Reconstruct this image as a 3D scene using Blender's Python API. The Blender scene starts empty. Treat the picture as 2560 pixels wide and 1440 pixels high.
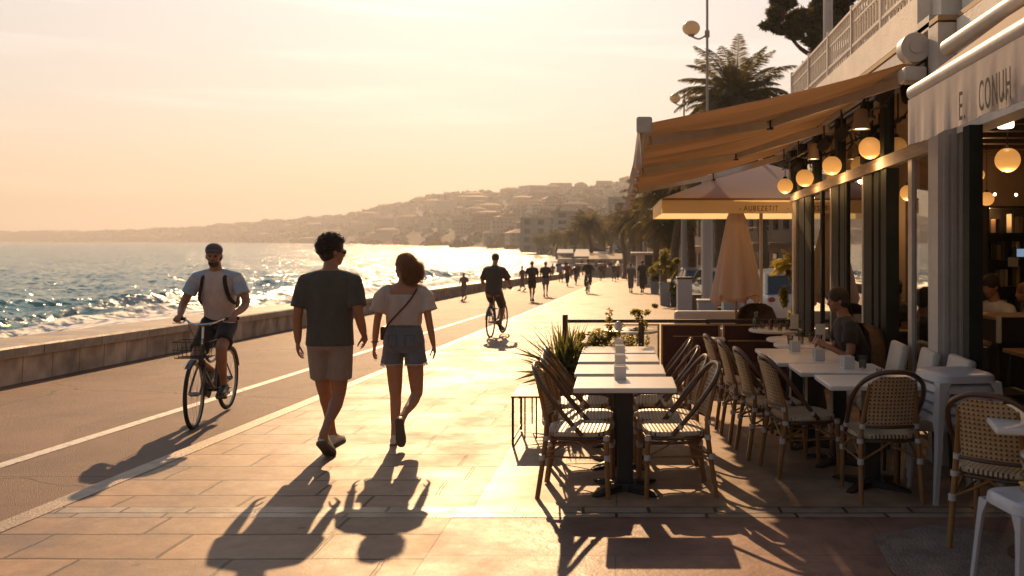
SEA_S0=2.2
SEA_S1=4.2
import bpy, bmesh, math, random
import numpy as np
from mathutils import Vector, Matrix, noise
random.seed(7)
R = math.radians
SC = bpy.context.scene
COL = SC.collection
F = 2200.0; VX = 1550.0; HY = 600.0; CZ = 1.6     # focal length in px, vanishing point, horizon, eye height
def gz(y):
    if y < 90: return -.027*y
    return -2.43 - .17*(1-math.exp(-(y-90)/6.3))
def at(px, py, d): return Vector(((px-VX)/F*d, d, CZ-(py-HY)/F*d))
def gy(py): return 3520/(py-659.4)
def gpt(px, py):
    d = gy(py); return Vector(((px-VX)/F*d, d, gz(d)))

# ------------------------------------------------------------------ materials
MATS = {}
def nn(nt, t, **kw):
    n = nt.nodes.new(t)
    for k, v in kw.items():
        if k in ('inputs',):
            for a, b in v.items(): n.inputs[a].default_value = b
        else: setattr(n, k, v)
    return n
def mat(name, col, rough=.6, metal=0, spec=.5, var=0, vscale=3, bump=0, bscale=40, col2=None, trans=0, transcol=None, emit=None, estr=0, coat=0, sheen=0, stretch=None, detail=4):
    if name in MATS: return MATS[name]
    m = bpy.data.materials.new(name); m.use_nodes = True; nt = m.node_tree
    p = nt.nodes['Principled BSDF']
    c = (*col, 1)
    p.inputs['Base Color'].default_value = c
    p.inputs['Roughness'].default_value = rough
    p.inputs['Metallic'].default_value = metal
    p.inputs['Specular IOR Level'].default_value = spec
    p.inputs['Coat Weight'].default_value = coat
    p.inputs['Sheen Weight'].default_value = sheen
    if emit: p.inputs['Emission Color'].default_value = (*emit, 1); p.inputs['Emission Strength'].default_value = estr
    tc = nn(nt, 'ShaderNodeTexCoord')
    src = tc.outputs['Object']
    if stretch:
        mp = nn(nt, 'ShaderNodeMapping'); mp.inputs['Scale'].default_value = stretch
        nt.links.new(src, mp.inputs[0]); src = mp.outputs[0]
    colout = None
    if var or col2:
        n = nn(nt, 'ShaderNodeTexNoise'); n.inputs['Scale'].default_value = vscale; n.inputs['Detail'].default_value = detail; n.inputs['Roughness'].default_value = .65
        nt.links.new(src, n.inputs['Vector'])
        rp = nn(nt, 'ShaderNodeValToRGB'); rp.color_ramp.elements[0].position = .32; rp.color_ramp.elements[1].position = .68
        c2 = col2 if col2 else tuple(min(1, x*(1+var)) for x in col)
        c1 = col if col2 else tuple(x*(1-var) for x in col)
        rp.color_ramp.elements[0].color = (*c1, 1); rp.color_ramp.elements[1].color = (*c2, 1)
        nt.links.new(n.outputs[0], rp.inputs[0]); nt.links.new(rp.outputs[0], p.inputs['Base Color']); colout = rp.outputs[0]
    if bump:
        n = nn(nt, 'ShaderNodeTexNoise'); n.inputs['Scale'].default_value = bscale; n.inputs['Detail'].default_value = 3
        nt.links.new(src, n.inputs['Vector'])
        b = nn(nt, 'ShaderNodeBump'); b.inputs['Strength'].default_value = bump; b.inputs['Distance'].default_value = .02
        nt.links.new(n.outputs[0], b.inputs['Height']); nt.links.new(b.outputs[0], p.inputs['Normal'])
    if trans:
        t = nn(nt, 'ShaderNodeBsdfTranslucent'); t.inputs[0].default_value = (*(transcol or col), 1)
        if colout and not transcol: nt.links.new(colout, t.inputs[0])
        mx = nn(nt, 'ShaderNodeMixShader'); mx.inputs[0].default_value = trans
        nt.links.new(p.outputs[0], mx.inputs[1]); nt.links.new(t.outputs[0], mx.inputs[2])
        nt.links.new(mx.outputs[0], nt.nodes['Material Output'].inputs[0])
    MATS[name] = m
    return m
def math_(nt, op, a, b=None, c=None):
    n = nn(nt, 'ShaderNodeMath', operation=op)
    for i, v in enumerate((a, b, c)):
        if v is None: continue
        if isinstance(v, (int, float)): n.inputs[i].default_value = v
        else: nt.links.new(v, n.inputs[i])
    return n.outputs[0]

# ------------------------------------------------------------------ mesh builder
def spline(pts, k=6, closed=False):
    pts = [Vector(p) for p in pts]; n = len(pts); out = []
    rng = range(n if closed else n-1)
    for i in rng:
        if closed: p0, p1, p2, p3 = pts[(i-1) % n], pts[i], pts[(i+1) % n], pts[(i+2) % n]
        else: p0, p1, p2, p3 = pts[max(i-1, 0)], pts[i], pts[i+1], pts[min(i+2, n-1)]
        for j in range(k):
            t = j/k
            out.append(.5*((2*p1)+(p2-p0)*t+(2*p0-5*p1+4*p2-p3)*t*t+(3*p1-p0-3*p2+p3)*t**3))
    if not closed: out.append(pts[-1])
    return out
class MB:
    def __init__(s): s.v = []; s.f = []
    def add(s, o, m=None):
        b = len(s.v)
        s.v += [(m @ Vector(v)) if m else v for v in o.v]; s.f += [tuple(i+b for i in f) for f in o.f]; return s
    def box(s, x0, x1, y0, y1, z0, z1, m=None):
        b = len(s.v)
        for z in (z0, z1):
            for (x, y) in ((x0, y0), (x1, y0), (x1, y1), (x0, y1)):
                v = Vector((x, y, z)); s.v.append(m @ v if m else v)
        s.f += [(b, b+3, b+2, b+1), (b+4, b+5, b+6, b+7)] + [(b+i, b+(i+1) % 4, b+4+(i+1) % 4, b+4+i) for i in range(4)]
        return s
    def cbox(s, x0, x1, y0, y1, z0, z1, r=.005, seg=2, m=None):
        bm = bmesh.new(); bmesh.ops.create_cube(bm, size=1)
        for v in bm.verts: v.co = Vector(((x0+x1)/2+v.co.x*(x1-x0), (y0+y1)/2+v.co.y*(y1-y0), (z0+z1)/2+v.co.z*(z1-z0)))
        bmesh.ops.bevel(bm, geom=bm.edges[:], offset=r, segments=seg, affect='EDGES', profile=.5)
        b = len(s.v); bm.verts.index_update()
        s.v += [(m @ v.co) if m else v.co.copy() for v in bm.verts]; s.f += [tuple(v.index+b for v in f.verts) for f in bm.faces]
        bm.free(); return s
    def rings(s, rr, cap=True, closed=False):
        b = len(s.v); n = len(rr[0])
        for r in rr: s.v += [Vector(p) for p in r]
        L = len(rr)
        for i in range(L if closed else L-1):
            i2 = (i+1) % L
            for j in range(n):
                j2 = (j+1) % n
                s.f.append((b+i*n+j, b+i*n+j2, b+i2*n+j2, b+i2*n+j))
        if cap and not closed:
            s.f.append(tuple(b+j for j in range(n))[::-1]); s.f.append(tuple(b+(L-1)*n+j for j in range(n)))
        return s
    def tube(s, pts, r, n=8, cap=True, closed=False, up=None, flat=1.0):
        pts = [Vector(p) for p in pts]; L = len(pts)
        rr = r if isinstance(r, (list, tuple)) else [r]*L
        if len(rr) != L:
            q = rr; rr = [q[min(int(i*(len(q)-1)/(L-1)), len(q)-2)]*(1-((i*(len(q)-1)/(L-1)) % 1 if i < L-1 else 1)) + q[min(int(i*(len(q)-1)/(L-1)), len(q)-2)+1]*((i*(len(q)-1)/(L-1)) % 1 if i < L-1 else 1) for i in range(L)]
        T = []
        for i in range(L):
            a = pts[(i-1) % L] if closed else pts[max(i-1, 0)]; b = pts[(i+1) % L] if closed else pts[min(i+1, L-1)]
            t = (b-a); T.append(t.normalized() if t.length > 1e-9 else Vector((0, 0, 1)))
        u = Vector(up) if up else (Vector((0, 0, 1)) if abs(T[0].z) < .9 else Vector((1, 0, 0)))
        out = []
        for i in range(L):
            u = (u-T[i]*u.dot(T[i]))
            if u.length < 1e-6: u = T[i].orthogonal()
            u.normalize(); w = T[i].cross(u)
            out.append([pts[i]+rr[i]*(flat*math.cos(2*math.pi*j/n)*u+math.sin(2*math.pi*j/n)*w) for j in range(n)])
        return s.rings(out, cap, closed)
    def ball(s, c, rx, ry=None, rz=None, m=None, n=12, k=8):
        ry = ry or rx; rz = rz or rx; c = Vector(c); b = len(s.v)
        def P(a, e):
            v = Vector((rx*math.cos(a)*math.cos(e), ry*math.sin(a)*math.cos(e), rz*math.sin(e)))
            return c+(m @ v if m else v)
        s.v.append(P(0, -math.pi/2))
        for i in range(1, k):
            for j in range(n): s.v.append(P(2*math.pi*j/n, -math.pi/2+math.pi*i/k))
        s.v.append(P(0, math.pi/2))
        for j in range(n):
            s.f.append((b, b+1+(j+1) % n, b+1+j))
            s.f.append((b+1+(k-1)*n, b+1+(k-2)*n+j, b+1+(k-2)*n+(j+1) % n))
        for i in range(k-2):
            for j in range(n):
                s.f.append((b+1+i*n+j, b+1+i*n+(j+1) % n, b+1+(i+1)*n+(j+1) % n, b+1+(i+1)*n+j))
        return s
    def lathe(s, prof, c=(0, 0, 0), n=20, cap=True):
        c = Vector(c)
        return s.rings([[c+Vector((r*math.cos(2*math.pi*j/n), r*math.sin(2*math.pi*j/n), z)) for j in range(n)] for r, z in prof], cap)
    def poly(s, pts):
        b = len(s.v); s.v += [Vector(p) for p in pts]; s.f.append(tuple(range(b, b+len(pts)))); return s
    def prism(s, pts, d):      # polygon extruded along vector d
        b = len(s.v); n = len(pts); d = Vector(d)
        s.v += [Vector(p) for p in pts]+[Vector(p)+d for p in pts]
        s.f += [tuple(range(b, b+n))[::-1], tuple(range(b+n, b+2*n))]+[(b+i, b+(i+1) % n, b+n+(i+1) % n, b+n+i) for i in range(n)]
        return s
    def torus(s, c, Rr, r, axis='x', N=40, n=10):
        c = Vector(c); pts = []
        for i in range(N):
            a = 2*math.pi*i/N; u, w = Rr*math.cos(a), Rr*math.sin(a)
            pts.append(c+(Vector((0, u, w)) if axis == 'x' else Vector((u, w, 0)) if axis == 'z' else Vector((u, 0, w))))
        return s.tube(pts, r, n, closed=True, up=(1, 0, 0) if axis == 'x' else (0, 0, 1) if axis == 'z' else (0, 1, 0))
    def mesh(s, name, smooth=False):
        me = bpy.data.meshes.new(name); me.from_pydata([tuple(v) for v in s.v], [], s.f); me.update()
        if smooth: me.shade_smooth() if hasattr(me, 'shade_smooth') else me.polygons.foreach_set('use_smooth', [True]*len(me.polygons))
        return me
def obj(name, mb, m, parent=None, smooth=False, fix=True):
    me = mb.mesh(name) if isinstance(mb, MB) else mb
    if fix and len(me.polygons) < 60000:
        bm = bmesh.new(); bm.from_mesh(me); bmesh.ops.recalc_face_normals(bm, faces=bm.faces); bm.to_mesh(me); bm.free()
    if smooth:
        me.polygons.foreach_set('use_smooth', [True]*len(me.polygons))
        if smooth != 2:
            try: me.set_sharp_from_angle(angle=R(40))
            except Exception: pass
    o = bpy.data.objects.new(name, me); COL.objects.link(o)
    for mm in (m if isinstance(m, (list, tuple)) else [m]): me.materials.append(mm)
    if parent: o.parent = parent
    return o
def tag(o, label=None, cat=None, group=None, kind=None):
    if label: o['label'] = label
    if cat: o['category'] = cat
    if group: o['group'] = group
    if kind: o['kind'] = kind
    return o
def thing(name, label, cat, loc=(0, 0, 0), rz=0, group=None):
    o = bpy.data.objects.new(name, None); COL.objects.link(o); o.location = loc; o.rotation_euler = (0, 0, rz); o.empty_display_size = .1
    return tag(o, label, cat, group)
def kids(o): return [c for c in bpy.data.objects if c.parent == o]
def dup(o, loc=None, rz=None, label=None, group=None, parent=None, scale=None):
    c = o.copy(); COL.objects.link(c)
    if parent: c.parent = parent
    if loc is not None: c.location = loc
    if rz is not None: c.rotation_euler = (0, 0, rz)
    if scale is not None: c.scale = (scale,)*3 if isinstance(scale, (int, float)) else scale
    if label: c['label'] = label
    if group: c['group'] = group
    for k in kids(o): dup(k, parent=c)
    return c
def remesh(mb, voxel=.01, smooth=4, fac=.6):
    me = mb.mesh('tmp'); o = bpy.data.objects.new('tmp', me); COL.objects.link(o)
    md = o.modifiers.new('r', 'REMESH'); md.mode = 'VOXEL'; md.voxel_size = voxel
    if smooth: sm = o.modifiers.new('s', 'SMOOTH'); sm.iterations = smooth; sm.factor = fac
    dg = bpy.context.evaluated_depsgraph_get(); out = bpy.data.meshes.new_from_object(o.evaluated_get(dg))
    bpy.data.objects.remove(o); bpy.data.meshes.remove(me); out.materials.clear()
    return out
def lerp(a, b, t): return a+(b-a)*t
def interp(x, xs, ys):
    if x <= xs[0]: return ys[0]
    for i in range(1, len(xs)):
        if x <= xs[i]: return lerp(ys[i-1], ys[i], (x-xs[i-1])/(xs[i]-xs[i-1]))
    return ys[-1]

# ------------------------------------------------------------------ camera, sun, world
cam = bpy.data.cameras.new('camera'); co = bpy.data.objects.new('camera', cam); COL.objects.link(co); SC.camera = co
cam.sensor_width = 36; cam.lens = F*36/2560; cam.shift_x = -(VX-1280)/2560; cam.shift_y = -(720-HY)/2560
co.location = (0, 0, CZ); co.rotation_euler = (R(90), 0, 0)
cam.clip_start = .05; cam.clip_end = 20000
cam.dof.use_dof = True; cam.dof.focus_distance = 7.6; cam.dof.aperture_fstop = 2.6
SEL, SAZ = R(27), R(-10.3)
sd = Vector((math.sin(SAZ)*math.cos(SEL), math.cos(SAZ)*math.cos(SEL), math.sin(SEL)))
sl = bpy.data.lights.new('sun', 'SUN'); sl.energy = 5; sl.color = (1, .62, .31); sl.angle = R(.53)
so = bpy.data.objects.new('sun', sl); COL.objects.link(so); so.rotation_euler = sd.to_track_quat('Z', 'Y').to_euler()
w = bpy.data.worlds.new('World'); SC.world = w; w.use_nodes = True; nt = w.node_tree
bg = nt.nodes['Background']
sky = nn(nt, 'ShaderNodeTexSky'); sky.sky_type = 'NISHITA'; sky.sun_disc = False; sky.sun_elevation = SEL; sky.sun_rotation = SAZ
sky.dust_density = 3.5; sky.ozone_density = 1; sky.air_density = 1
tc = nn(nt, 'ShaderNodeTexCoord'); sep = nn(nt, 'ShaderNodeSeparateXYZ'); nt.links.new(tc.outputs['Generated'], sep.inputs[0])
ramp = nn(nt, 'ShaderNodeValToRGB'); e = ramp.color_ramp.elements
e[0].position = 0; e[0].color = (.92, .66, .42, 1); e[1].position = .30; e[1].color = (.65, .66, .69, 1)
for p_, c_ in ((.06, (.86, .69, .49, 1)), (.14, (.74, .68, .61, 1)), (.45, (.32, .45, .58, 1)), (1.0, (.12, .23, .40, 1))):
    e2 = ramp.color_ramp.elements.new(p_); e2.color = c_
nt.links.new(sep.outputs[2], ramp.inputs[0])
# a pale evening sky: brightest towards the sun, darker and bluer overhead and behind
dt = nn(nt, 'ShaderNodeVectorMath', operation='DOT_PRODUCT'); dt.inputs[1].default_value = (math.sin(SAZ), math.cos(SAZ), 0); nt.links.new(tc.outputs['Generated'], dt.inputs[0])
fr_ = nn(nt, 'ShaderNodeMapRange'); fr_.inputs[1].default_value = -.3; fr_.inputs[2].default_value = .88; fr_.inputs[3].default_value = .36; fr_.inputs[4].default_value = 1.0
nt.links.new(dt.outputs[1], fr_.inputs[0])
gl = nn(nt, 'ShaderNodeVectorMath', operation='DOT_PRODUCT'); gl.inputs[1].default_value = tuple(sd); nt.links.new(tc.outputs['Generated'], gl.inputs[0])
gp = math_(nt, 'ADD', 1.0, math_(nt, 'MULTIPLY', math_(nt, 'POWER', math_(nt, 'MAXIMUM', gl.outputs[1], 0.0), 14.0), .18))
base = nn(nt, 'ShaderNodeVectorMath', operation='SCALE'); nt.links.new(ramp.outputs[0], base.inputs[0]); nt.links.new(math_(nt, 'MULTIPLY', fr_.outputs[0], gp), base.inputs[3])
b10 = nn(nt, 'ShaderNodeVectorMath', operation='SCALE'); nt.links.new(base.outputs[0], b10.inputs[0]); b10.inputs[3].default_value = .88/.08
tn = nn(nt, 'ShaderNodeVectorMath', operation='MULTIPLY'); nt.links.new(sky.outputs[0], tn.inputs[0]); tn.inputs[1].default_value = (1.0, .78, .55)
mul = nn(nt, 'ShaderNodeMix', data_type='RGBA', blend_type='MIX'); mul.inputs[0].default_value = .10
nt.links.new(b10.outputs[0], mul.inputs[6]); nt.links.new(tn.outputs[0], mul.inputs[7])
# thin streaks of cloud low in the sky
mp = nn(nt, 'ShaderNodeMapping'); mp.inputs['Scale'].default_value = (1.6, 1.6, 26)
nt.links.new(tc.outputs['Generated'], mp.inputs[0])
cn = nn(nt, 'ShaderNodeTexNoise'); cn.inputs['Scale'].default_value = 1.7; cn.inputs['Detail'].default_value = 6
nt.links.new(mp.outputs[0], cn.inputs['Vector'])
cr = nn(nt, 'ShaderNodeMapRange'); cr.inputs[1].default_value = .52; cr.inputs[2].default_value = .75; cr.inputs[3].default_value = 1; cr.inputs[4].default_value = 1.16
nt.links.new(cn.outputs[0], cr.inputs[0])
m2 = nn(nt, 'ShaderNodeVectorMath', operation='SCALE'); nt.links.new(mul.outputs[2], m2.inputs[0]); nt.links.new(cr.outputs[0], m2.inputs[3])
nt.links.new(m2.outputs[0], bg.inputs[0]); bg.inputs[1].default_value = .08
SC.view_settings.view_transform = 'Standard'; SC.view_settings.look = 'None'; SC.view_settings.gamma = 1; SC.view_settings.exposure = .36
SC.cycles.volume_step_rate = 4; SC.cycles.max_bounces = 8; SC.cycles.transparent_max_bounces = 16; SC.cycles.volume_bounces = 0
SC.cycles.use_denoising = True; SC.cycles.sample_clamp_indirect = 6

# ------------------------------------------------------------------ ground, promenade, sea wall, sea, hills
def tilemat(name, c1, c2, mortar, bw, rh, ms, rough, rot=0, stain=.35, bumpd=.004, off=.5, var2=6):
    m = bpy.data.materials.new(name); m.use_nodes = True; nt = m.node_tree; p = nt.nodes['Principled BSDF']
    tc = nn(nt, 'ShaderNodeTexCoord'); mp = nn(nt, 'ShaderNodeMapping'); mp.inputs['Rotation'].default_value = (0, 0, rot)
    nt.links.new(tc.outputs['Object'], mp.inputs[0])
    dn = nn(nt, 'ShaderNodeTexNoise'); dn.inputs['Scale'].default_value = 2.2; dn.inputs['Detail'].default_value = 5
    nt.links.new(mp.outputs[0], dn.inputs['Vector'])
    mixv = nn(nt, 'ShaderNodeVectorMath', operation='MULTIPLY_ADD'); mixv.inputs[1].default_value = (.05, .05, 0)
    nt.links.new(dn.outputs[1], mixv.inputs[0]); nt.links.new(mp.outputs[0], mixv.inputs[2])
    br = nn(nt, 'ShaderNodeTexBrick'); br.offset = off; br.squash = 1.35; br.squash_frequency = 3
    for k, v in (('Scale', 1), ('Mortar Size', ms), ('Mortar Smooth', .3), ('Bias', 0), ('Brick Width', bw), ('Row Height', rh)): br.inputs[k].default_value = v
    br.inputs['Color1'].default_value = (*c1, 1); br.inputs['Color2'].default_value = (*c2, 1); br.inputs['Mortar'].default_value = (*mortar, 1)
    nt.links.new(mixv.outputs[0], br.inputs['Vector'])
    st = nn(nt, 'ShaderNodeTexNoise'); st.inputs['Scale'].default_value = 1.1; st.inputs['Detail'].default_value = 8; st.inputs['Roughness'].default_value = .7
    nt.links.new(mp.outputs[0], st.inputs['Vector'])
    mr = nn(nt, 'ShaderNodeMapRange'); mr.inputs[1].default_value = .35; mr.inputs[2].default_value = .65; mr.inputs[3].default_value = 1-stain; mr.inputs[4].default_value = 1.12
    nt.links.new(st.outputs[0], mr.inputs[0])
    vm = nn(nt, 'ShaderNodeVectorMath', operation='SCALE'); nt.links.new(br.outputs[0], vm.inputs[0]); nt.links.new(mr.outputs[0], vm.inputs[3])
    # blotches, worn patches and trodden-in spots
    s2 = nn(nt, 'ShaderNodeTexNoise'); s2.inputs['Scale'].default_value = 7; s2.inputs['Detail'].default_value = 9; s2.inputs['Roughness'].default_value = .75; nt.links.new(tc.outputs['Object'], s2.inputs[0])
    m3 = nn(nt, 'ShaderNodeMapRange'); m3.inputs[1].default_value = .38; m3.inputs[2].default_value = .62; m3.inputs[3].default_value = .80; m3.inputs[4].default_value = 1.12; nt.links.new(s2.outputs[0], m3.inputs[0])
    vo = nn(nt, 'ShaderNodeTexVoronoi'); vo.inputs['Scale'].default_value = 3.2; nt.links.new(tc.outputs['Object'], vo.inputs['Vector'])
    vs = nn(nt, 'ShaderNodeSeparateColor'); nt.links.new(vo.outputs['Color'], vs.inputs[0])
    gum = math_(nt, 'MULTIPLY', math_(nt, 'LESS_THAN', vo.outputs['Distance'], math_(nt, 'MULTIPLY', vs.outputs[1], .10)), math_(nt, 'GREATER_THAN', vs.outputs[0], .72))
    v2 = nn(nt, 'ShaderNodeVectorMath', operation='SCALE'); nt.links.new(vm.outputs[0], v2.inputs[0]); nt.links.new(math_(nt, 'MULTIPLY', m3.outputs[0], math_(nt, 'SUBTRACT', 1.0, math_(nt, 'MULTIPLY', gum, .45))), v2.inputs[3])
    nt.links.new(v2.outputs[0], p.inputs['Base Color'])
    fn = nn(nt, 'ShaderNodeTexNoise'); fn.inputs['Scale'].default_value = 90; fn.inputs['Detail'].default_value = 4; nt.links.new(tc.outputs['Object'], fn.inputs['Vector'])
    f2 = nn(nt, 'ShaderNodeTexNoise'); f2.inputs['Scale'].default_value = var2; f2.inputs['Detail'].default_value = 4; nt.links.new(tc.outputs['Object'], f2.inputs['Vector'])
    h = math_(nt, 'ADD', math_(nt, 'MULTIPLY', br.outputs['Fac'], -1.0), math_(nt, 'ADD', math_(nt, 'MULTIPLY', fn.outputs[0], .35), math_(nt, 'MULTIPLY', f2.outputs[0], 1.3)))
    b = nn(nt, 'ShaderNodeBump'); b.inputs['Strength'].default_value = .9; b.inputs['Distance'].default_value = bumpd
    nt.links.new(h, b.inputs['Height']); nt.links.new(b.outputs[0], p.inputs['Normal'])
    rr = nn(nt, 'ShaderNodeMapRange'); rr.inputs[1].default_value = .3; rr.inputs[2].default_value = .7; rr.inputs[3].default_value = rough-.12; rr.inputs[4].default_value = rough+.14
    nt.links.new(st.outputs[0], rr.inputs[0]); nt.links.new(rr.outputs[0], p.inputs['Roughness'])
    p.inputs['Specular IOR Level'].default_value = .30
    return m
M_pave = tilemat('paving_stone', (.40, .245, .15), (.27, .165, .104), (.06, .038, .025), .82, .43, .013, .55, stain=.42)
M_band = tilemat('band_stone', (.42, .33, .25), (.30, .22, .16), (.05, .035, .025), .42, .14, .012, .42, stain=.5)
M_terr = tilemat('terrace_concrete', (.39, .26, .17), (.34, .225, .15), (.10, .07, .05), 2.4, 1.9, .004, .48, stain=.5, bumpd=.003)
M_redc = tilemat('red_concrete', (.31, .165, .12), (.26, .14, .10), (.07, .04, .03), 3.1, 2.4, .003, .52, stain=.55, bumpd=.004, var2=14)
def asphmat():
    m = mat('asphalt', (.20, .108, .074), .62, var=.24, vscale=.8, bump=.9, bscale=130, detail=10, spec=.35); nt = m.node_tree; p = nt.nodes['Principled BSDF']
    old = p.inputs['Base Color'].links[0].from_socket; tc = nn(nt, 'ShaderNodeTexCoord')
    dn = nn(nt, 'ShaderNodeTexNoise'); dn.inputs['Scale'].default_value = 1.3; dn.inputs['Detail'].default_value = 5; nt.links.new(tc.outputs['Object'], dn.inputs[0])
    ad = nn(nt, 'ShaderNodeVectorMath', operation='MULTIPLY_ADD'); ad.inputs[1].default_value = (.9, .9, 0); nt.links.new(dn.outputs[1], ad.inputs[0]); nt.links.new(tc.outputs['Object'], ad.inputs[2])
    vo = nn(nt, 'ShaderNodeTexVoronoi'); vo.feature = 'DISTANCE_TO_EDGE'; vo.inputs['Scale'].default_value = .23; nt.links.new(ad.outputs[0], vo.inputs['Vector'])
    ck = math_(nt, 'LESS_THAN', vo.outputs[0], .0028)
    sp = nn(nt, 'ShaderNodeSeparateXYZ'); nt.links.new(tc.outputs['Object'], sp.inputs[0])
    seam = math_(nt, 'LESS_THAN', math_(nt, 'ABSOLUTE', math_(nt, 'ADD', sp.outputs[1], -6.62)), .010)
    mk = math_(nt, 'MULTIPLY', math_(nt, 'MAXIMUM', ck, seam), .75)
    pt = nn(nt, 'ShaderNodeTexVoronoi'); pt.inputs['Scale'].default_value = .35; nt.links.new(ad.outputs[0], pt.inputs['Vector'])
    hs = nn(nt, 'ShaderNodeMapRange'); hs.inputs[3].default_value = .82; hs.inputs[4].default_value = 1.15; nt.links.new(pt.outputs['Color'], hs.inputs[0])
    sc = nn(nt, 'ShaderNodeVectorMath', operation='SCALE'); nt.links.new(old, sc.inputs[0]); nt.links.new(hs.outputs[0], sc.inputs[3])
    mx = nn(nt, 'ShaderNodeMix', data_type='RGBA'); mx.inputs[7].default_value = (.03, .02, .015, 1); nt.links.new(mk, mx.inputs[0]); nt.links.new(sc.outputs[0], mx.inputs[6]); nt.links.new(mx.outputs[2], p.inputs['Base Color']); return m
M_asph = asphmat()
M_kerb = mat('kerb_stone', (.30, .215, .155), .5, var=.3, vscale=5, bump=.4, bscale=60)
M_paint = mat('line_paint', (.24, .15, .11), .5, col2=(.60, .55, .48), vscale=14, bump=.4, bscale=100, detail=9)
M_paint.node_tree.nodes['Color Ramp'].color_ramp.elements[0].position = .36; M_paint.node_tree.nodes['Color Ramp'].color_ramp.elements[1].position = .47
M_sand = mat('sand_soil', (.20, .14, .09), .9, var=.3, vscale=.4, bump=.3)
ROWS = [-6, -2, 0, 1.5, 3, 4, 5, 6, 8, 10, 13, 17, 22, 28, 35, 45, 55, 65, 75, 85, 90, 95, 100, 106, 113, 121, 130, 141, 152, 165]
WX = lambda d: interp(d, [0, 50, 70, 90, 120, 180], [-8.0, -7.95, -7.3, -6.3, -5.2, -6.0])
KX = lambda d: interp(d, [0, 30, 60, 90, 120, 180], [-3.95, -3.05, -2.3, -1.6, -1.2, -2.0])
def strip(name, xa, xb, m, dz, rows, nx=1, kind='structure', parent=None):
    mb = MB(); n = nx+1
    for y in rows:
        a, b = xa(y), xb(y)
        for i in range(n): mb.v.append(Vector((lerp(a, b, i/nx), y, gz(y)+dz)))
    for r in range(len(rows)-1):
        for i in range(nx): mb.f.append((r*n+i, r*n+i+1, (r+1)*n+i+1, (r+1)*n+i))
    return tag(obj(name, mb, m), kind=kind)
strip('ground', lambda y: WX(y)-.6, lambda y: 160, M_sand, -.012, ROWS, 8)
strip('cycle_lane', lambda y: WX(y)-.05, lambda y: KX(y), M_asph, 0, ROWS, 4)
strip('promenade_paving', lambda y: KX(y)+.16, lambda y: -.95, M_pave, 0.02, [5.72, 8, 10, 13, 17, 22, 28, 35, 45, 55, 65, 75, 85, 90, 95, 100, 110], 3)
strip('front_paving', lambda y: KX(y)+.16, lambda y: -1.05, M_pave, 0.02, [-6, 0, 3, 5.48], 3)
strip('stone_band', lambda y: KX(y)+.16, lambda y: 9, M_band, 0.021, [5.48, 5.72], 4)
strip('kerb', lambda y: KX(y), lambda y: KX(y)+.16, M_kerb, 0.024, ROWS[:22], 1)
strip('lane_line', lambda y: KX(y)-1.23, lambda y: KX(y)-1.10, M_paint, .004, ROWS[:14], 1)
strip('terrace_floor', lambda y: -.95, lambda y: 9, M_terr, 0.018, [5.72, 8, 10.4], 3)
strip('terrace_front', lambda y: -1.05, lambda y: 9, M_redc, 0.018, [-6, 0, 3, 5.48], 3)
strip('far_paving', lambda y: -.95, lambda y: 9, M_pave, 0.018, [10.4, 13, 17, 22, 28, 35, 45, 55, 65, 75, 85, 90, 95, 100, 110], 3)
# worn concrete patch in the bottom right corner
mbp = MB(); q = [(2180, 1350), (2330, 1322), (2520, 1345), (2700, 1400), (2760, 1600), (2400, 1600), (2230, 1440)]
mbp.poly([gpt(*a)+Vector((0, 0, .024)) for a in q])
tag(obj('concrete_patch', mbp, mat('patch_concrete', (.20, .15, .12), .6, var=.35, vscale=6, bump=.8, bscale=60, detail=8)), kind='structure')

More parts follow.
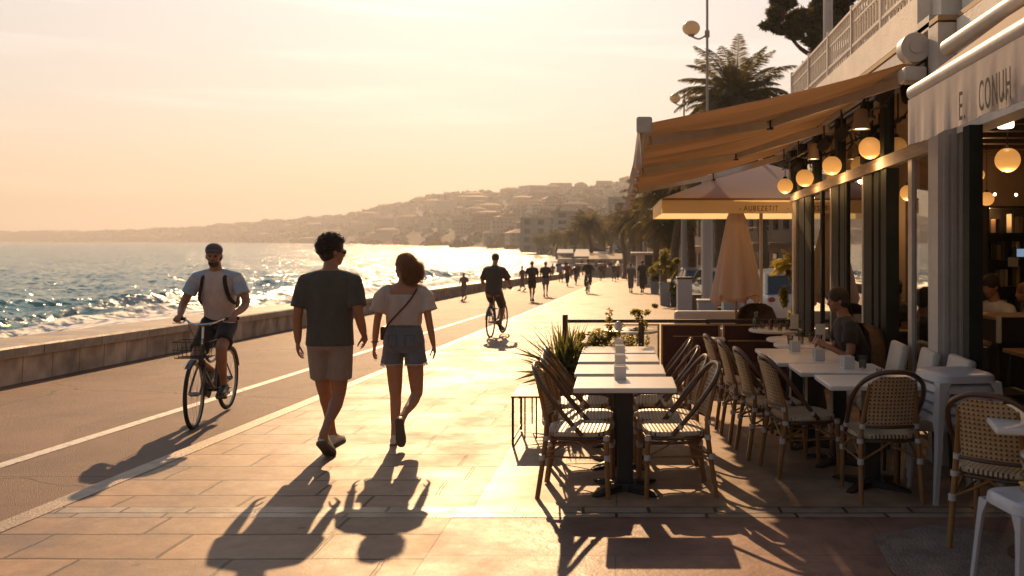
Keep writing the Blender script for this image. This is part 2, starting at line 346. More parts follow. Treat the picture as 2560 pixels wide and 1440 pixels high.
# the sea wall: rendered stone base under a wide pale coping
def wallmat():
    m = bpy.data.materials.new('wall_stone'); m.use_nodes = True; nt = m.node_tree; p = nt.nodes['Principled BSDF']
    tc = nn(nt, 'ShaderNodeTexCoord'); sp = nn(nt, 'ShaderNodeSeparateXYZ'); nt.links.new(tc.outputs['Object'], sp.inputs[0])
    cb = nn(nt, 'ShaderNodeCombineXYZ'); nt.links.new(sp.outputs[1], cb.inputs[0]); nt.links.new(math_(nt, 'ADD', sp.outputs[2], math_(nt, 'MULTIPLY', sp.outputs[1], .027)), cb.inputs[1])
    br = nn(nt, 'ShaderNodeTexBrick'); br.offset = 0
    for k, v in (('Scale', 1), ('Mortar Size', .007), ('Mortar Smooth', .3), ('Brick Width', .62), ('Row Height', 3.0)): br.inputs[k].default_value = v
    br.inputs['Color1'].default_value = (.50, .36, .26, 1); br.inputs['Color2'].default_value = (.38, .27, .19, 1); br.inputs['Mortar'].default_value = (.08, .05, .035, 1)
    nt.links.new(cb.outputs[0], br.inputs[0])
    mp = nn(nt, 'ShaderNodeMapping'); mp.inputs['Scale'].default_value = (1, 1.5, 1.1); nt.links.new(tc.outputs['Object'], mp.inputs[0])
    n = nn(nt, 'ShaderNodeTexNoise'); n.inputs['Scale'].default_value = 2; n.inputs['Detail'].default_value = 8; nt.links.new(mp.outputs[0], n.inputs[0])
    mr = nn(nt, 'ShaderNodeMapRange'); mr.inputs[1].default_value = .35; mr.inputs[2].default_value = .65; mr.inputs[3].default_value = .55; mr.inputs[4].default_value = 1.3; nt.links.new(n.outputs[0], mr.inputs[0])
    vm = nn(nt, 'ShaderNodeVectorMath', operation='SCALE'); nt.links.new(br.outputs[0], vm.inputs[0]); nt.links.new(mr.outputs[0], vm.inputs[3]); nt.links.new(vm.outputs[0], p.inputs['Base Color'])
    b = nn(nt, 'ShaderNodeBump'); b.inputs['Strength'].default_value = .8; b.inputs['Distance'].default_value = .02
    nt.links.new(math_(nt, 'ADD', math_(nt, 'MULTIPLY', br.outputs['Fac'], -1), n.outputs[0]), b.inputs['Height']); nt.links.new(b.outputs[0], p.inputs['Normal'])
    p.inputs['Roughness'].default_value = .8
    return m
M_wall = wallmat()
M_cope = tilemat('coping_stone', (.46, .37, .28), (.38, .30, .22), (.08, .055, .04), 9, 1.35, .010, .5, rot=0, stain=.35, bumpd=.006)
wl = thing('sea_wall', 'long low stone sea wall with wide pale coping between cycle lane and sea', 'wall', (0, 0, 0))
WR = [-6, 0, 2, 4, 6, 8, 10, 12, 14, 17, 20, 24, 28, 33, 38, 44, 50, 56, 62, 68, 74, 80, 86, 92, 98, 104, 110, 118, 126, 134]
b1, b2 = MB(), MB()
b1.rings([[Vector((WX(y)-.02, y, gz(y)-.05)), Vector((WX(y), y, gz(y)+.37)), Vector((WX(y)-1.0, y, gz(y)+.37)), Vector((WX(y)-1.1, y, gz(y)-2.5))] for y in WR])
b2.rings([[Vector((WX(y)+.05, y, gz(y)+.365)), Vector((WX(y)+.06, y, gz(y)+.49)), Vector((WX(y)+.035, y, gz(y)+.515)), Vector((WX(y)-1.03, y, gz(y)+.515)), Vector((WX(y)-1.06, y, gz(y)+.365))] for y in WR])
obj('wall_base', b1, M_wall, wl); obj('coping', b2, M_cope, wl)

# sea
SEA = -3.2
def shore(d): return interp(d, [-50, 0, 45, 64, 100, 117, 150, 211, 278, 422, 880, 1500, 1900, 2200, 2500], [-36, -33, -30, -23, -16, -11, -12, -14, -20, -48, -220, -580, -950, -1550, -4200])
sm = bpy.data.materials.new('sea_water'); sm.use_nodes = True; nt = sm.node_tree; p = nt.nodes['Principled BSDF']
tc = nn(nt, 'ShaderNodeTexCoord')
def noise_n(sc, det, stretch, rough=.55, dist=0):
    mp = nn(nt, 'ShaderNodeMapping'); mp.inputs['Scale'].default_value = stretch; nt.links.new(tc.outputs['Object'], mp.inputs[0])
    mp.inputs['Rotation'].default_value = (0, 0, R(12))
    n = nn(nt, 'ShaderNodeTexNoise'); n.inputs['Scale'].default_value = sc; n.inputs['Detail'].default_value = det; n.inputs['Roughness'].default_value = rough; n.inputs['Distortion'].default_value = dist
    nt.links.new(mp.outputs[0], n.inputs['Vector']); return n.outputs[0]
def noise_c(sc, det, stretch, rough=.6):
    mp = nn(nt, 'ShaderNodeMapping'); mp.inputs['Scale'].default_value = stretch; nt.links.new(tc.outputs['Object'], mp.inputs[0]); mp.inputs['Rotation'].default_value = (0, 0, R(12))
    n = nn(nt, 'ShaderNodeTexNoise'); n.inputs['Scale'].default_value = sc; n.inputs['Detail'].default_value = det; n.inputs['Roughness'].default_value = rough; nt.links.new(mp.outputs[0], n.inputs['Vector']); return n.outputs[1]
patch = nn(nt, 'ShaderNodeMapRange'); patch.inputs[1].default_value = .40; patch.inputs[2].default_value = .62; patch.inputs[3].default_value = SEA_S0; patch.inputs[4].default_value = SEA_S1
nt.links.new(noise_n(.16, 9, (.9, .35, 1), .78), patch.inputs[0])
def vmath(op, a_, b_=None, s_=None):
    n = nn(nt, 'ShaderNodeVectorMath', operation=op)
    nt.links.new(a_, n.inputs[0])
    if b_ is not None:
        if isinstance(b_, tuple): n.inputs[1].default_value = b_
        else: nt.links.new(b_, n.inputs[1])
    if s_ is not None: nt.links.new(s_, n.inputs[3])
    return n.outputs[0]
slope = vmath('MULTIPLY', vmath('SUBTRACT', noise_c(1.5, 4, (.75, 1.0, 1), .72), (.5, .5, .5)), (1, 1.15, 0))
geo = nn(nt, 'ShaderNodeNewGeometry')
nrm = vmath('NORMALIZE', vmath('ADD', geo.outputs['Normal'], vmath('SCALE', slope, None, patch.outputs[0])))
nt.links.new(nrm, p.inputs['Normal'])
at_f = nn(nt, 'ShaderNodeAttribute'); at_f.attribute_name = 'foam'
fo = noise_n(.75, 8, (1.5, .6, 1), .66)
ff = nn(nt, 'ShaderNodeMapRange'); ff.inputs[1].default_value = .40; ff.inputs[2].default_value = .74
nt.links.new(math_(nt, 'MULTIPLY', at_f.outputs['Fac'], math_(nt, 'ADD', fo, .25)), ff.inputs[0])
mc = nn(nt, 'ShaderNodeMix', data_type='RGBA'); mc.inputs[6].default_value = (.015, .17, .20, 1); mc.inputs[7].default_value = (.75, .72, .68, 1)
nt.links.new(ff.outputs[0], mc.inputs[0]); nt.links.new(mc.outputs[2], p.inputs['Base Color'])
mr = nn(nt, 'ShaderNodeMapRange'); mr.inputs[3].default_value = .13; mr.inputs[4].default_value = .8; nt.links.new(ff.outputs[0], mr.inputs[0]); nt.links.new(mr.outputs[0], p.inputs['Roughness'])
p.inputs['IOR'].default_value = 1.33
def sea_h(x, y):
    s = x-shore(y)                       # negative seaward
    dd = math.hypot(x, y)
    amp = math.exp(-max(0, dd-60)/180)
    h = .20*math.sin(.42*(x*.86+y*.5)+2.2*noise.noise(Vector((x*.05, y*.05, 0))))+.15*noise.noise(Vector((x*.18, y*.22, 3)))*2+.10*noise.noise(Vector((x*.5, y*.6, 7)))+.05*noise.noise(Vector((x*1.3, y*1.5, 5)))
    h *= .35+.9*amp
    # swell lines that steepen and break along the shore
    wob = 2.5*noise.noise(Vector((0, y*.045, 11)))+1.2*noise.noise(Vector((x*.05, y*.12, 4)))
    fo = 0
    for c, a, wd in ((-9.0, 1.05, 1.9), (-2.5, .55, 1.5), (-20, .55, 2.6), (-34, .35, 3.2)):
        u = (s+wob-c)/wd
        g = a*(math.exp(-u*u) if u < 0 else math.exp(-u*u*3.2))*(.65+.55*noise.noise(Vector((c, y*.07, 2))))
        if y > 130: g *= math.exp(-(y-130)/60)
        h += g
        if c > -12: fo = max(fo, math.exp(-((u-.55)/.8)**2)*(1.0 if c > -5 else .72+.5*noise.noise(Vector((9, y*.09, 1)))))
    if s > -8: fo = max(fo, min(1, (s+8)/6))
    if s > -1: h = h*max(.15, 1-(s+1)/8)+.10*min(s+1, 6)
    return h, max(0, fo)
rad = []; r_ = 16.0
while r_ < 6500: rad.append(r_); r_ *= (1.0075 if r_ < 150 else 1.03 if r_ < 600 else 1.12)
angs = [-84+a*.30 for a in range(int((84+12)/.30)+1)]
mb = MB(); foam = []
for r_ in rad:
    for a in angs:
        x, y = r_*math.sin(R(a)), r_*math.cos(R(a))
        h, fo_ = sea_h(x, y) if r_ < 700 else (0, 0)
        mb.v.append((x, y, SEA+h)); foam.append(fo_)
n = len(angs)
for i in range(len(rad)-1):
    for j in range(n-1):
        v = mb.v[i*n+j]
        if v[0] > shore(v[1])+14 and v[1] > 0: continue
        mb.f.append((i*n+j, i*n+j+1, (i+1)*n+j+1, (i+1)*n+j))
me = mb.mesh('sea'); at_ = me.attributes.new('foam', 'FLOAT', 'POINT'); at_.data.foreach_set('value', foam)
tag(obj('sea', me, sm, smooth=2, fix=False), kind='structure')

# beach between wall and water, and the curved shore further on
mb = MB(); BR = [-20, 0, 20, 45, 64, 80, 100, 117, 135, 150, 180, 211, 245, 278, 340, 422, 600, 880]
for y in BR:
    xs, xw = shore(y), (WX(y)-.9 if y < 134 else shore(y)+9+min(10, (y-134)*.05))
    for t, z in ((-.12, SEA-.6), (0, SEA-.1), (.3, SEA+.35), (.7, SEA+.75), (1, SEA+.95 if y < 134 else -2.62)):
        mb.v.append((lerp(xs, xw, t), y, z+.10*noise.noise(Vector((t*9, y*.1, 1)))))
for i in range(len(BR)-1):
    for j in range(4): mb.f.append((i*5+j, i*5+j+1, (i+1)*5+j+1, (i+1)*5+j))
tag(obj('beach', mb, mat('shingle', (.19, .135, .095), .8, var=.45, vscale=.9, bump=.8, bscale=9), smooth=2), kind='structure')

# hills round the bay
SKX = [-900, 0, 250, 440, 600, 700, 850, 900, 960, 1030, 1080, 1150, 1200, 1245, 1320, 1450, 1520, 1600, 1800, 2100, 3200]
SKY = [588, 586, 585, 580, 569, 562, 550, 541, 524, 516, 510, 503, 497, 503, 487, 489, 477, 472, 462, 455, 470]
def ridge_r(px): return interp(px, [-900, 0, 600, 900, 1200, 1500, 1800, 3200], [2900, 2500, 2000, 1650, 1400, 1150, 900, 900])
def coast_r(px):
    for d in range(190, 4200, 6):
        x = (px-VX)/F*d
        if x > shore(d): return d
    return 4200
CR = {}
pxs = list(range(-900, 3201, 14))
for px in pxs: CR[px] = min(coast_r(px) if px < 1470 else 150, ridge_r(px)*.9)
def cr_(px): return CR[min(max(round((px+900)/14)*14-900, -900), 3192)]
def hill_h(px, f, d):
    H = (HY-interp(px, SKX, SKY))/F*ridge_r(px)+CZ+2.6
    R_ = ridge_r(px); d0 = max(lerp(cr_(px), R_, .08), 330 if px > 1290 else 0); t = max(0, (d-d0)/(R_-d0))
    x = (px-VX)/F*d
    base = (t**.8)*(1-.12*math.sin(t*math.pi*2))*H if t < 1 else H*(1-(f-1)*.6)
    return -2.55+base*(1+.10*noise.noise(Vector((x*.006, d*.006, 2))))+(min(1, t*6)*(3.0*noise.noise(Vector((x*.02, d*.012, 4)))+1.5*noise.noise(Vector((x*.07, d*.04, 6)))))
FR = [0, .03, .07, .12, .18, .25, .32, .4, .48, .56, .64, .72, .8, .87, .93, .97, 1.0, 1.04, 1.12, 1.3]
mb = MB()
for px in pxs:
    for f in FR:
        d = lerp(CR[px], ridge_r(px), f)
        mb.v.append(((px-VX)/F*d, d, hill_h(px, f, d) if f > 0 else SEA-.5))
n = len(FR)
for i in range(len(pxs)-1):
    for j in range(n-1): mb.f.append((i*n+j, (i+1)*n+j, (i+1)*n+j+1, i*n+j+1))
tag(obj('hills', mb, mat('hill_scrub', (.045, .05, .022), .95, col2=(.13, .10, .06), vscale=.02, detail=8), smooth=2), kind='structure')
# ------------------------------------------------------------------ people
M_skin = mat('skin_tan', (.33, .155, .085), .5, var=.12, vscale=6, bump=.15, bscale=120, spec=.45)
M_skin2 = mat('skin_warm', (.40, .20, .12), .48, var=.10, vscale=6, bump=.12, bscale=120, spec=.45)
M_hair = mat('dark_hair', (.030, .016, .010), .55, bump=.8, bscale=90)
M_hair2 = mat('brown_hair', (.46, .24, .10), .5, bump=.8, bscale=90, trans=.5, transcol=(.45, .2, .07))
def cloth(name, col, bump=.35, tr=0, scale=9, rough=.85, sheen=.15):
    return mat(name, col, rough, var=.14, vscale=9, bump=min(1, bump*2.6), bscale=scale*1.2, trans=tr, sheen=sheen, spec=.2, stretch=(1, 1, .45))
M_tee = cloth('slate_cotton', (.078, .074, .064)); M_khaki = cloth('taupe_cotton', (.27, .215, .18))
M_blouse = cloth('white_linen', (.62, .55, .50), .5, tr=.25); M_denim = cloth('blue_denim', (.14, .16, .19), .5, scale=30)
M_shoe = mat('white_leather', (.58, .54, .49), .5); M_sole = mat('grey_rubber', (.10, .08, .06), .7); M_dark = mat('black_leather', (.02, .017, .015), .5)
M_strap = mat('oxblood_leather', (.07, .02, .015), .45); M_lens = mat('sunglass_plastic', (.012, .01, .01), .2)
def limb(mb, pts, radii, n=14, k=5):
    P = spline(pts, k); L = len(P); m = len(radii)
    rr = []
    for i in range(L):
        t = i/(L-1)*(m-1); a = min(int(t), m-2); rr.append(lerp(radii[a], radii[a+1], t-a))
    mb.tube(P, rr, n); mb.ball(P[0], rr[0], n=n); mb.ball(P[-1], rr[-1], n=n)
def torso(mb, spine, prof, lat=(1, 0, 0), n=24, k=5, fwd=None):
    """spine: key points; prof: (t, rx, ry) along it"""
    P = spline(spine, k); L = len(P); lat0 = Vector(lat).normalized(); rr = []
    N = 22
    for i in range(N):
        t = i/(N-1); x = t*(L-1); a = min(int(x), L-2); c = P[a].lerp(P[a+1], x-a); T = (P[a+1]-P[a]).normalized()
        rx = interp(t, [q[0] for q in prof], [q[1] for q in prof]); ry = interp(t, [q[0] for q in prof], [q[2] for q in prof])
        la = (lat0-T*lat0.dot(T)).normalized(); f = T.cross(la)
        ring = []
        for j in range(n):
            A = 2*math.pi*j/n; ca, sa = math.cos(A), math.sin(A)
            ca = math.copysign(abs(ca)**.85, ca); sa = math.copysign(abs(sa)**.85, sa)
            ring.append(c+la*rx*ca+f*ry*sa)
        rr.append(ring)
    mb.rings(rr)
def hand(mb, wr, d, nrm, side, s=1.0, curl=.35, thumb=.7):
    """wr wrist, d direction the hand points, nrm palm normal (towards what the palm faces), side +1/-1 thumb along d x n * side"""
    d = Vector(d).normalized(); nrm = Vector(nrm); nrm = (nrm-d*nrm.dot(d)).normalized(); t = d.cross(nrm)*side
    W = Vector(wr)
    M = Matrix((t, nrm, d)).transposed()
    mb.ball(W+d*.048*s, .040*s, .017*s, .056*s, M, 14, 10); mb.ball(W+d*.01*s, .026*s, .020*s, .035*s, M, 12, 8)
    lens = [.070, .078, .073, .056]
    for i, L in enumerate(lens):
        off = (1.5-i)*.0205*s; base = W+d*.090*s+t*off-nrm*.002
        pts = [base]; ang = curl*.35
        for q, fr in enumerate((.45, .31, .24)):
            ang += curl*(.55+.08*i)
            pts.append(pts[-1]+(d*math.cos(ang)+nrm*math.sin(ang)+t*(1.5-i)*.045)*L*fr*s)
        rr = [.0090*s, .0088*s, .0080*s, .0068*s]
        for a in range(3): mb.tube([pts[a], pts[a+1]], [rr[a], rr[a+1]], 8); mb.ball(pts[a+1], rr[a+1], n=8, k=6)
        mb.ball(pts[0], rr[0]*1.1, n=8, k=6)
    b0 = W+d*.025*s+t*.026*s; b1 = b0+(d*.55+t*thumb+nrm*.45).normalized()*.040*s; b2 = b1+(d*.85+t*.25+nrm*.5).normalized()*.032*s; b3 = b2+(d*.95+nrm*.4).normalized()*.024*s
    for a, b_, r1, r2 in ((b0, b1, .0135, .0105), (b1, b2, .0105, .0095), (b2, b3, .0095, .0075)):
        mb.tube([a, b_], [r1*s, r2*s], 8); mb.ball(b_, r2*s, n=8, k=6)
def headrot(yaw, pitch=0, roll=0): return Matrix.Rotation(yaw, 3, 'Z') @ Matrix.Rotation(pitch, 3, 'X') @ Matrix.Rotation(roll, 3, 'Y')
def head(mb, c, M, s=1.0):
    c = Vector(c); A = lambda x, y, z, rx, ry, rz, n=14, k=10: mb.ball(c+M @ Vector((x*s, y*s, z*s)), rx*s, ry*s, rz*s, M, n, k)
    A(0, -.008, .022, .076, .096, .098, 20, 14)       # skull
    A(0, .030, -.045, .058, .060, .068)               # face
    A(0, .052, -.090, .034, .034, .028)               # chin
    A(0, .020, -.075, .052, .055, .030)               # jaw
    A(0, .092, -.020, .012, .014, .030); A(0, .101, -.036, .014, .016, .012)   # nose
    A(0, .084, .012, .045, .014, .012)                # brow
    A(0, .082, -.064, .024, .014, .008); A(0, .080, -.076, .021, .013, .008)   # lips
    for q in (-1, 1):
        A(q*.078, -.008, -.018, .009, .018, .030, 10, 8); A(q*.035, .062, -.035, .022, .020, .020)
def shoe(heel, toe, lat, s=1.0, h=.105):
    """returns upper, sole meshes; heel and toe are the points on the ground side of the sole"""
    heel, toe = Vector(heel), Vector(toe); L = (toe-heel); ln = L.length; L.normalize(); lat = Vector(lat); lat = (lat-L*lat.dot(L)).normalized(); up = lat.cross(L)
    U, S = MB(), MB(); ru, rs = [], []
    for t, wd, hh, o in ((-.02, .020, .05, 0), (.0, .031, .085, 0), (.08, .036, .098, 0), (.22, .037, .104, 0), (.34, .038, .092, 0), (.5, .041, .070, 0), (.68, .047, .055, 0), (.85, .043, .046, 0), (.96, .030, .036, 0), (1.0, .012, .026, 0)):
        c = heel+L*ln*t; hh *= s*h/.105
        ru.append([c+lat*wd*s*math.copysign(abs(math.cos(a))**.6, math.cos(a))*(1 if math.sin(a) < .2 else .82)+up*(.014*s+hh*.5+hh*.5*math.sin(a)) for a in [2*math.pi*j/16 for j in range(16)]])
        rs.append([c+lat*(wd*s*1.08*math.copysign(1, math.cos(a)) if abs(math.cos(a)) > .3 else 0)+up*(.024*s if math.sin(a) > 0 else 0) for a in (.6, 2.5, 3.8, 5.6)])
    U.rings(ru); S.rings(rs); return U, S
def curls(mb, c, M, s, n, fn, r=.012, ln=.03, seed=1):
    rnd = random.Random(seed); c = Vector(c)
    for i in range(n):
        p, nr = fn(rnd); p = c+M @ (Vector(p)*s); nr = (M @ Vector(nr)).normalized()
        a = rnd.uniform(0, 6.28); t1 = nr.orthogonal().normalized(); t1 = Matrix.Rotation(a, 3, nr) @ t1; t2 = nr.cross(t1); l = ln*rnd.uniform(.6, 1.3)
        pts = [p+nr*l*(.05+.9*q)+(t1*math.cos(q*5)+t2*math.sin(q*5))*l*.32 for q in (0, .25, .5, .75, 1.0)]
        mb.tube(pts, [r, r, r*.8, r*.6, r*.25], 5, up=t1)
def person(name_, label, J, S, loc, rz=0, group=None, voxel=.007, fine=True):
    """J joints, S style dictionary"""
    root = thing('person', label, 'person', loc, rz, group)
    k = S.get('s', 1.0); mb = MB(); sk = S['skin']; f = S.get('fem', 0)
    lat = J.get('lat', (1, 0, 0)); V = Vector
    sp = [V(J['pelvis']), V(J['waist']), V(J['chest']), V(J['neck'])]
    if f: prof = [(0, .150, .105), (.12, .168, .118), (.42, .118, .088), (.68, .142, .105), (.86, .150, .085), (.95, .10, .065), (1, .055, .055)]
    else: prof = [(0, .140, .105), (.12, .160, .112), (.38, .142, .098), (.66, .172, .118), (.86, .178, .095), (.95, .11, .07), (1, .064, .060)]
    prof = [(a, b*k, c*k) for a, b, c in prof]
    torso(mb, sp, prof, lat)
    hd = V(J['head']); M = headrot(*J.get('hrot', (0, 0, 0)))
    limb(mb, [sp[3]-V((0, 0, .05))*k, sp[3].lerp(hd, .45), hd-V((0, 0, .03))*k], [.066*k*(1-.12*f), .055*k*(1-.12*f), .056*k*(1-.12*f)])
    head(mb, hd, M, k*.98)
    q = 1-.16*f
    for s_ in 'LR': limb(mb, [sp[3]+V((0, 0, -.01)), (sp[3]*.5+V(J['sh'+s_])*.5)-V((0, 0, .012))*k, V(J['sh'+s_])], [.042*k*q, .044*k*q, .046*k*q])
    for sd_ in 'LR':
        sh, el, wr = V(J['sh'+sd_]), V(J['el'+sd_]), V(J['wr'+sd_])
        mb.ball(sh-V((0, 0, .01)), .054*k*q)
        limb(mb, [sh, el, wr], [.054*k*q, .048*k*q, .041*k*q, .038*k*q, .026*k*q])
        if voxel < .012: hand(mb, wr, J['hd'+sd_], J['pn'+sd_], J.get('ts'+sd_, 1), k*(1-.08*f), S.get('curl', .45))
        else: mb.ball(wr+V(J.get('hd'+sd_, (0, 0, -1)))*.08*k, .04*k, .03*k, .08*k)
        hp, kn, an = V(J['hip'+sd_]), V(J['kn'+sd_]), V(J['an'+sd_])
        limb(mb, [hp, hp.lerp(kn, .5), kn], [.088*k, .082*k, .070*k, .056*k])
        back = (an-kn).normalized().cross(V(lat)).normalized()
        limb(mb, [kn, kn.lerp(an, .32)-back*.018*k, kn.lerp(an, .7), an], [.052*k, .058*k*(1-.08*f), .045*k, .034*k, .036*k])
        limb(mb, [an, V(J['he'+sd_]).lerp(V(J['to'+sd_]), .18)+V((0, 0, .04))*k*0+ (an-V(J['he'+sd_]))*.4], [.035*k, .035*k])
    body = obj('body', remesh(mb, voxel, 5), sk, root, smooth=2, fix=False)
    for nm, fn in S.get('clothes', []): 
        r = fn(J, k, root, voxel)
    for sd_ in 'LR':
        U, So = shoe(J['he'+sd_], J['to'+sd_], lat, k*(1-.1*f), S.get('shoeh', .105))
        if voxel < .012: sh_ = obj('shoe', remesh(U, .006, 4), S['shoe'], root, smooth=2, fix=False)
        else: sh_ = obj('shoe', U, S['shoe'], root, smooth=True)
        obj('sole', So, S['sole'], sh_)
    return root, body, hd, M
def arm_dirs(J):
    for s_, q in (('L', -1), ('R', 1)):
        J.setdefault('hd'+s_, (Vector(J['wr'+s_])-Vector(J['el'+s_])).normalized())
        J.setdefault('pn'+s_, (-q, 0, 0)); J.setdefault('ts'+s_, -q)
    return J
def sleeves(mb, J, frac, r0, r1):
    for s_ in 'LR':
        sh, el, wr = Vector(J['sh'+s_]), Vector(J['el'+s_]), Vector(J['wr'+s_])
        e = sh.lerp(el, frac); nk = Vector(J['neck'])
        mb.tube([sh-Vector((0, 0, .01)), sh.lerp(e, .4), e], [r0*.88, lerp(r0, r1, .4), r1], 18); mb.ball(sh-Vector((0, 0, .014)), r0*.90)
        limb(mb, [nk-Vector((0, 0, .045)), nk.lerp(sh, .5)-Vector((0, 0, .028)), sh-Vector((0, 0, .008))], [r0*.82, r0*.94, r0*.90])
def tee_fn(m, frac=.85, s0=.072, s1=.080, hem=(.195, .125), extra=.016, name='t_shirt', drop=.02):
    def fn(J, k, root, voxel):
        mb = MB(); V = Vector; p, w, c, n = [V(J[a]) for a in ('pelvis', 'waist', 'chest', 'neck')]
        torso(mb, [p-(w-p).normalized()*drop*k, w, c, n-(n-c).normalized()*.005], [(0, hem[0]*k, hem[1]*k), (.3, (hem[0]-.012)*k, (hem[1]-.008)*k), (.66, .196*k, .134*k), (.84, .176*k, .108*k), (.94, .115*k, .08*k), (1, .078*k, .070*k)], J.get('lat', (1, 0, 0)))
        sleeves(mb, J, frac, s0*k, s1*k)
        return obj(name, remesh(mb, max(voxel, .008), 3), m, root, smooth=2, fix=False)
    return fn
def shorts_fn(m, frac=.75, r0=.105, r1=.098, top=(.168, .118), name='shorts'):
    def fn(J, k, root, voxel):
        mb = MB(); V = Vector; p, w = V(J['pelvis']), V(J['waist']); lat = V(J.get('lat', (1, 0, 0)))
        u = (w-p).normalized()
        torso(mb, [p-u*.09*k, p, w.lerp(p, .25)], [(0, .13*k, .105*k), (.35, (top[0]+.012)*k, (top[1]+.012)*k), (1, top[0]*k*.90, top[1]*k*.86)], lat)
        for s_ in 'LR':
            hp, kn, an = V(J['hip'+s_]), V(J['kn'+s_]), V(J['an'+s_])
            if frac <= 1: pts = [hp+u*.03*k, hp.lerp(kn, frac*.5), hp.lerp(kn, frac)]
            else: pts = [hp+u*.03*k, kn, kn.lerp(an, frac-1)]
            P = spline(pts, 4); mb.tube(P, [r0*k, lerp(r0, r1, .5)*k, r1*k], 18)
        return obj(name, remesh(mb, max(voxel, .008), 3), m, root, smooth=2, fix=False)
    return fn
def sunglasses(root, hd, M, k):
    g = MB(); hd = Vector(hd)
    for q in (-1, 1):
        g.ball(hd+M @ Vector((q*.032*k, .094*k, -.006*k)), .026*k, .006*k, .019*k, M, 12, 8)
        g.tube([hd+M @ Vector((q*.058*k, .086*k, 0)), hd+M @ Vector((q*.078*k, .0, .002))], .003*k, 6)
    g.tube([hd+M @ Vector((-.012, .100, 0))*k, hd+M @ Vector((.012, .100, 0))*k], .003*k, 6)
    obj('sunglasses', g, M_lens, root, smooth=True)

# the man
J = arm_dirs(dict(pelvis=(0, 0, .97), waist=(0, .005, 1.12), chest=(0, .015, 1.36), neck=(0, .0, 1.555), head=(.012, .03, 1.705), hrot=(R(-52), R(-2), 0),
    shL=(-.200, 0, 1.462), elL=(-.250, -.035, 1.20), wrL=(-.272, .03, .955), shR=(.200, 0, 1.462), elR=(.250, -.07, 1.21), wrR=(.258, .085, 1.005),
    pnL=(.9, .3, 0), pnR=(-.9, .3, 0), hipL=(-.092, 0, .93), knL=(-.078, .12, .515), anL=(-.055, .29, .10), hipR=(.092, 0, .93), knR=(.062, .04, .505), anR=(.012, -.235, .225),
    heL=(-.055, .235, .012), toL=(-.03, .515, .006), heR=(-.002, -.285, .160), toR=(.045, -.090, .006)))
mloc = Vector(((825-VX)/F*7.35, 7.35, gz(7.35)))
man, body, hd, HM = person('man', 'curly dark haired man in slate t-shirt and taupe shorts walking beside the woman', J,
    dict(skin=M_skin, s=1.02, shoe=M_shoe, sole=M_sole, curl=.5, clothes=[('t', tee_fn(M_tee, .86, .071, .073, (.194, .130), drop=.05)), ('s', shorts_fn(M_khaki, .68, .098, .100, (.168, .115)))]), mloc, R(3))
hb = MB(); Hd = Vector(hd)
hb.ball(Hd+HM @ Vector((0, -.016, .040)), .088, .103, .095, HM, 20, 14); hb.ball(Hd+HM @ Vector((0, -.040, -.012)), .080, .072, .085, HM, 18, 12); hb.ball(Hd+HM @ Vector((0, .045, .085)), .062, .05, .045, HM, 14, 10)
rnd = random.Random(5)
def scalp(rr):
    while True:
        u = Vector((rr.gauss(0, 1), rr.gauss(0, 1), rr.gauss(0, 1))).normalized()
        if u.z < -.75 or (u.y > .35 and u.z < .45) or (abs(u.x) > .75 and u.z < .0 and u.y > -.2): continue
        return (u.x*.080, u.y*.095-.016, u.z*.085+.040), u
hc = MB(); curls(hc, Hd, HM, 1.0, 620, scalp, .0065, .036, 3)
hm = obj('hair', hb, M_hair, man, smooth=2); obj('hair_curls', hc, M_hair, hm, smooth=2)
sunglasses(man, hd, HM, 1.02)
pk = MB().cbox(-.17, -.065, -.146, -.134, .80, .90, .004)
# the woman
J = arm_dirs(dict(pelvis=(0, 0, .90), waist=(0, .005, 1.05), chest=(0, .01, 1.26), neck=(0, .0, 1.44), head=(0, .02, 1.575), hrot=(R(58), R(0), 0),
    shL=(-.168, 0, 1.365), elL=(-.222, -.04, 1.11), wrL=(-.262, .03, .885), shR=(.168, 0, 1.365), elR=(.222, -.035, 1.11), wrR=(.250, .04, .885),
    hipL=(-.088, 0, .86), knL=(-.080, .03, .455), anL=(-.082, .0, .095), hipR=(.088, 0, .86), knR=(.100, .065, .455), anR=(.040, -.275, .300),
    heL=(-.082, -.065, .012), toL=(-.095, .175, .006), heR=(.030, -.355, .305), toR=(.042, -.300, .060)))
wloc = Vector(((1010-VX)/F*7.72, 7.72, gz(7.72)))
def blouse(J, k, root, voxel):
    mb = MB(); V = Vector
    torso(mb, [V((0, .005, 1.035)), V((0, .005, 1.14)), V((0, .012, 1.27)), V((0, .02, 1.31))], [(0, .140, .100), (.2, .155, .112), (.5, .158, .120), (.85, .172, .118), (1, .170, .100)])
    # front panel rising to the collar bones
    mb.ball((0, .06, 1.33), .15, .055, .08)
    for q, s_ in ((-1, 'L'), (1, 'R')):
        sh, el = V(J['sh'+s_]), V(J['el'+s_])
        mb.tube([V((q*.125, -.01, 1.28)), V((q*.135, 0, 1.36)), V((q*.135, .03, 1.405))], [.055, .058, .035], 14)
        e = sh.lerp(el, .74 if q < 0 else .70)+V((q*.012, 0, 0)); mb.tube([sh+V((-q*.02, 0, .008)), sh.lerp(e, .35)+V((q*.014, 0, .01)), sh.lerp(e, .7), e], [.050, .066, .074, .084], 20); mb.ball(sh+V((-q*.01, 0, -.008)), .055)
    return obj('blouse', remesh(mb, .008, 2), M_blouse, root, smooth=2, fix=False)
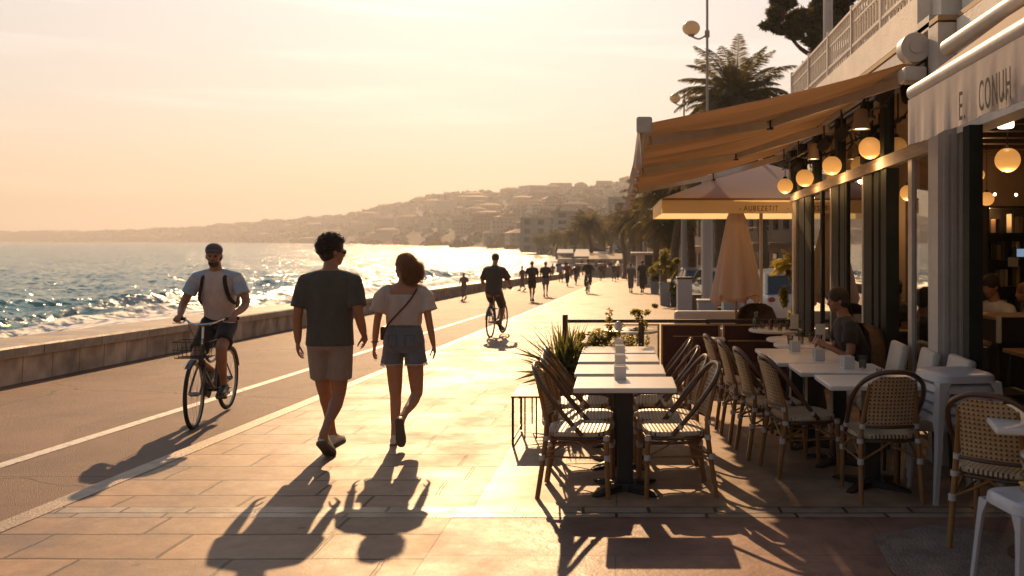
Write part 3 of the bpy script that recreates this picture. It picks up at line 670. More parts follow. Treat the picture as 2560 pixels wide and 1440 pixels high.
def jeans(J, k, root, voxel):
    mb = MB(); V = Vector
    torso(mb, [V((0, 0, .83)), V((0, 0, .90)), V((0, 0, 1.00)), V((0, 0, 1.085))], [(0, .150, .11), (.35, .182, .138), (.65, .165, .122), (1, .136, .100)])
    for q, s_ in ((-1, 'L'), (1, 'R')):
        mb.tube([V((q*.088, 0, .88)), V((q*.098, .0, .79)), V((q*.106, .002, .725))], [.092, .093, .099], 20)
    o = obj('denim_shorts', remesh(mb, .008, 2), M_denim, root, smooth=2, fix=False)
    rr = random.Random(2)
    for q in (-1, 1):
        fr = MB()
        for i in range(110):
            a = rr.uniform(0, 6.28); p = V((q*.106+.096*math.cos(a), .096*math.sin(a), .728)); fr.tube([p, p+V((rr.uniform(-.006, .006), rr.uniform(-.006, .006), -rr.uniform(.008, .024)))], [.0016, .0008], 4)
        hr = [Vector((q*.106+.0975*math.cos(t_*math.pi/12), .0975*math.sin(t_*math.pi/12), .7265)) for t_ in range(24)]; fr.tube(hr, .004, 6, closed=True, up=(0, 0, 1)); obj('frayed_hem', fr, mat('white_thread', (.55, .52, .48), .8), o)
    pc = MB()
    for q in (-1, 1):
        pc.tube([V((q*.035, -.134, .985)), V((q*.038, -.140, .90)), V((q*.075, -.134, .875)), V((q*.115, -.112, .90)), V((q*.110, -.105, .985)), V((q*.035, -.134, .985))], .003, 5)
    pc.tube([V((-.13, -.045, 1.055)), V((-.09, -.095, 1.055)), V((0, -.114, 1.055)), V((.09, -.095, 1.055)), V((.13, -.045, 1.055))], .004, 5)
    obj('pocket_seams', pc, mat('denim_seam', (.08, .09, .11), .8), o)
wom, body, hd, HM = person('woman', 'woman in white blouse and frayed denim shorts with a crossbody strap, one heel raised', J,
    dict(skin=M_skin2, s=.93, fem=1, shoe=M_shoe, sole=M_sole, curl=.4, clothes=[('b', blouse), ('j', jeans)]), wloc, R(2))
Hd = Vector(hd); hb = MB()
hb.ball(Hd+HM @ Vector((0, -.018, .026)), .082, .098, .092, HM, 20, 14); hb.ball(Hd+HM @ Vector((0, -.075, -.010)), .062, .055, .065, HM, 16, 12)
hb.ball(Hd+HM @ Vector((0, -.055, -.055)), .055, .05, .06, HM, 16, 12)
def bunf(rr):
    u = Vector((rr.gauss(0, 1), rr.gauss(0, 1)-.9, rr.gauss(0, 1)-.15)).normalized()
    return (u.x*.062, u.y*.062-.075, u.z*.075-.035), u+Vector((0, -.3, -.4))
def scalp2(rr):
    while True:
        u = Vector((rr.gauss(0, 1), rr.gauss(0, 1), rr.gauss(0, 1))).normalized()
        if u.z < -.2 or (u.y > .45 and u.z < .6): continue
        return (u.x*.078, u.y*.092-.018, u.z*.086+.026), u
hc = MB(); curls(hc, Hd, HM, 1.0, 620, bunf, .0036, .066, 8); curls(hc, Hd, HM, 1.0, 260, scalp2, .004, .014, 9)
hm = obj('hair', hb, M_hair2, wom, smooth=2); obj('hair_curls', hc, M_hair2, hm, smooth=2)
st = MB(); P = spline([(.125, .02, 1.405), (.115, -.075, 1.36), (.06, -.118, 1.27), (-.03, -.125, 1.17), (-.12, -.095, 1.075), (-.165, -.02, 1.0), (-.15, .07, .98)], 6)
st.tube(P, .0075, 6); 
P = spline([(.125, .02, 1.405), (.09, .11, 1.33), (0, .135, 1.22), (-.10, .125, 1.08), (-.15, .07, .98)], 6); st.tube(P, .006, 6)
bag = thing('shoulder_bag', 'small dark red crossbody bag hanging at the left hip of the woman', 'bag', wloc, R(2))
obj('strap', st, M_strap, bag, smooth=True)
bg_ = MB().cbox(-.205, -.155, -.02, .13, .93, 1.05, .015, 3); obj('pouch', bg_, M_strap, bag, smooth=True)
br_ = MB(); br_.torus((-.258, .022, .915), .030, .006, 'z', 24, 6); obj('bracelet', br_, M_dark, wom, smooth=True)

# ------------------------------------------------------------------ bicycles and riders
M_tyre = mat('black_rubber', (.018, .015, .013), .75); M_rim = mat('brushed_alloy', (.35, .33, .30), .3, metal=1); M_frame = mat('dark_enamel', (.022, .024, .028), .28, spec=.6, coat=.5)
M_wire = mat('dark_wire', (.03, .028, .026), .4, metal=.6); M_saddle = mat('saddle_vinyl', (.02, .018, .016), .5); M_chrome = mat('chrome', (.6, .58, .55), .15, metal=1)
def wheel(parent, y, z=.34, steer=None, mat_=None):
    wq = bpy.data.objects.new('wheel', None); COL.objects.link(wq); wq.parent = parent; wq.location = (0, y, z)
    if steer: wq.rotation_euler = (0, 0, steer)
    obj('tyre', MB().torus((0, 0, 0), .322, .020, 'x', 56, 10), M_tyre, wq, smooth=2)
    obj('rim', MB().torus((0, 0, 0), .298, .010, 'x', 56, 8), M_rim, wq, smooth=2)
    sp_ = MB()
    for i in range(28):
        a = 2*math.pi*i/28; q = 1 if i % 2 else -1; a2 = a+(.35 if i % 4 < 2 else -.35)
        sp_.tube([(q*.028, .02*math.cos(a2), .02*math.sin(a2)), (0, .292*math.cos(a), .292*math.sin(a))], .0011, 4)
    obj('spokes', sp_, M_rim, wq)
    obj('hub', MB().tube([(-.05, 0, 0), (-.03, 0, 0), (.03, 0, 0), (.05, 0, 0)], [.012, .022, .022, .012], 10), M_rim, wq, smooth=True)
    return wq
def bicycle(label, loc, rz, crank=0.0, basket=True, steer=0.0, group=None):
    b = thing('bicycle', label, 'bicycle', loc, rz, group)
    wheel(b, -.52); wheel(b, .53, steer=steer)
    V = Vector; BB = V((0, -.07, .285)); ST = V((0, -.24, .78)); HB = V((0, .33, .60)); HT = V((0, .295, .80)); RA = V((0, -.52, .34)); FA = V((0, .53, .34))
    f = MB(); f.tube([BB, ST], .016, 10); f.tube(spline([HB+V((0, 0, .02)), V((0, .12, .42)), BB], 6), .018, 10); f.tube(spline([HT-V((0, 0, .05)), V((0, .08, .60)), V((0, -.20, .62))], 6), .015, 10); f.tube([HB, HT], .020, 10)
    for q in (-1, 1): f.tube([BB+V((q*.02, 0, 0)), RA+V((q*.05, 0, 0))], .009, 8); f.tube([V((q*.012, -.225, .70)), RA+V((q*.05, 0, 0))], .008, 8)
    obj('frame', f, M_frame, b, smooth=True)
    fk = MB()
    for q in (-1, 1): fk.tube(spline([HB+V((q*.035, 0, -.02)), V((q*.048, .40, .48)), FA+V((q*.05, 0, 0))], 5), .011, 8)
    fk.tube([HB+V((-.04, 0, -.015)), HB+V((.04, 0, -.015))], .016, 8); obj('fork', fk, M_frame, b, smooth=True)
    h = MB(); h.tube([HT, V((0, .275, .97)), V((0, .31, 1.00))], .013, 8)
    h.tube(spline([(-.29, .16, 1.045), (-.20, .20, 1.05), (-.10, .30, 1.01), (0, .325, 1.0), (.10, .30, 1.01), (.20, .20, 1.05), (.29, .16, 1.045)], 6), .0115, 8)
    hb_ = obj('handlebar', h, M_chrome, b, smooth=True)
    for q in (-1, 1):
        obj('grip', MB().tube([(q*.19, .205, 1.050), (q*.31, .15, 1.045)], [.016, .018], 10), M_tyre, hb_, smooth=True)
        obj('brake_lever', MB().tube(spline([(q*.16, .24, 1.04), (q*.21, .27, 1.02), (q*.30, .24, 1.01)], 4), .005, 6), M_chrome, hb_, smooth=True)
    cb = MB(); cb.tube(spline([(-.16, .24, 1.04), (-.17, .34, .92), (-.10, .40, .72), (-.03, .36, .62)], 6), .003, 5); cb.tube(spline([(.16, .24, 1.04), (.10, .36, .98), (.02, .36, .80)], 6), .003, 5); obj('brake_cable', cb, M_tyre, hb_)
    s_ = MB(); s_.ball((0, -.30, .925), .075, .09, .032, n=16, k=8); s_.ball((0, -.20, .925), .035, .12, .024, n=14, k=8); obj('saddle', s_, M_saddle, b, smooth=2)
    obj('seat_post', MB().tube([ST, (0, -.275, .90)], .012, 8), M_chrome, b, smooth=True)
    for y0, a0, a1 in ((-.52, .25, 2.9), (.53, 0.9, 2.6)):
        g = MB(); pr = []
        for i in range(15):
            a = lerp(a0, a1, i/14); c = V((0, y0+.355*math.cos(a), .34+.355*math.sin(a))); u = V((0, math.cos(a), math.sin(a)))
            pr.append([c+V((-.028, 0, 0))-u*.010, c+V((-.014, 0, 0))+u*.004, c+V((.014, 0, 0))+u*.004, c+V((.028, 0, 0))-u*.010, c+V((.013, 0, 0))+u*.001, c+V((-.013, 0, 0))+u*.001])
        g.rings(pr); obj('mudguard', g, M_frame, b, smooth=True)
    ck = MB(); 
    cr_ = bpy.data.objects.new('crankset', None); COL.objects.link(cr_); cr_.parent = b; cr_.location = BB
    ck.tube([(.05, 0, 0), (.055, 0, 0)], .085, 30); ck.tube([(-.06, 0, 0), (.06, 0, 0)], .018, 10)
    for q, a in ((1, crank), (-1, crank+math.pi)):
        e_ = V((q*.075, .17*math.cos(a), .17*math.sin(a))); ck.tube([(q*.062, 0, 0), e_], .011, 8)
        obj('pedal', MB().cbox(e_.x+(0 if q > 0 else -.095), e_.x+(.095 if q > 0 else 0), e_.y-.032, e_.y+.032, e_.z-.010, e_.z+.010, .003), M_tyre, cr_)
    obj('crank_arms', ck, M_wire, cr_)
    cg = MB(); cg.prism([(.062, -.10, .36), (.062, .0, .37), (.062, .04, .30), (.062, -.02, .22), (.062, -.50, .30), (.062, -.52, .35)], (.012, 0, 0)); obj('chain_guard', cg, M_frame, b)
    obj('kickstand', MB().tube([(-.03, -.16, .30), (-.07, -.38, .26)], .008, 6), M_wire, b)
    if basket:
        w_ = MB(); x0, x1, y0, y1, z0, z1 = -.17, .17, .40, .62, .70, .86
        for z, e_ in ((z0, .015), ((z0+z1)/2, .007), (z1, 0)):
            w_.tube([(x0+e_, y0, z), (x1-e_, y0, z), (x1-e_, y1-e_, z), (x0+e_, y1-e_, z)], .004 if z == z1 else .0025, 5, closed=True)
        for i in range(9):
            x = lerp(x0, x1, i/8); w_.tube([(x, y1, z1), (x*.92, y1-.015, z0), (x*.92, y0, z0), (x, y0, z1)], .0022, 4)
        for i in range(1, 6):
            y = lerp(y0, y1, i/6); w_.tube([(x0, y, z1), (x0+.015, y, z0), (x1-.015, y, z0), (x1, y, z1)], .0022, 4)
        obj('basket', w_, M_wire, b)
    lf = MB(); lf.ball((0, .50, .66), .03, .035, .03, n=12, k=8); obj('headlight', lf, M_chrome, b, smooth=2)
    return b
def pedal_pos(crank, q):
    a = crank if q > 0 else crank+math.pi
    return Vector((q*.12, -.07+.17*math.cos(a), .285+.17*math.sin(a)))
def ik(a, b, l1, l2, pole):
    a, b = Vector(a), Vector(b); d = b-a; L = min(d.length, (l1+l2)*.999); x = (l1*l1-l2*l2+L*L)/(2*L); h = math.sqrt(max(l1*l1-x*x, 0)); u = d.normalized(); p = Vector(pole); p = (p-u*p.dot(u)).normalized()
    return a+u*x+p*h
def rider_pose(crank, lean=.10, k=1.0, hrot=(0, 0, 0)):
    J = dict(pelvis=(0, -.27, 1.00), waist=(0, -.24, 1.12), chest=(0, -.20+lean*.3, 1.37), neck=(0, -.17+lean*.5, 1.545), head=(0, -.12+lean*.6, 1.69), hrot=hrot)
    for s_, q in (('L', -1), ('R', 1)):
        J['sh'+s_] = (q*.195, -.18+lean*.3, 1.455); J['wr'+s_] = (q*.262, .145, 1.085); J['el'+s_] = ik(J['sh'+s_], J['wr'+s_], .29, .27, (q*.45, -.2, -.7))
        J['hd'+s_] = (q*.05, .9, -.35); J['pn'+s_] = (0, -.35, -1); J['ts'+s_] = 1 if q > 0 else -1
        pp = pedal_pos(crank, q); J['hip'+s_] = (q*.09, -.26, .95)
        he = pp+Vector((0, -.17, .02)); to = pp+Vector((0, .09, .012)); J['he'+s_] = he; J['to'+s_] = to
        J['an'+s_] = he+Vector((-q*.01, .06, .085)); J['kn'+s_] = ik(J['hip'+s_], J['an'+s_], .44, .43, (q*.10, 1, .3))
    return J
ck = R(-20)
dr, df = 9.62, 8.60
rear = Vector((-4.29, dr, 0)); front = Vector((-4.155, df, 0)); hdg = (front-rear); ang = math.atan2(-hdg.x, hdg.y); mid = (rear+front)/2; mid.z = gz(mid.y)-.0
bk = bicycle('dark city bicycle with wire basket ridden toward the camera in the cycle lane', mid, ang, crank=R(160), steer=R(4))
J = rider_pose(R(160), .10, hrot=(R(8), R(-3), 0)); 
M_cream = cloth('pale_cotton', (.50, .43, .42), .4); M_blue = cloth('blue_sleeve', (.33, .42, .52), .3); M_black = cloth('black_cotton', (.022, .02, .02))
def sleeve_fn(J, k, root, voxel):
    mb = MB(); sleeves(mb, J, .68, .076*k, .074*k); return obj('sleeves', remesh(mb, .008, 3), M_blue, root, smooth=2, fix=False)
cy, body, hd, HM = person('cyclist', 'bearded cyclist in grey cap and pale blue sleeved shirt riding the basket bicycle', J,
    dict(skin=M_skin, s=1.0, shoe=M_dark, sole=M_sole, curl=1.35, clothes=[('t', tee_fn(M_cream, .25, .070, .074, (.165, .120), drop=0)), ('sl', sleeve_fn), ('s', shorts_fn(M_black, .78, .100, .095, (.165, .118)))]), mid, ang)
Hd = Vector(hd); c_ = MB(); c_.ball(Hd+HM @ Vector((0, -.006, .050)), .086, .104, .078, HM, 20, 12); c_.ball(Hd+HM @ Vector((0, .085, .048)), .062, .055, .012, HM, 16, 6)
obj('cap', c_, cloth('grey_cap', (.09, .085, .09)), cy, smooth=2)
hb = MB(); hb.ball(Hd+HM @ Vector((0, .036, -.082)), .052, .056, .042, HM, 14, 10); hb.ball(Hd+HM @ Vector((0, .088, -.054)), .026, .010, .007, HM, 10, 6); hb.ball(Hd+HM @ Vector((0, -.03, -.02)), .080, .075, .07, HM, 14, 10)
obj('hair', hb, M_hair, cy, smooth=2); 
eb = MB()
for q in (-1, 1): eb.ball(Hd+HM @ Vector((q*.030, .086, .004)), .020, .007, .006, HM, 10, 6); eb.ball(Hd+HM @ Vector((q*.028, .083, -.012)), .012, .008, .007, HM, 10, 6)
obj('eyebrows', eb, M_hair, cy, smooth=2)
bp = thing('backpack', 'black backpack worn by the bearded cyclist, straps over both shoulders', 'backpack', mid, ang)
st = MB()
for q in (-1, 1):
    P = spline([(q*.085, -.30, 1.36), (q*.095, -.20, 1.525), (q*.108, -.06, 1.465), (q*.122, -.04, 1.36), (q*.150, -.07, 1.24), (q*.17, -.20, 1.17)], 6); st.tube(P, .020, 8, flat=.35, up=(0, 1, 0))
obj('straps', st, M_black, bp, smooth=True)
pk_ = MB(); pk_.cbox(-.15, .15, -.50, -.31, 1.10, 1.50, .06, 4); obj('pack', pk_, M_black, bp, smooth=True)
# the rider further away, seen from behind
mid2 = gpt(1234, 846); mid2.y += .5; mid2.z = gz(mid2.y)+.02
bk2 = bicycle('dark bicycle ridden away from the camera on the paving beyond the couple', mid2, R(-7), crank=R(-70), basket=False, steer=R(-3))
J = rider_pose(R(-70), .02, hrot=(0, 0, 0))
cy2, body, hd, HM = person('cyclist', 'cyclist in dark t-shirt and shorts seen from behind riding away past the planter', J,
    dict(skin=M_skin, s=1.0, shoe=M_dark, sole=M_sole, curl=1.3, clothes=[('t', tee_fn(mat('brown_cotton', (.055, .042, .03), .85), .80, .074, .080, (.185, .13), drop=.02)), ('s', shorts_fn(mat('brown_shorts', (.06, .045, .035), .85), .85, .105, .098, (.175, .12)))]), mid2, R(-7), voxel=.011)
hb = MB(); hb.ball(Vector(hd)+Vector((0, -.014, .036)), .086, .104, .092, None, 18, 12); obj('hair', hb, M_hair, cy2, smooth=2)

# ------------------------------------------------------------------ walkers along the promenade
def walk_pose(ph=1, k=1.0, bend=0):
    q = ph
    return dict(pelvis=(0, 0, .97*k), waist=(0, .005, 1.12*k), chest=(0, .015, 1.36*k), neck=(0, .01, 1.53*k), head=(0, .03, 1.68*k),
        shL=(-.20*k, 0, 1.455*k), shR=(.20*k, 0, 1.455*k), elL=(-.245*k, -.05*q, 1.19*k), elR=(.245*k, .05*q, 1.19*k), wrL=(-.25*k, .02-.08*q, .94*k), wrR=(.25*k, .04+.10*q, .96*k),
        hipL=(-.09*k, 0, .93*k), hipR=(.09*k, 0, .93*k), knL=(-.085*k, .04+.12*q, .50*k), knR=(.085*k, .04-.06*q, .50*k), anL=(-.07*k, .22*q if q > 0 else -.25, .10 if q > 0 else .18), anR=(.07*k, -.25*q if q > 0 else .22, .18 if q > 0 else .10),
        heL=(-.07*k, .17 if q > 0 else -.31, .01 if q > 0 else .12), toL=(-.075*k, .43 if q > 0 else -.10, .005), heR=(.07*k, -.31 if q > 0 else .17, .12 if q > 0 else .01), toR=(.075*k, -.10 if q > 0 else .43, .005))
C_ = {n: cloth(n, c) for n, c in (('navy', (.03, .035, .055)), ('charcoal', (.035, .03, .03)), ('tan', (.22, .15, .10)), ('white', (.6, .55, .5)), ('rust', (.20, .06, .03)), ('sky', (.2, .28, .42)), ('grey', (.16, .14, .14)), ('olive', (.08, .07, .04)))}
def walker(label, px, fy, hgt, top, bot, rz=0, ph=1, long=.85, group=None, vox=.018, hatm=None, d=None, skirt=False):
    p = gpt(px, fy) if d is None else Vector(((px-VX)/F*d, d, gz(d)))
    p.z += .022 if p.x > KX(p.y) else .002
    k = hgt/1.8; J = walk_pose(ph, k)
    cl = [('t', tee_fn(C_[top], .8, .076, .082, (.185, .13), drop=.03)), ('s', shorts_fn(C_[bot], long, .108, .085 if long > 1 else .10, (.17, .12), name='trousers' if long > 1 else 'shorts'))]
    r_, b_, hd, M = person('w', label, J, dict(skin=M_skin, s=k, shoe=M_dark, sole=M_sole, clothes=cl), p, rz, group, voxel=vox)
    hb = MB(); hb.ball(Vector(hd)+Vector((0, -.014, .036))*k, .086*k, .104*k, .092*k, None, 14, 10); obj('hair', hb, hatm or M_hair, r_, smooth=2)
    return r_
walker('small pale figure standing alone beside the sea wall', 1160, 752, 1.22, 'tan', 'tan', R(160), 1, 1.7)
walker('slim figure in tan leaning on the sea wall left of two walkers', 1306, 728, 1.48, 'tan', 'grey', R(60), -1, 1.6)
walker('walker in charcoal shirt and shorts, left of the pair by the wall', 1330, 754, 1.70, 'charcoal', 'charcoal', R(0), 1, .75)
walker('walker in dark top and short trousers, right of the pair by the wall', 1364, 742, 1.70, 'charcoal', 'grey', R(5), -1, .7)
walker('walker in grey shirt on the open paving, left one beside the planter', 1577, 733, 1.60, 'grey', 'grey', R(-4), 1, 1.6)
walker('walker in dark jacket and trousers, right one beside the planter', 1606, 733, 1.76, 'charcoal', 'charcoal', R(4), -1, 1.75)
p3 = gpt(1470, 735); p3.z += .022
bk3 = bicycle('small distant bicycle ridden toward the camera down the middle of the promenade', p3, R(176), crank=R(-60), basket=False)
J = rider_pose(R(-60), .1)
cy3, _, hd, _ = person('c', 'distant cyclist in black riding toward the camera down the middle of the promenade', J, dict(skin=M_skin, s=1.0, shoe=M_dark, sole=M_sole, clothes=[('t', tee_fn(C_['charcoal'])), ('s', shorts_fn(C_['charcoal'], 1.6, .1, .08))]), p3, R(176), voxel=.018)
hb = MB(); hb.ball(Vector(hd)+Vector((0, -.014, .036)), .086, .104, .092, None, 14, 10); obj('hair', hb, M_hair, cy3, smooth=2)
# the distant crowd
base_ = [walker('', 1500, 700, 1.7, a, b, 0, c, lo, vox=.03, d=70) for a, b, c, lo in (('charcoal', 'grey', 1, 1.7), ('white', 'navy', -1, .8), ('rust', 'charcoal', 1, 1.7), ('sky', 'tan', -1, 1.7))]
crowd = [(1418, 62, 2), (1440, 66, 0), (1446, 92, 0), (1402, 76, 3), (1428, 96, 1), (1395, 100, 0), (1455, 120, 2), (1482, 104, 1), (1490, 118, 3), (1502, 82, 0), (1510, 95, 2), (1523, 110, 0), (1535, 78, 0), (1545, 86, 2), (1552, 102, 1), (1560, 124, 3),
         (1568, 92, 1), (1584, 72, 1), (1590, 80, 3), (1598, 66, 3), (1612, 60, 2), (1618, 88, 0), (1530, 128, 1), (1498, 132, 0), (1470, 136, 2), (1574, 134, 0), (1382, 88, 2), (1436, 130, 3), (1414, 112, 0), (1622, 76, 1)]
CL = ['faraway walker in charcoal top and grey trousers in the hazy promenade crowd', 'faraway walker in white top and navy shorts in the hazy promenade crowd', 'faraway walker in rust red top in the hazy promenade crowd', 'faraway walker in sky blue top and tan trousers in the hazy promenade crowd']
GL = ['faraway walkers in charcoal', 'faraway walkers in white tops', 'faraway walkers in rust red', 'faraway walkers in sky blue']
rnd = random.Random(4); used = set()
for px, d, k in crowd:
    loc = Vector(((px-VX)/F*d, d, gz(d)+.02)); rz = rnd.choice([0, math.pi])+rnd.uniform(-.4, .4)
    if k not in used: o = base_[k]; o.location = loc; o.rotation_euler = (0, 0, rz); used.add(k)
    else: o = dup(base_[k], loc, rz)
    o['label'] = CL[k]; o['group'] = GL[k]; o.scale = (rnd.uniform(.9, 1.03),)*3
# ------------------------------------------------------------------ cafe building
def sbox(mb, x0, x1, y0, y1, h0, h1, cb=0):
    """box between two depths whose heights are measured from the sloping ground"""
    b = len(mb.v)
    for h in (h0, h1):
        for x, y in ((x0, y0), (x1, y0), (x1, y1), (x0, y1)): mb.v.append(Vector((x, y, h+gz(y))))
    mb.f += [(b, b+3, b+2, b+1), (b+4, b+5, b+6, b+7)]+[(b+i, b+(i+1) % 4, b+4+(i+1) % 4, b+4+i) for i in range(4)]
    return mb
def fd(px, X=2.6): return X*F/(px-VX)
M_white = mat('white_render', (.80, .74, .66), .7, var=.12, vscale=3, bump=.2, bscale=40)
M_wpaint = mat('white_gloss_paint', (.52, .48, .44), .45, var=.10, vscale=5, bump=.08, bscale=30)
M_dkframe = mat('dark_green_frame', (.020, .024, .022), .6, var=.2, vscale=5, spec=.12)
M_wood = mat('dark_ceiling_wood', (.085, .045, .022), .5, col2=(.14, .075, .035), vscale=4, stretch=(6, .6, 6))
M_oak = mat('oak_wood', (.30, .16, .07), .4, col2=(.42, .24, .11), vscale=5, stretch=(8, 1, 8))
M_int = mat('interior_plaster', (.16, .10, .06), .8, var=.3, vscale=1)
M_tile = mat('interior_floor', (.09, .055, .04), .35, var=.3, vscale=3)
M_black = mat('black_laminate', (.015, .012, .010), .4)
gm = bpy.data.materials.new('window_glass'); gm.use_nodes = True; nt = gm.node_tree
for n_ in list(nt.nodes):
    if n_.type == 'BSDF_PRINCIPLED': nt.nodes.remove(n_)
g1 = nn(nt, 'ShaderNodeBsdfGlossy'); g1.inputs['Roughness'].default_value = .015; g1.inputs[0].default_value = (.95, .93, .9, 1)
g2 = nn(nt, 'ShaderNodeBsdfTransparent'); g2.inputs[0].default_value = (.75, .72, .66, 1)
fr = nn(nt, 'ShaderNodeFresnel'); fr.inputs[0].default_value = 2.1
gx = nn(nt, 'ShaderNodeMixShader'); nt.links.new(math_(nt, 'MULTIPLY', fr.outputs[0], 1.35), gx.inputs[0]); nt.links.new(g2.outputs[0], gx.inputs[1]); nt.links.new(g1.outputs[0], gx.inputs[2]); nt.links.new(gx.outputs[0], nt.nodes['Material Output'].inputs[0])
M_glass = gm
M_clear = bpy.data.materials.new('drinking_glass'); M_clear.use_nodes = True; nt = M_clear.node_tree
for n_ in list(nt.nodes):
    if n_.type == 'BSDF_PRINCIPLED': nt.nodes.remove(n_)
g1 = nn(nt, 'ShaderNodeBsdfGlossy'); g1.inputs['Roughness'].default_value = .08; g2 = nn(nt, 'ShaderNodeBsdfTransparent'); g2.inputs[0].default_value = (.85, .85, .83, 1)
fr = nn(nt, 'ShaderNodeFresnel'); fr.inputs[0].default_value = 1.6; gx = nn(nt, 'ShaderNodeMixShader')
nt.links.new(fr.outputs[0], gx.inputs[0]); nt.links.new(g2.outputs[0], gx.inputs[1]); nt.links.new(g1.outputs[0], gx.inputs[2]); nt.links.new(gx.outputs[0], nt.nodes['Material Output'].inputs[0])

cafe = thing('cafe_building', 'cafe building with glazed terrace front, white columns and a balcony above', 'building', (0, 0, 0))
# white column beside the open right-hand room
mb = MB(); sbox(mb, 2.50, 2.735, 6.92, 7.14, 0, 3.5)
for x in (2.545, 2.61, 2.675): sbox(mb, x, x+.035, 6.905, 6.92, .12, 2.62)
sbox(mb, 2.485, 2.75, 6.895, 7.15, 0, .12)
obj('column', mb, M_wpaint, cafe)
mb = MB(); sbox(mb, 2.56, 2.66, 6.45, 6.57, 0, 2.62); obj('dark_post', mb, M_dkframe, cafe)
for a, b_ in ((7.80, 7.72),):
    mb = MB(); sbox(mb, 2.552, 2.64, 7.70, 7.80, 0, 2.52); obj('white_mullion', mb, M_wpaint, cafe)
for y0, y1, nm in ((8.45, 8.62, 'folded_door'), (8.70, 8.86, 'folded_door'), (8.94, 9.22, 'folded_door'), (10.02, 10.22, 'dark_post'), (10.30, 10.62, 'dark_post'), (11.85, 12.15, 'dark_post'), (12.22, 12.60, 'dark_post')):
    mb = MB(); sbox(mb, 2.555, 2.68, y0, y1, 0, 2.52); obj(nm, mb, M_dkframe, cafe)
for y0, y1 in ((9.24, 9.29), (9.92, 9.98), (10.66, 10.70), (11.15, 11.22), (11.76, 11.81), (12.62, 12.74), (12.94, 13.06)):
    mb = MB(); sbox(mb, 2.552, 2.60, y0, y1, 0, 2.52); wm = y0 in (9.24, 10.66, 12.94); obj('white_mullion' if wm else 'dark_mullion', mb, M_wpaint if wm else M_dkframe, cafe)
for y0, y1 in ((7.16, 7.68), (9.30, 9.91), (10.72, 11.14), (11.23, 11.75), (12.75, 12.91)):
    mb = MB(); sbox(mb, 2.575, 2.583, y0, y1, .12, 2.50); wf = obj('window_pane', mb, M_glass, cafe)
mb = MB(); sbox(mb, 2.53, 2.60, 7.15, 13.08, 2.52, 2.60); sbox(mb, 2.545, 2.58, 7.15, 13.08, 2.60, 2.64); obj('lintel', mb, mat('weathered_beam', (.42, .34, .27), .7, var=.35, vscale=2, stretch=(5, 1, 8)), cafe)
for y in (7.15, 8.4, 9.1, 10.2, 11.4, 12.3, 13.0):
    mb = MB(); sbox(mb, 2.52, 2.64, y, y+.14, 2.642, 3.28); obj('transom_post', mb, M_dkframe, cafe)
for y0, y1 in ((7.30, 8.39), (8.55, 9.09), (9.25, 10.19), (10.35, 11.39), (11.55, 12.29), (12.45, 12.99)):
    mb = MB(); sbox(mb, 2.57, 2.578, y0, y1, 2.645, 3.27); obj('transom_pane', mb, M_glass, cafe)
mb = MB(); sbox(mb, 2.50, 2.72, 6.92, 13.1, 3.52, 3.56); sbox(mb, 2.66, 4.6, 2.0, 13.1, 3.54, 3.58); obj('soffit', mb, mat('soffit_boards', (.40, .26, .13), .6, var=.2, vscale=3), cafe)
mb = MB(); sbox(mb, 2.50, 2.66, 7.40, 13.2, 3.565, 3.86); sbox(mb, 2.66, 4.6, 7.40, 13.2, 3.60, 3.80); obj('balcony_slab', mb, M_white, cafe)
rl = MB(); 
for h in (3.98, 4.38): sbox(rl, 2.55, 2.59, 7.46, 13.15, h, h+.030)
sbox(rl, 2.56, 2.585, 7.46, 13.15, 4.24, 4.26)
k = 0; y = 7.5
while y < 13.15:
    sbox(rl, 2.563, 2.580, y, y+.018, 3.86, 4.38); y += .095; k += 1
for y in (7.5, 8.6, 9.7, 10.8, 11.9, 13.1): sbox(rl, 2.545, 2.595, y, y+.04, 3.86, 4.45)
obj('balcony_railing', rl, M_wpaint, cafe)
mb = MB(); sbox(mb, 4.3, 4.6, 7.4, 13.2, 3.8, 6.9); obj('upper_wall', mb, M_white, cafe)
for y in (8.3, 10.4, 12.0):
    mb = MB(); sbox(mb, 4.27, 4.298, y, y+.95, 4.0, 6.0); wfr = obj('window_frame', mb, M_wpaint, cafe)
    mb = MB(); sbox(mb, 4.262, 4.268, y+.08, y+.87, 4.1, 5.9); obj('pane', mb, M_glass, wfr)
mb = MB(); sbox(mb, 2.62, 3.5, 7.18, 7.38, 3.62, 6.9); sbox(mb, 2.76, 3.6, 2.0, 7.1, 3.60, 6.9); obj('upper_side_wall', mb, M_white, cafe)
mb = MB(); sbox(mb, 2.50, 3.05, 7.12, 7.40, 3.50, 3.615); obj('cornice', mb, M_wpaint, cafe)
mb = MB(); sbox(mb, 2.64, 2.82, 2.0, 6.9, 2.62, 3.52); obj('shop_header', mb, M_white, cafe)
mb = MB(); sbox(mb, 2.62, 2.80, 1.6, 2.6, 0, 2.62); obj('near_wall', mb, M_white, cafe)
mb = MB(); sbox(mb, 2.66, 9.0, 1.6, 13.0, 3.30, 3.36)
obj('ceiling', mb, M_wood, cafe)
mb = MB()
for y in [2.2+i*.55 for i in range(20)]: sbox(mb, 2.70, 8.9, y, y+.12, 3.18, 3.30)
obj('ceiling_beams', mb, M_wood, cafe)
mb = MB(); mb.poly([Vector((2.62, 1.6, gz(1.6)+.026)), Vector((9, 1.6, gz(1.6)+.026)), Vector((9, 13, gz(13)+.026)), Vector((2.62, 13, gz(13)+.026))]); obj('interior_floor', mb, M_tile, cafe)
mb = MB(); sbox(mb, 8.9, 9.0, 1.6, 13.0, 0, 3.3); sbox(mb, 2.8, 9.0, 1.4, 1.6, 0, 6.9); obj('back_wall', mb, M_int, cafe)
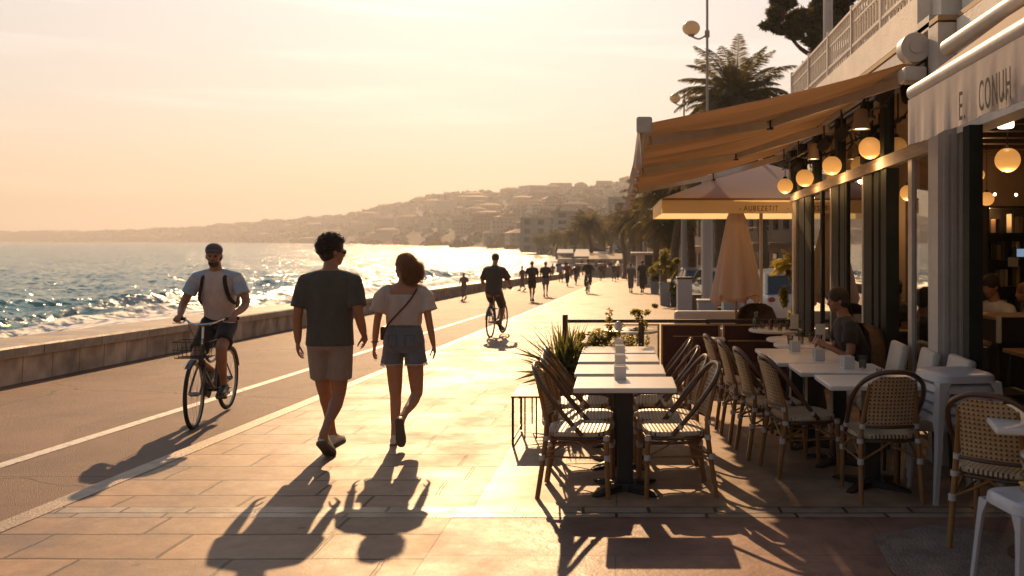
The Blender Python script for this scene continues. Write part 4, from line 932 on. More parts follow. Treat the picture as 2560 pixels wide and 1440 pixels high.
# end wall with two window openings
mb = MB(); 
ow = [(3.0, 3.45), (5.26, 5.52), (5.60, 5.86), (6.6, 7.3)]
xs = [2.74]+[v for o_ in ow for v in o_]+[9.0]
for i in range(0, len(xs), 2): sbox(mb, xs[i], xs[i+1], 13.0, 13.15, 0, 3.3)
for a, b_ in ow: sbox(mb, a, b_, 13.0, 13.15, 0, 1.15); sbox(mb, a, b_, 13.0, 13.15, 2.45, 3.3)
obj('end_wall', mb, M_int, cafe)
for a, b_ in ow:
    mb = MB(); sbox(mb, a, b_, 13.06, 13.065, 1.15, 2.45); fr_ = obj('end_window', mb, M_glass, cafe)
    mb = MB()
    sbox(mb, a, b_, 13.04, 13.055, 2.18, 2.22); sbox(mb, (a+b_)/2-.012, (a+b_)/2+.012, 13.04, 13.055, 1.15, 2.18); obj('glazing_bar', mb, M_dkframe, fr_)
mb = MB(); sbox(mb, 3.62, 3.86, 11.9, 12.1, .95, 2.55); obj('partition', mb, mat('cream_partition', (.42, .33, .24), .7), cafe)
mb = MB(); sbox(mb, 3.3, 4.4, 11.88, 12.12, 0, .945); obj('partition_base', mb, M_black, cafe)

# awnings
def awn_mat(name, col, tcol, tr):
    m = mat(name, col, .85, var=.06, vscale=1.2, bump=.25, bscale=2.2, trans=tr, transcol=tcol, stretch=(1, 3, 1)); return m
M_awn = mat('tan_canvas', (.52, .37, .235), .85, var=.22, vscale=1.3, bump=.35, bscale=2.2, trans=.5, stretch=(.3, 2.4, 1))
M_cream_c = awn_mat('cream_canvas', (.62, .52, .42), (.66, .45, .24), .35)
aw = thing('awning', 'wide tan folding arm awning stretched over the cafe terrace', 'awning', (0, 0, 0))
NA, NB = 26, 12; mb = MB(); Y0, Y1 = 7.28, 13.6
for a in range(NA):
    y = lerp(Y0, Y1, a/(NA-1))
    for b_ in range(NB):
        t = b_/(NB-1); x = lerp(.25, 2.52, t); h = lerp(2.76, 3.32, t)-.05*math.sin(math.pi*t)*(1+.3*math.sin(a*1.1))+.012*math.sin(a*.9+t*5)
        mb.v.append(Vector((x, y, h+gz(y))))
nb0 = len(mb.v)
for v in list(mb.v): mb.v.append(v+Vector((0, 0, .006)))
for o_ in (0, nb0):
    for a in range(NA-1):
        for b_ in range(NB-1): mb.f.append((o_+a*NB+b_, o_+a*NB+b_+1, o_+(a+1)*NB+b_+1, o_+(a+1)*NB+b_))
for b_ in range(NB-1): mb.f.append((b_, b_+1, nb0+b_+1, nb0+b_)); mb.f.append(((NA-1)*NB+b_, (NA-1)*NB+b_+1, nb0+(NA-1)*NB+b_+1, nb0+(NA-1)*NB+b_))
obj('canopy', mb, M_awn, aw, smooth=True, fix=False)
mb = MB(); mb.tube([(.20, Y0-.03, 2.74+gz(Y0)), (.20, Y1+.03, 2.74+gz(Y1))], .052, 14); obj('front_bar', mb, M_wpaint, aw, smooth=True)
obj('end_cap', MB().cbox(.135, .265, Y0-.06, Y0-.028, 2.675+gz(Y0), 2.81+gz(Y0), .02, 3), M_wpaint, aw)
mb = MB(); N = 120; rnd = random.Random(2); rr_ = []
for i in range(N+1):
    y = lerp(Y0, Y1, i/N); wv = .020*math.sin(i*.9)+.014*math.sin(i*2.3+1); bz = .27+.03*math.sin(i*.45)
    rr_.append([Vector((.165+wv*t*1.6-.05*t*(i/N), y, 2.71-bz*t+gz(y))) for t in (0, .25, .5, .75, 1)]+[Vector((.160+wv*t*1.6-.05*t*(i/N), y, 2.71-bz*t+gz(y))) for t in (1, .75, .5, .25, 0)])
mb.rings(rr_); obj('valance', mb, M_cream_c, aw, smooth=True, fix=False)
for ya in (7.75, 10.35, 13.1):
    mb = MB(); W_ = Vector((2.46, ya, 3.20+gz(ya))); E_ = Vector((1.50, ya+1.05, 3.00+gz(ya+1.05))); B_ = Vector((.27, ya+.1, 2.70+gz(ya+.1)))
    for p_, q_ in ((W_, E_), (E_, B_)):
        u = (q_-p_).normalized(); sd_ = u.cross(Vector((0, 0, 1))).normalized(); up = sd_.cross(u)
        b_ = len(mb.v)
        for c in (p_, q_):
            for s1, s2 in ((-1, -1), (1, -1), (1, 1), (-1, 1)): mb.v.append(c+sd_*s1*.018+up*s2*.042)
        mb.f += [(b_, b_+1, b_+2, b_+3), (b_+4, b_+5, b_+6, b_+7)]+[(b_+i, b_+(i+1) % 4, b_+4+(i+1) % 4, b_+4+i) for i in range(4)]
    a_ = obj('folding_arm', mb, M_wpaint, aw)
    obj('elbow_joint', MB().tube([E_-Vector((0, 0, .06)), E_+Vector((0, 0, .06))], .035, 10), M_dark, a_, smooth=True)
mb = MB(); sbox(mb, 2.40, 2.50, 7.3, 13.62, 3.28, 3.42); obj('cassette', mb, M_wpaint, aw)
mb = MB(); mb.tube([(2.40, 7.14, 3.36+gz(7.2)), (2.40, 7.27, 3.36+gz(7.2))], .12, 24); mb.tube([(2.40, 7.12, 3.36+gz(7.2)), (2.40, 7.14, 3.36+gz(7.2))], .05, 16)
mb.cbox(2.30, 2.48, 7.10, 7.30, 3.08+gz(7.2), 3.20+gz(7.2), .02); obj('bracket', mb, M_wpaint, aw, smooth=True)
# second awning with lettering over the right hand room
aw2 = thing('awning', 'short cream shop awning with grey lettering on its valance at the right edge', 'awning', (0, 0, 0))
y0, y1 = 3.0, 5.5; XB = 1.84
mb = MB(); mb.rings([[Vector((XB, y, 2.70+gz(y)-gz(5.5)*0)), Vector((XB, y, 2.712+gz(y))), Vector((2.46, y, 3.172+gz(y))), Vector((2.46, y, 3.16+gz(y)))] for y in (y0, y0+1, y1)]); obj('canopy', mb, M_cream_c, aw2)
mb = MB(); mb.tube([(XB, y0, 2.665+gz(y0)), (XB, y1, 2.665+gz(y1))], .050, 16); obj('front_bar', mb, M_wpaint, aw2, smooth=True)
mb = MB(); mb.tube([(2.46, 2.6, 3.22+gz(2.6)), (2.46, 6.6, 3.22+gz(6.6))], .062, 16); obj('cassette', mb, M_wpaint, aw2, smooth=True)
mb = MB(); rr_ = []; N = 70
for i in range(N+1):
    y = lerp(y0, y1, i/N); w1 = .006*math.sin(i*.8)+.004*math.sin(i*1.9)
    bz = .295-.012*abs(math.sin(i*.21))
    rr_.append([Vector((XB-.040+w1*t, y, 2.62-bz*t+gz(y))) for t in (0, .33, .66, 1)]+[Vector((XB-.036+w1*t, y, 2.62-bz*t+gz(y))) for t in (1, .66, .33, 0)])
mb.rings(rr_); vl = obj('valance', mb, mat('pale_valance', (.50, .45, .43), .8, var=.06, vscale=3, bump=.2, bscale=6, trans=.25, transcol=(.6, .42, .28)), aw2, smooth=True, fix=False)
def lettering(txt, loc, rot, size, sx, m, parent, ext=.001, name='lettering', shear=0):
    cu = bpy.data.curves.new(name, 'FONT'); cu.body = txt; cu.size = size; cu.extrude = ext; cu.align_x = 'LEFT'; cu.space_character = 1.22; cu.shear = shear
    o = bpy.data.objects.new('tmpf', cu); COL.objects.link(o); dg = bpy.context.evaluated_depsgraph_get()
    me = bpy.data.meshes.new_from_object(o.evaluated_get(dg)); bpy.data.objects.remove(o)
    me.transform(Matrix.Translation(loc) @ rot.to_4x4() @ Matrix.Diagonal((sx, 1, 1, 1))); me.materials.clear()
    return obj(name, me, m, parent, fix=False)
M_ink = mat('grey_ink', (.035, .030, .032), .8, spec=.1)
# valance faces -X; read from the sea side the text runs towards the camera (decreasing y)
rotm = Matrix(((0, 0, -1), (-1, 0, 0), (0, 1, 0)))
lettering('E.', Vector((XB-.070, 4.60, 2.345+gz(4.5))), rotm, .215, .50, M_ink, vl)
e_ = MB()   # the second outline of the first letter
lettering('CONUH', Vector((XB-.070, 4.34, 2.35+gz(4.34))), rotm @ Matrix.Rotation(R(1.5), 3, 'Z'), .215, .40, M_ink, vl)

# lamps hanging under the awning
M_globe = mat('lit_globe', (.55, .32, .13), .35, emit=(1, .43, .10), estr=.52)
nt = M_globe.node_tree; p = nt.nodes['Principled BSDF']; tc = nn(nt, 'ShaderNodeTexCoord'); sp = nn(nt, 'ShaderNodeSeparateXYZ'); nt.links.new(tc.outputs['Object'], sp.inputs[0])
gr_ = nn(nt, 'ShaderNodeMapRange'); gr_.inputs[1].default_value = .11; gr_.inputs[2].default_value = -.08; gr_.inputs[3].default_value = .34; gr_.inputs[4].default_value = .66; nt.links.new(sp.outputs[2], gr_.inputs[0]); nt.links.new(gr_.outputs[0], p.inputs['Emission Strength'])
M_hot = mat('lit_lens', (1, .8, .5), .3, emit=(1, .72, .38), estr=6)
M_iron = mat('black_iron', (.02, .017, .015), .5, metal=.3)
def globe(p, r, top, label, name='globe_lamp', group=None):
    t = thing(name, label, 'lamp', p, 0, group)
    obj('shade', MB().ball((0, 0, 0), r, n=28, k=18), M_globe, t, smooth=2)
    obj('cap', MB().tube([(0, 0, r*.93), (0, 0, r*1.25)], [r*.35, r*.2], 12), M_iron, t, smooth=True)
    obj('cord', MB().tube([(0, 0, r*1.2), (0, 0, top-p[2])], .005, 6), M_iron, t)
    li = bpy.data.lights.new('bulb', 'POINT'); li.energy = 9 if group == 'globe lamps indoors' else 3.5; li.color = (1, .55, .22); li.shadow_soft_size = .04
    lo = bpy.data.objects.new('bulb', li); COL.objects.link(lo); lo.parent = t; lo.location = (0, 0, -r-.06)
for (px, py, r_, d), lb in zip(((2175, 370, .108, 8.6), (2080, 414, .108, 10.0), (2012, 445, .112, 11.3), (1963, 465, .110, 12.7)), ('nearest and largest glowing globe lamp in the row under the awning', 'second glowing globe lamp from the camera under the awning', 'third glowing globe lamp, in front of the white corner frame', 'farthest glowing globe lamp, hanging over the open parasol')):
    p = at(px, py, d); globe(p, r_, p.z+.30, lb, group='globe lamps under the awning')
# lamp rail that carries them
mb = MB(); mb.tube([at(2185, 350, 8.4)+Vector((0, 0, .22)), at(1950, 452, 13.1)+Vector((0, 0, .24))], .018, 8)
rail = thing('lamp_rail', 'dark rail under the awning carrying globe lamps and spotlights', 'rail', (0, 0, 0)); obj('rail', mb, M_iron, rail)
mb = MB()
for d in (8.6, 9.6, 10.7, 11.8, 12.8):
    t = (d-8.4)/(13.1-8.4); a = (at(2185, 350, 8.4)+Vector((0, 0, .22))).lerp(at(1950, 452, 13.1)+Vector((0, 0, .24)), t); mb.tube([a, a+Vector((0, 0, .26))], .009, 6)
obj('hanger', mb, M_iron, rail)
# loose cables
mb = MB(); pts = []
for i in range(40):
    d = 8.0+i*.13; pts.append(Vector((2.42+.03*math.sin(i*1.7), d, 3.02+gz(d)+.05*math.sin(i*.9)+.03*math.sin(i*2.9))))
mb.tube(spline(pts, 3), .008, 5); obj('cable', mb, M_iron, rail)
for px, py, d, lb, r_ in ((2153, 318, 8.3, 'lit spotlight nearest the camera under the awning', .085), (2034, 394, 10.6, 'lit spotlight farther along under the awning, above the globes', .072)):
    p = at(px, py, d); t = thing('spotlight', lb, 'lamp', p, 0, 'spotlights under the awning')
    obj('housing', MB().lathe([(r_*.55, .17), (r_*.75, .14), (r_*.85, .04), (r_, -.02), (r_*.92, -.02), (r_*.7, .03)], n=20), mat('beige_metal', (.35, .26, .18), .5), t, smooth=True)
    obj('lens', MB().ball((0, 0, -.005), r_*.86, r_*.86, .012, n=18, k=6), M_hot, t, smooth=2)
    obj('yoke', MB().tube([(0, 0, .16), (.03, 0, .26), (.05, 0, .34)], .012, 6), M_iron, t)
for px, py, d, lb in ((2209, 238, 8.2, 'unlit dark spotlight high beside the arm'), (2105, 335, 9.4, 'unlit dark spotlight between the two lit ones'), (2060, 362, 10.0, 'small unlit dark spotlight over the second globe'), (1990, 415, 11.6, 'unlit dark spotlight over the third globe')):
    p = at(px, py, d); t = thing('spotlight', lb, 'lamp', p, R(30), 'spotlights under the awning')
    M_ = Matrix.Rotation(R(50), 4, 'X'); hb = MB(); hb.add(MB().lathe([(.03, .12), (.055, .10), (.065, 0), (.06, -.06), (.05, -.05)], n=14), M_); obj('housing', hb, M_iron, t, smooth=True)
    obj('yoke', MB().tube([(0, 0, .03), (0, 0, .22)], .010, 6), M_iron, t)
# lamps inside
for (px, py, r_, d), lb in zip(((2519, 400, .110, 8.0), (2467, 497, .092, 11.6), (2447, 437, .08, 12.2), (2270, 482, .10, 11.2)), ('large glowing globe lamp hanging in the right-hand room', 'smaller glowing globe lamp deeper in the right-hand room', 'partly hidden globe lamp behind the dark post', 'glowing lamp seen through the open doors of the glazed room')):
    p = at(px, py, d); globe(p, r_, 3.18+gz(d), lb, group='globe lamps indoors')
p = at(2514, 312, 8.0); t = thing('ceiling_lamp', 'small bright ceiling lamp over the right-hand room', 'lamp', p); obj('shade', MB().lathe([(.02, .06), (.07, .05), (.07, -.02), (.06, -.03)], n=14), M_hot, t, smooth=True)
for px, py, d, lb in ((2487, 486, 12.2, 'tiny ceiling spotlight left of the other in the dark room'), (2540, 487, 12.2, 'tiny ceiling spotlight right of the other in the dark room')):
    t = thing('ceiling_spot', lb, 'lamp', at(px, py, d)); obj('lens', MB().ball((0, 0, 0), .022, n=10, k=6), M_hot, t, smooth=2)

# ------------------------------------------------------------------ furniture
def weave(name, ax, ay, c1=(.46, .31, .17), c2=(.030, .018, .010), cell=.026):
    m = bpy.data.materials.new(name); m.use_nodes = True; nt = m.node_tree; p = nt.nodes['Principled BSDF']
    tc = nn(nt, 'ShaderNodeTexCoord'); sp = nn(nt, 'ShaderNodeSeparateXYZ'); nt.links.new(tc.outputs['Object'], sp.inputs[0])
    fr = lambda i, o: math_(nt, 'PINGPONG', math_(nt, 'ADD', math_(nt, 'MULTIPLY', sp.outputs[i], 1/cell), o+100), .5)
    u, v = fr(ax, 0), fr(ay, 0)
    hole = math_(nt, 'MULTIPLY', math_(nt, 'GREATER_THAN', u, .29), math_(nt, 'GREATER_THAN', v, .29))
    n = nn(nt, 'ShaderNodeTexNoise'); n.inputs['Scale'].default_value = 30; nt.links.new(tc.outputs['Object'], n.inputs[0])
    mx0 = nn(nt, 'ShaderNodeMix', data_type='RGBA'); mx0.inputs[6].default_value = (*[x*.75 for x in c1], 1); mx0.inputs[7].default_value = (*[x*1.2 for x in c1], 1); nt.links.new(n.outputs[0], mx0.inputs[0])
    mx = nn(nt, 'ShaderNodeMix', data_type='RGBA'); mx.inputs[7].default_value = (*c2, 1)
    nt.links.new(hole, mx.inputs[0]); nt.links.new(mx0.outputs[2], mx.inputs[6]); nt.links.new(mx.outputs[2], p.inputs['Base Color'])
    b = nn(nt, 'ShaderNodeBump'); b.inputs['Strength'].default_value = .9; b.inputs['Distance'].default_value = .006
    nt.links.new(math_(nt, 'ADD', u, v), b.inputs['Height']); nt.links.new(b.outputs[0], p.inputs['Normal']); p.inputs['Roughness'].default_value = .38
    return m
M_wb = weave('woven_back', 0, 2); M_ws = weave('woven_seat', 0, 1, (.50, .40, .28))
M_bam = mat('bamboo', (.30, .150, .050), .32, col2=(.20, .095, .032), vscale=9, bump=.25, bscale=25, stretch=(1, 1, .5), spec=.5); M_bamd = mat('dark_bamboo', (.085, .038, .016), .28, var=.3, vscale=8, spec=.6)
M_bind = mat('white_binding', (.50, .48, .47), .45)
def bistro(label, x, d, rz, group=None):
    t = thing('bistro_chair', label, 'chair', (x, d, gz(d)+.02), rz, group)
    for q in (-1, 1):
        obj('leg', MB().tube(spline([(q*.205, -.275, 0), (q*.190, -.215, .44), (q*.172, -.235, .60), (q*.150, -.285, .80)], 6), [.017, .018, .016, .014], 10), M_bam, t, smooth=True)
        obj('leg', MB().tube([(q*.195, .205, 0), (q*.190, .190, .43)], [.016, .018], 10), M_bam, t, smooth=True)
    P = spline([(.222, .03, .435), (.236, -.08, .56), (.240, -.18, .69), (.205, -.265, .80), (.11, -.312, .868), (0, -.325, .882), (-.11, -.312, .868), (-.205, -.265, .80), (-.240, -.18, .69), (-.236, -.08, .56), (-.222, .03, .435)], 6)
    obj('hoop', MB().tube(P, .0165, 10), M_bamd, t, smooth=True)
    mb = MB(); N, K = 12, 14; fr_, bk_ = [], []
    for i in range(K):
        z = lerp(.515, .852, i/(K-1)); hw = lerp(.150, .165, min(1, (z-.5)/.2)) if z < .76 else .165*math.sqrt(max(0, 1-((z-.76)/.105)**2))+.004
        yb = interp(z, [.5, .6, .7, .8, .87], [-.222, -.238, -.262, -.292, -.315])
        for j in range(N):
            x_ = lerp(-hw, hw, j/(N-1)); c = .030*(1-(x_/.17)**2); mb.v.append(Vector((x_, yb-c, z)))
    n0 = len(mb.v); mb.v += [v+Vector((0, .010, 0)) for v in mb.v[:n0]]
    for o_ in (0, n0):
        for i in range(K-1):
            for j in range(N-1): mb.f.append((o_+i*N+j, o_+i*N+j+1, o_+(i+1)*N+j+1, o_+(i+1)*N+j))
    for i in range(K-1):
        for j in (0, N-1): mb.f.append((i*N+j, (i+1)*N+j, n0+(i+1)*N+j, n0+i*N+j))
    for j in range(N-1):
        for i in (0, K-1): mb.f.append((i*N+j, i*N+j+1, n0+i*N+j+1, n0+i*N+j))
    obj('backrest', mb, M_wb, t, smooth=True)
    obj('back_rail', MB().tube(spline([(-.165, -.225, .508), (0, -.258, .508), (.165, -.225, .508)], 5), .012, 8), M_bamd, t, smooth=True)
    mb = MB(); prof = []
    for z, s_ in ((.415, .93), (.425, .99), (.440, 1.0), (.452, .97), (.456, .80), (.456, .4)):
        prof.append([Vector((s_*.215*math.copysign(abs(math.cos(a))**.55, math.cos(a)), s_*.215*math.copysign(abs(math.sin(a))**.55, math.sin(a))-.01, z)) for a in [2*math.pi*j/32 for j in range(32)]])
    mb.rings(prof); obj('seat', mb, M_ws, t, smooth=True)
    obj('seat_rim', MB().tube([(Vector((.207*math.copysign(abs(math.cos(a))**.55, math.cos(a)), .207*math.copysign(abs(math.sin(a))**.55, math.sin(a))-.01, .405))) for a in [2*math.pi*j/28 for j in range(28)]], .011, 8, closed=True, up=(0, 0, 1)), M_bamd, t, smooth=True)
    br = MB(); L4 = [(-.192, .197), (.192, .197), (.196, -.240), (-.196, -.240)]
    for i in range(4):
        a, b_ = L4[i], L4[(i+1) % 4]; m_ = ((a[0]+b_[0])/2*.96, (a[1]+b_[1])/2*.96)
        for p_, q_ in ((a, m_), (b_, m_)): br.tube(spline([(p_[0], p_[1], .285), (lerp(p_[0], q_[0], .55), lerp(p_[1], q_[1], .55), .345), (q_[0], q_[1], .402)], 4), .0075, 6)
    br.tube([(L4[0][0], L4[0][1], .28), (L4[3][0], L4[3][1], .28)], .0075, 6); br.tube([(L4[1][0], L4[1][1], .28), (L4[2][0], L4[2][1], .28)], .0075, 6)
    obj('braces', br, M_bam, t, smooth=True)
    def bind(a, b_, r_=.0225): obj('binding', MB().tube([a, b_], r_, 10), M_bind, t, smooth=True)
    for x_, y_, y2 in ((-.192, .198, .191), (.192, .198, .191), (.199, -.241, -.216), (-.199, -.241, -.216)):
        bind((x_, y_, .262), (x_, y_, .298)); bind((x_*.98, y2, .395), (x_*.98, y2, .425))
    for q in (-1, 1): bind((q*.181, -.219, .495), (q*.178, -.222, .525), .0215); bind((q*.228, -.015, .475), (q*.230, -.03, .50), .02)
    return t
face = lambda deg: R(deg)      # 0 faces away from the camera; -90 faces right; 90 faces left
ch0 = bistro('bistro chair nearest the camera on the left side of the front table', -.27, 6.12, face(-94), 'rattan bistro chairs')
def chair(label, x, d, deg): return dup(ch0, (x, d, gz(d)+.02), R(deg), label)
chair('second bistro chair on the left of the first row of tables, tucked behind the nearest', -.26, 6.62, -88)
chair('third bistro chair on the left of the first row, near the spiky plant', -.30, 7.30, -86)
chair('bistro chair nearest the camera on the right side of the front table', .36, 6.14, 96)
chair('second bistro chair on the right of the first row of tables', .33, 6.62, 92)
chair('third bistro chair on the right of the first row of tables', .33, 7.35, 88)
chair('fourth bistro chair on the right of the first row, farthest from the camera', .34, 8.2, 86)
chair('bistro chair seen from behind at the near end of the second row of tables', 1.78, 6.06, 2)
chair('nearest bistro chair on the left side of the second row, facing right', 1.40, 6.72, -80)
chair('second bistro chair on the left side of the second row, facing right', 1.28, 7.30, -84)
chair('third bistro chair on the left side of the second row, facing right', 1.22, 7.95, -86)
chair('fourth bistro chair on the left side of the second row, farthest from the camera', 1.16, 8.65, -82)
chair('bistro chair at the right edge beside the white corner table', 2.16, 4.98, -38)
M_top = mat('white_tabletop', (.76, .73, .70), .30, var=.05, vscale=4, spec=.5); M_ped = mat('cast_iron_black', (.012, .010, .010), .5)
M_nap = mat('white_ceramic', (.62, .58, .54), .35); M_paper = mat('white_paper', (.7, .67, .62), .9)
def table(label, x, d, wx=.70, wy=.50, rz=0, group=None):
    t = thing('cafe_table', label, 'table', (x, d, gz(d)+.02), rz, group)
    obj('table_top', MB().cbox(-wx/2, wx/2, -wy/2, wy/2, .715, .75, .008, 3), M_top, t)
    obj('pedestal', MB().cbox(-.055, .055, -.055, .055, .03, .70, .006), M_ped, t)
    b_ = MB()
    for a in (0, 90, 180, 270):
        M_ = Matrix.Rotation(R(a+45), 4, 'Z'); q = MB(); q.rings([[Vector((x_, -w_, z0)), Vector((x_, w_, z0)), Vector((x_, w_, z1)), Vector((x_, -w_, z1))] for x_, w_, z0, z1 in ((.04, .045, .0, .055), (.15, .035, .0, .040), (.27, .028, 0, .022), (.30, .020, 0, .014))]); b_.add(q, M_)
    b_.cbox(-.08, .08, -.08, .08, 0, .06, .01); obj('base', b_, M_ped, t)
    obj('top_plate', MB().cbox(-.14, .14, -.14, .14, .700, .714, .003), M_ped, t)
    return t
tb0 = table('front table of the first row, white top on a black pedestal', .035, 6.17, group='white cafe tables')
def tb(label, x, d): return dup(tb0, (x, d, gz(d)+.02), 0, label)
tb('second table of the first row, white top', .0, 6.95); tb('third table of the first row, white top', -.01, 7.78); tb('fourth table of the first row, beside the planter', -.015, 8.52)
tb('nearest table of the second row, by the rattan chair seen from behind', 1.79, 6.28); tb('second table of the second row, with glass and napkins', 1.74, 7.02); tb('third table of the second row', 1.68, 7.68); tb('fourth table of the second row, farthest from the camera', 1.66, 8.30)
def napkin(label, x, d, z=.75, s=1, group='napkin holders'):
    t = thing('napkin_holder', label, 'napkin holder', (x, d, gz(d)+.02+z), R(3), group)
    mb = MB().cbox(-.042*s, .042*s, -.05*s, -.032*s, 0, .098*s, .004); mb.cbox(-.042*s, .042*s, .032*s, .05*s, 0, .098*s, .004); mb.cbox(-.042*s, .042*s, -.032*s, .032*s, 0, .012, .003)
    obj('holder', mb, M_nap, t)
    n_ = MB()
    for i in range(9): n_.box(-.036*s, .036*s, (-.028+i*.0068)*s, (-.0245+i*.0068)*s, .013, (.088+.003*(i % 3))*s)
    obj('napkins', n_, M_paper, t)
for lb, x, d in (('napkin holder on the front table of the first row', .0, 6.32), ('napkin holder on the second table of the first row', .0, 7.12), ('napkin holder on the third table of the first row', .0, 7.92), ('napkin holder on the fourth table of the first row', -.01, 8.60),
                 ('napkin holder on the second table of the second row', 1.81, 7.00), ('napkin holder on the third table of the second row', 1.72, 7.62), ('napkin holder on the farthest table of the second row', 1.66, 8.36)): napkin(lb, x, d)
def tumbler(label, p, h=.10, r=.034, liquid=None, group='glasses on the tables'):
    t = thing('drinking_glass', label, 'glass', p, 0, group)
    obj('glass', MB().lathe([(r*.78, 0), (r, h), (r*.94, h), (r*.72, .008)], n=16), M_clear, t, smooth=True)
    if liquid: obj('drink', MB().lathe([(r*.70, .010), (r*.86, h*.62)], n=14), liquid, t, smooth=True)
    return t
M_amber = mat('amber_drink', (.55, .22, .04), .2, trans=.5, transcol=(.8, .35, .06)); M_water = mat('pale_drink', (.5, .48, .42), .15, trans=.5)
tumbler('water glass beside the napkin holder on the second table of the second row', (1.93, 7.0, gz(7)+.77), liquid=M_water)
tumbler('small glass near the right edge of the nearest second row table', (1.90, 6.45, gz(6.4)+.77), .06, .022)
# white upholstered chairs against the glazing
M_uph = mat('off_white_vinyl', (.52, .49, .45), .55, var=.08, vscale=5, bump=.25, bscale=12)
def padded(label, x, d, deg):
    t = thing('padded_chair', label, 'chair', (x, d, gz(d)+.02), R(deg), 'white padded chairs')
    obj('seat', MB().cbox(-.22, .22, -.22, .22, .38, .47, .03, 4), M_uph, t, smooth=True)
    mb = MB(); mb.add(MB().cbox(-.22, .22, -.035, .035, 0, .46, .028, 4), Matrix.Translation((0, -.24, .44)) @ Matrix.Rotation(R(12), 4, 'X')); obj('backrest', mb, M_uph, t, smooth=True)
    for sx in (-1, 1):
        for sy in (-1, 1): obj('leg', MB().tube([(sx*.19, sy*.19, 0), (sx*.18, sy*.18, .38)], [.012, .017], 8), M_iron, t)
    return t
pc = padded('white padded chair farthest along the glazing, beside the seated man', 2.12, 7.72, 86)
dup(pc, (2.16, 7.08, gz(7.08)+.02), R(84), 'white padded chair between the other two along the glazing'); dup(pc, (2.20, 6.52, gz(6.5)+.02), R(88), 'white padded chair partly hidden behind the stack of stools')
# white stools
M_plast = mat('white_plastic', (.50, .50, .52), .35, var=.05, vscale=4, spec=.5)
def stool_mesh(h, w=.40, fl=.035):
    mb = MB(); R_ = lambda hw, z, n=28, e=.38: [Vector((hw*math.copysign(abs(math.cos(a))**e, math.cos(a)), hw*math.copysign(abs(math.sin(a))**e, math.sin(a)), z)) for a in [2*math.pi*(j+.5)/n for j in range(n)]]
    hw = w/2
    seat = MB().rings([R_(hw*.4, h-.004), R_(hw*.90, h), R_(hw*.98, h-.012), R_(hw*1.02, h-.055), R_(hw*1.0, h-.055), R_(hw*.95, h-.016), R_(hw*.4, h-.012)])
    legs = []
    for sx in (-1, 1):
        for sy in (-1, 1):
            L_ = MB(); rr = []
            for z, wd in ((h-.05, .075), (h-.12, .042), (h*.5, .034), (0, .028)):
                o = hw*.99+fl*(1-z/h)+.004; a_, b_ = o*sx, o*sy; wx_, wy_ = -wd*sx, -wd*sy; t_ = .008
                rr.append([Vector(p) for p in ((a_, b_, z), (a_+wx_, b_, z), (a_+wx_, b_-t_*sy, z), (a_-t_*sx, b_-t_*sy, z), (a_-t_*sx, b_+wy_, z), (a_, b_+wy_, z))])
            L_.rings(rr); legs.append(L_)
    return seat, legs
def stool(label, x, d, h, z0=0, w=.40, rz=0, group=None):
    t = thing('stool', label, 'stool', (x, d, gz(d)+.02+z0), R(rz), group); s_, l_ = stool_mesh(h, w)
    obj('seat', s_, M_plast, t, smooth=True)
    for l in l_: obj('leg', l, M_plast, t)
    return t
nmS = ['bottom stool of the white stack beside the column', 'second stool from the bottom of the white stack', 'middle stool of the white stack beside the column', 'second stool from the top of the white stack', 'topmost stool of the white stack beside the column']
st0 = stool(nmS[0], 2.27, 6.0, .58, 0, .385, 4, 'stacked white stools')
for i in range(1, 5): dup(st0, (2.27+.003*i, 6.0, gz(6)+.02+i*.068), R(4+i*.7), nmS[i], scale=(1+.022*i, 1+.022*i, 1))
sn = stool('single white stool in the bottom right corner with a small box on it', 1.98, 4.22, .47, 0, .34, 8)
bx = thing('small_box', 'small yellow and wooden box lying on the corner stool', 'box', (2.03, 4.28, gz(4.28)+.02+.47)); obj('lid', MB().cbox(-.07, .07, -.05, .05, .028, .040, .003), mat('yellow_card', (.6, .42, .08), .6), bx); obj('box', MB().cbox(-.065, .065, -.045, .045, 0, .028, .004), M_oak, bx)
# corner table and the low round table under it
t = thing('corner_table', 'white topped table cut off by the right edge of the photo', 'table', (2.34, 4.72, gz(4.72)+.02), R(-14)); 
obj('table_top', MB().cbox(-.36, .36, -.36, .36, .72, .755, .012, 3), M_top, t); obj('pedestal', MB().tube([(0, 0, .02), (0, 0, .72)], .035, 12), M_ped, t, smooth=True); obj('base', MB().lathe([(.24, 0), (.24, .012), (.06, .035), (.035, .06)], n=24), M_ped, t, smooth=True)
t = thing('round_stool', 'low white round seat half hidden under the corner table', 'stool', (2.24, 4.55, gz(4.55)+.02)); obj('seat', MB().lathe([(.02, .60), (.14, .60), (.155, .592), (.155, .575), (.14, .566)], n=28), M_top, t, smooth=True)
for a in range(3): obj('leg', MB().tube([(.09*math.cos(a*2.1), .09*math.sin(a*2.1), .566), (.16*math.cos(a*2.1), .16*math.sin(a*2.1), 0)], .011, 8), M_bam, t)
# low dark metal side table left of the first row
t = thing('side_table', 'low dark metal frame table left of the front chairs', 'table', (-.78, 8.0, gz(8)+.02)); obj('table_top', MB().cbox(-.17, .17, -.34, .34, .42, .436, .003), M_iron, t)
for sx in (-1, 1):
    for sy in (-1, 1): obj('leg', MB().cbox(sx*.155-.010, sx*.155+.010, sy*.32-.010, sy*.32+.010, 0, .42, .002), M_iron, t)
mb = MB()
for sx in (-1, 1): mb.box(sx*.155-.007, sx*.155+.007, -.31, .31, .05, .064); mb.box(sx*.05-.006, sx*.05+.006, -.32, -.308, 0.06, .42); mb.box(sx*.05-.006, sx*.05+.006, .308, .32, 0.06, .42)
obj('stretcher', mb, M_iron, t)

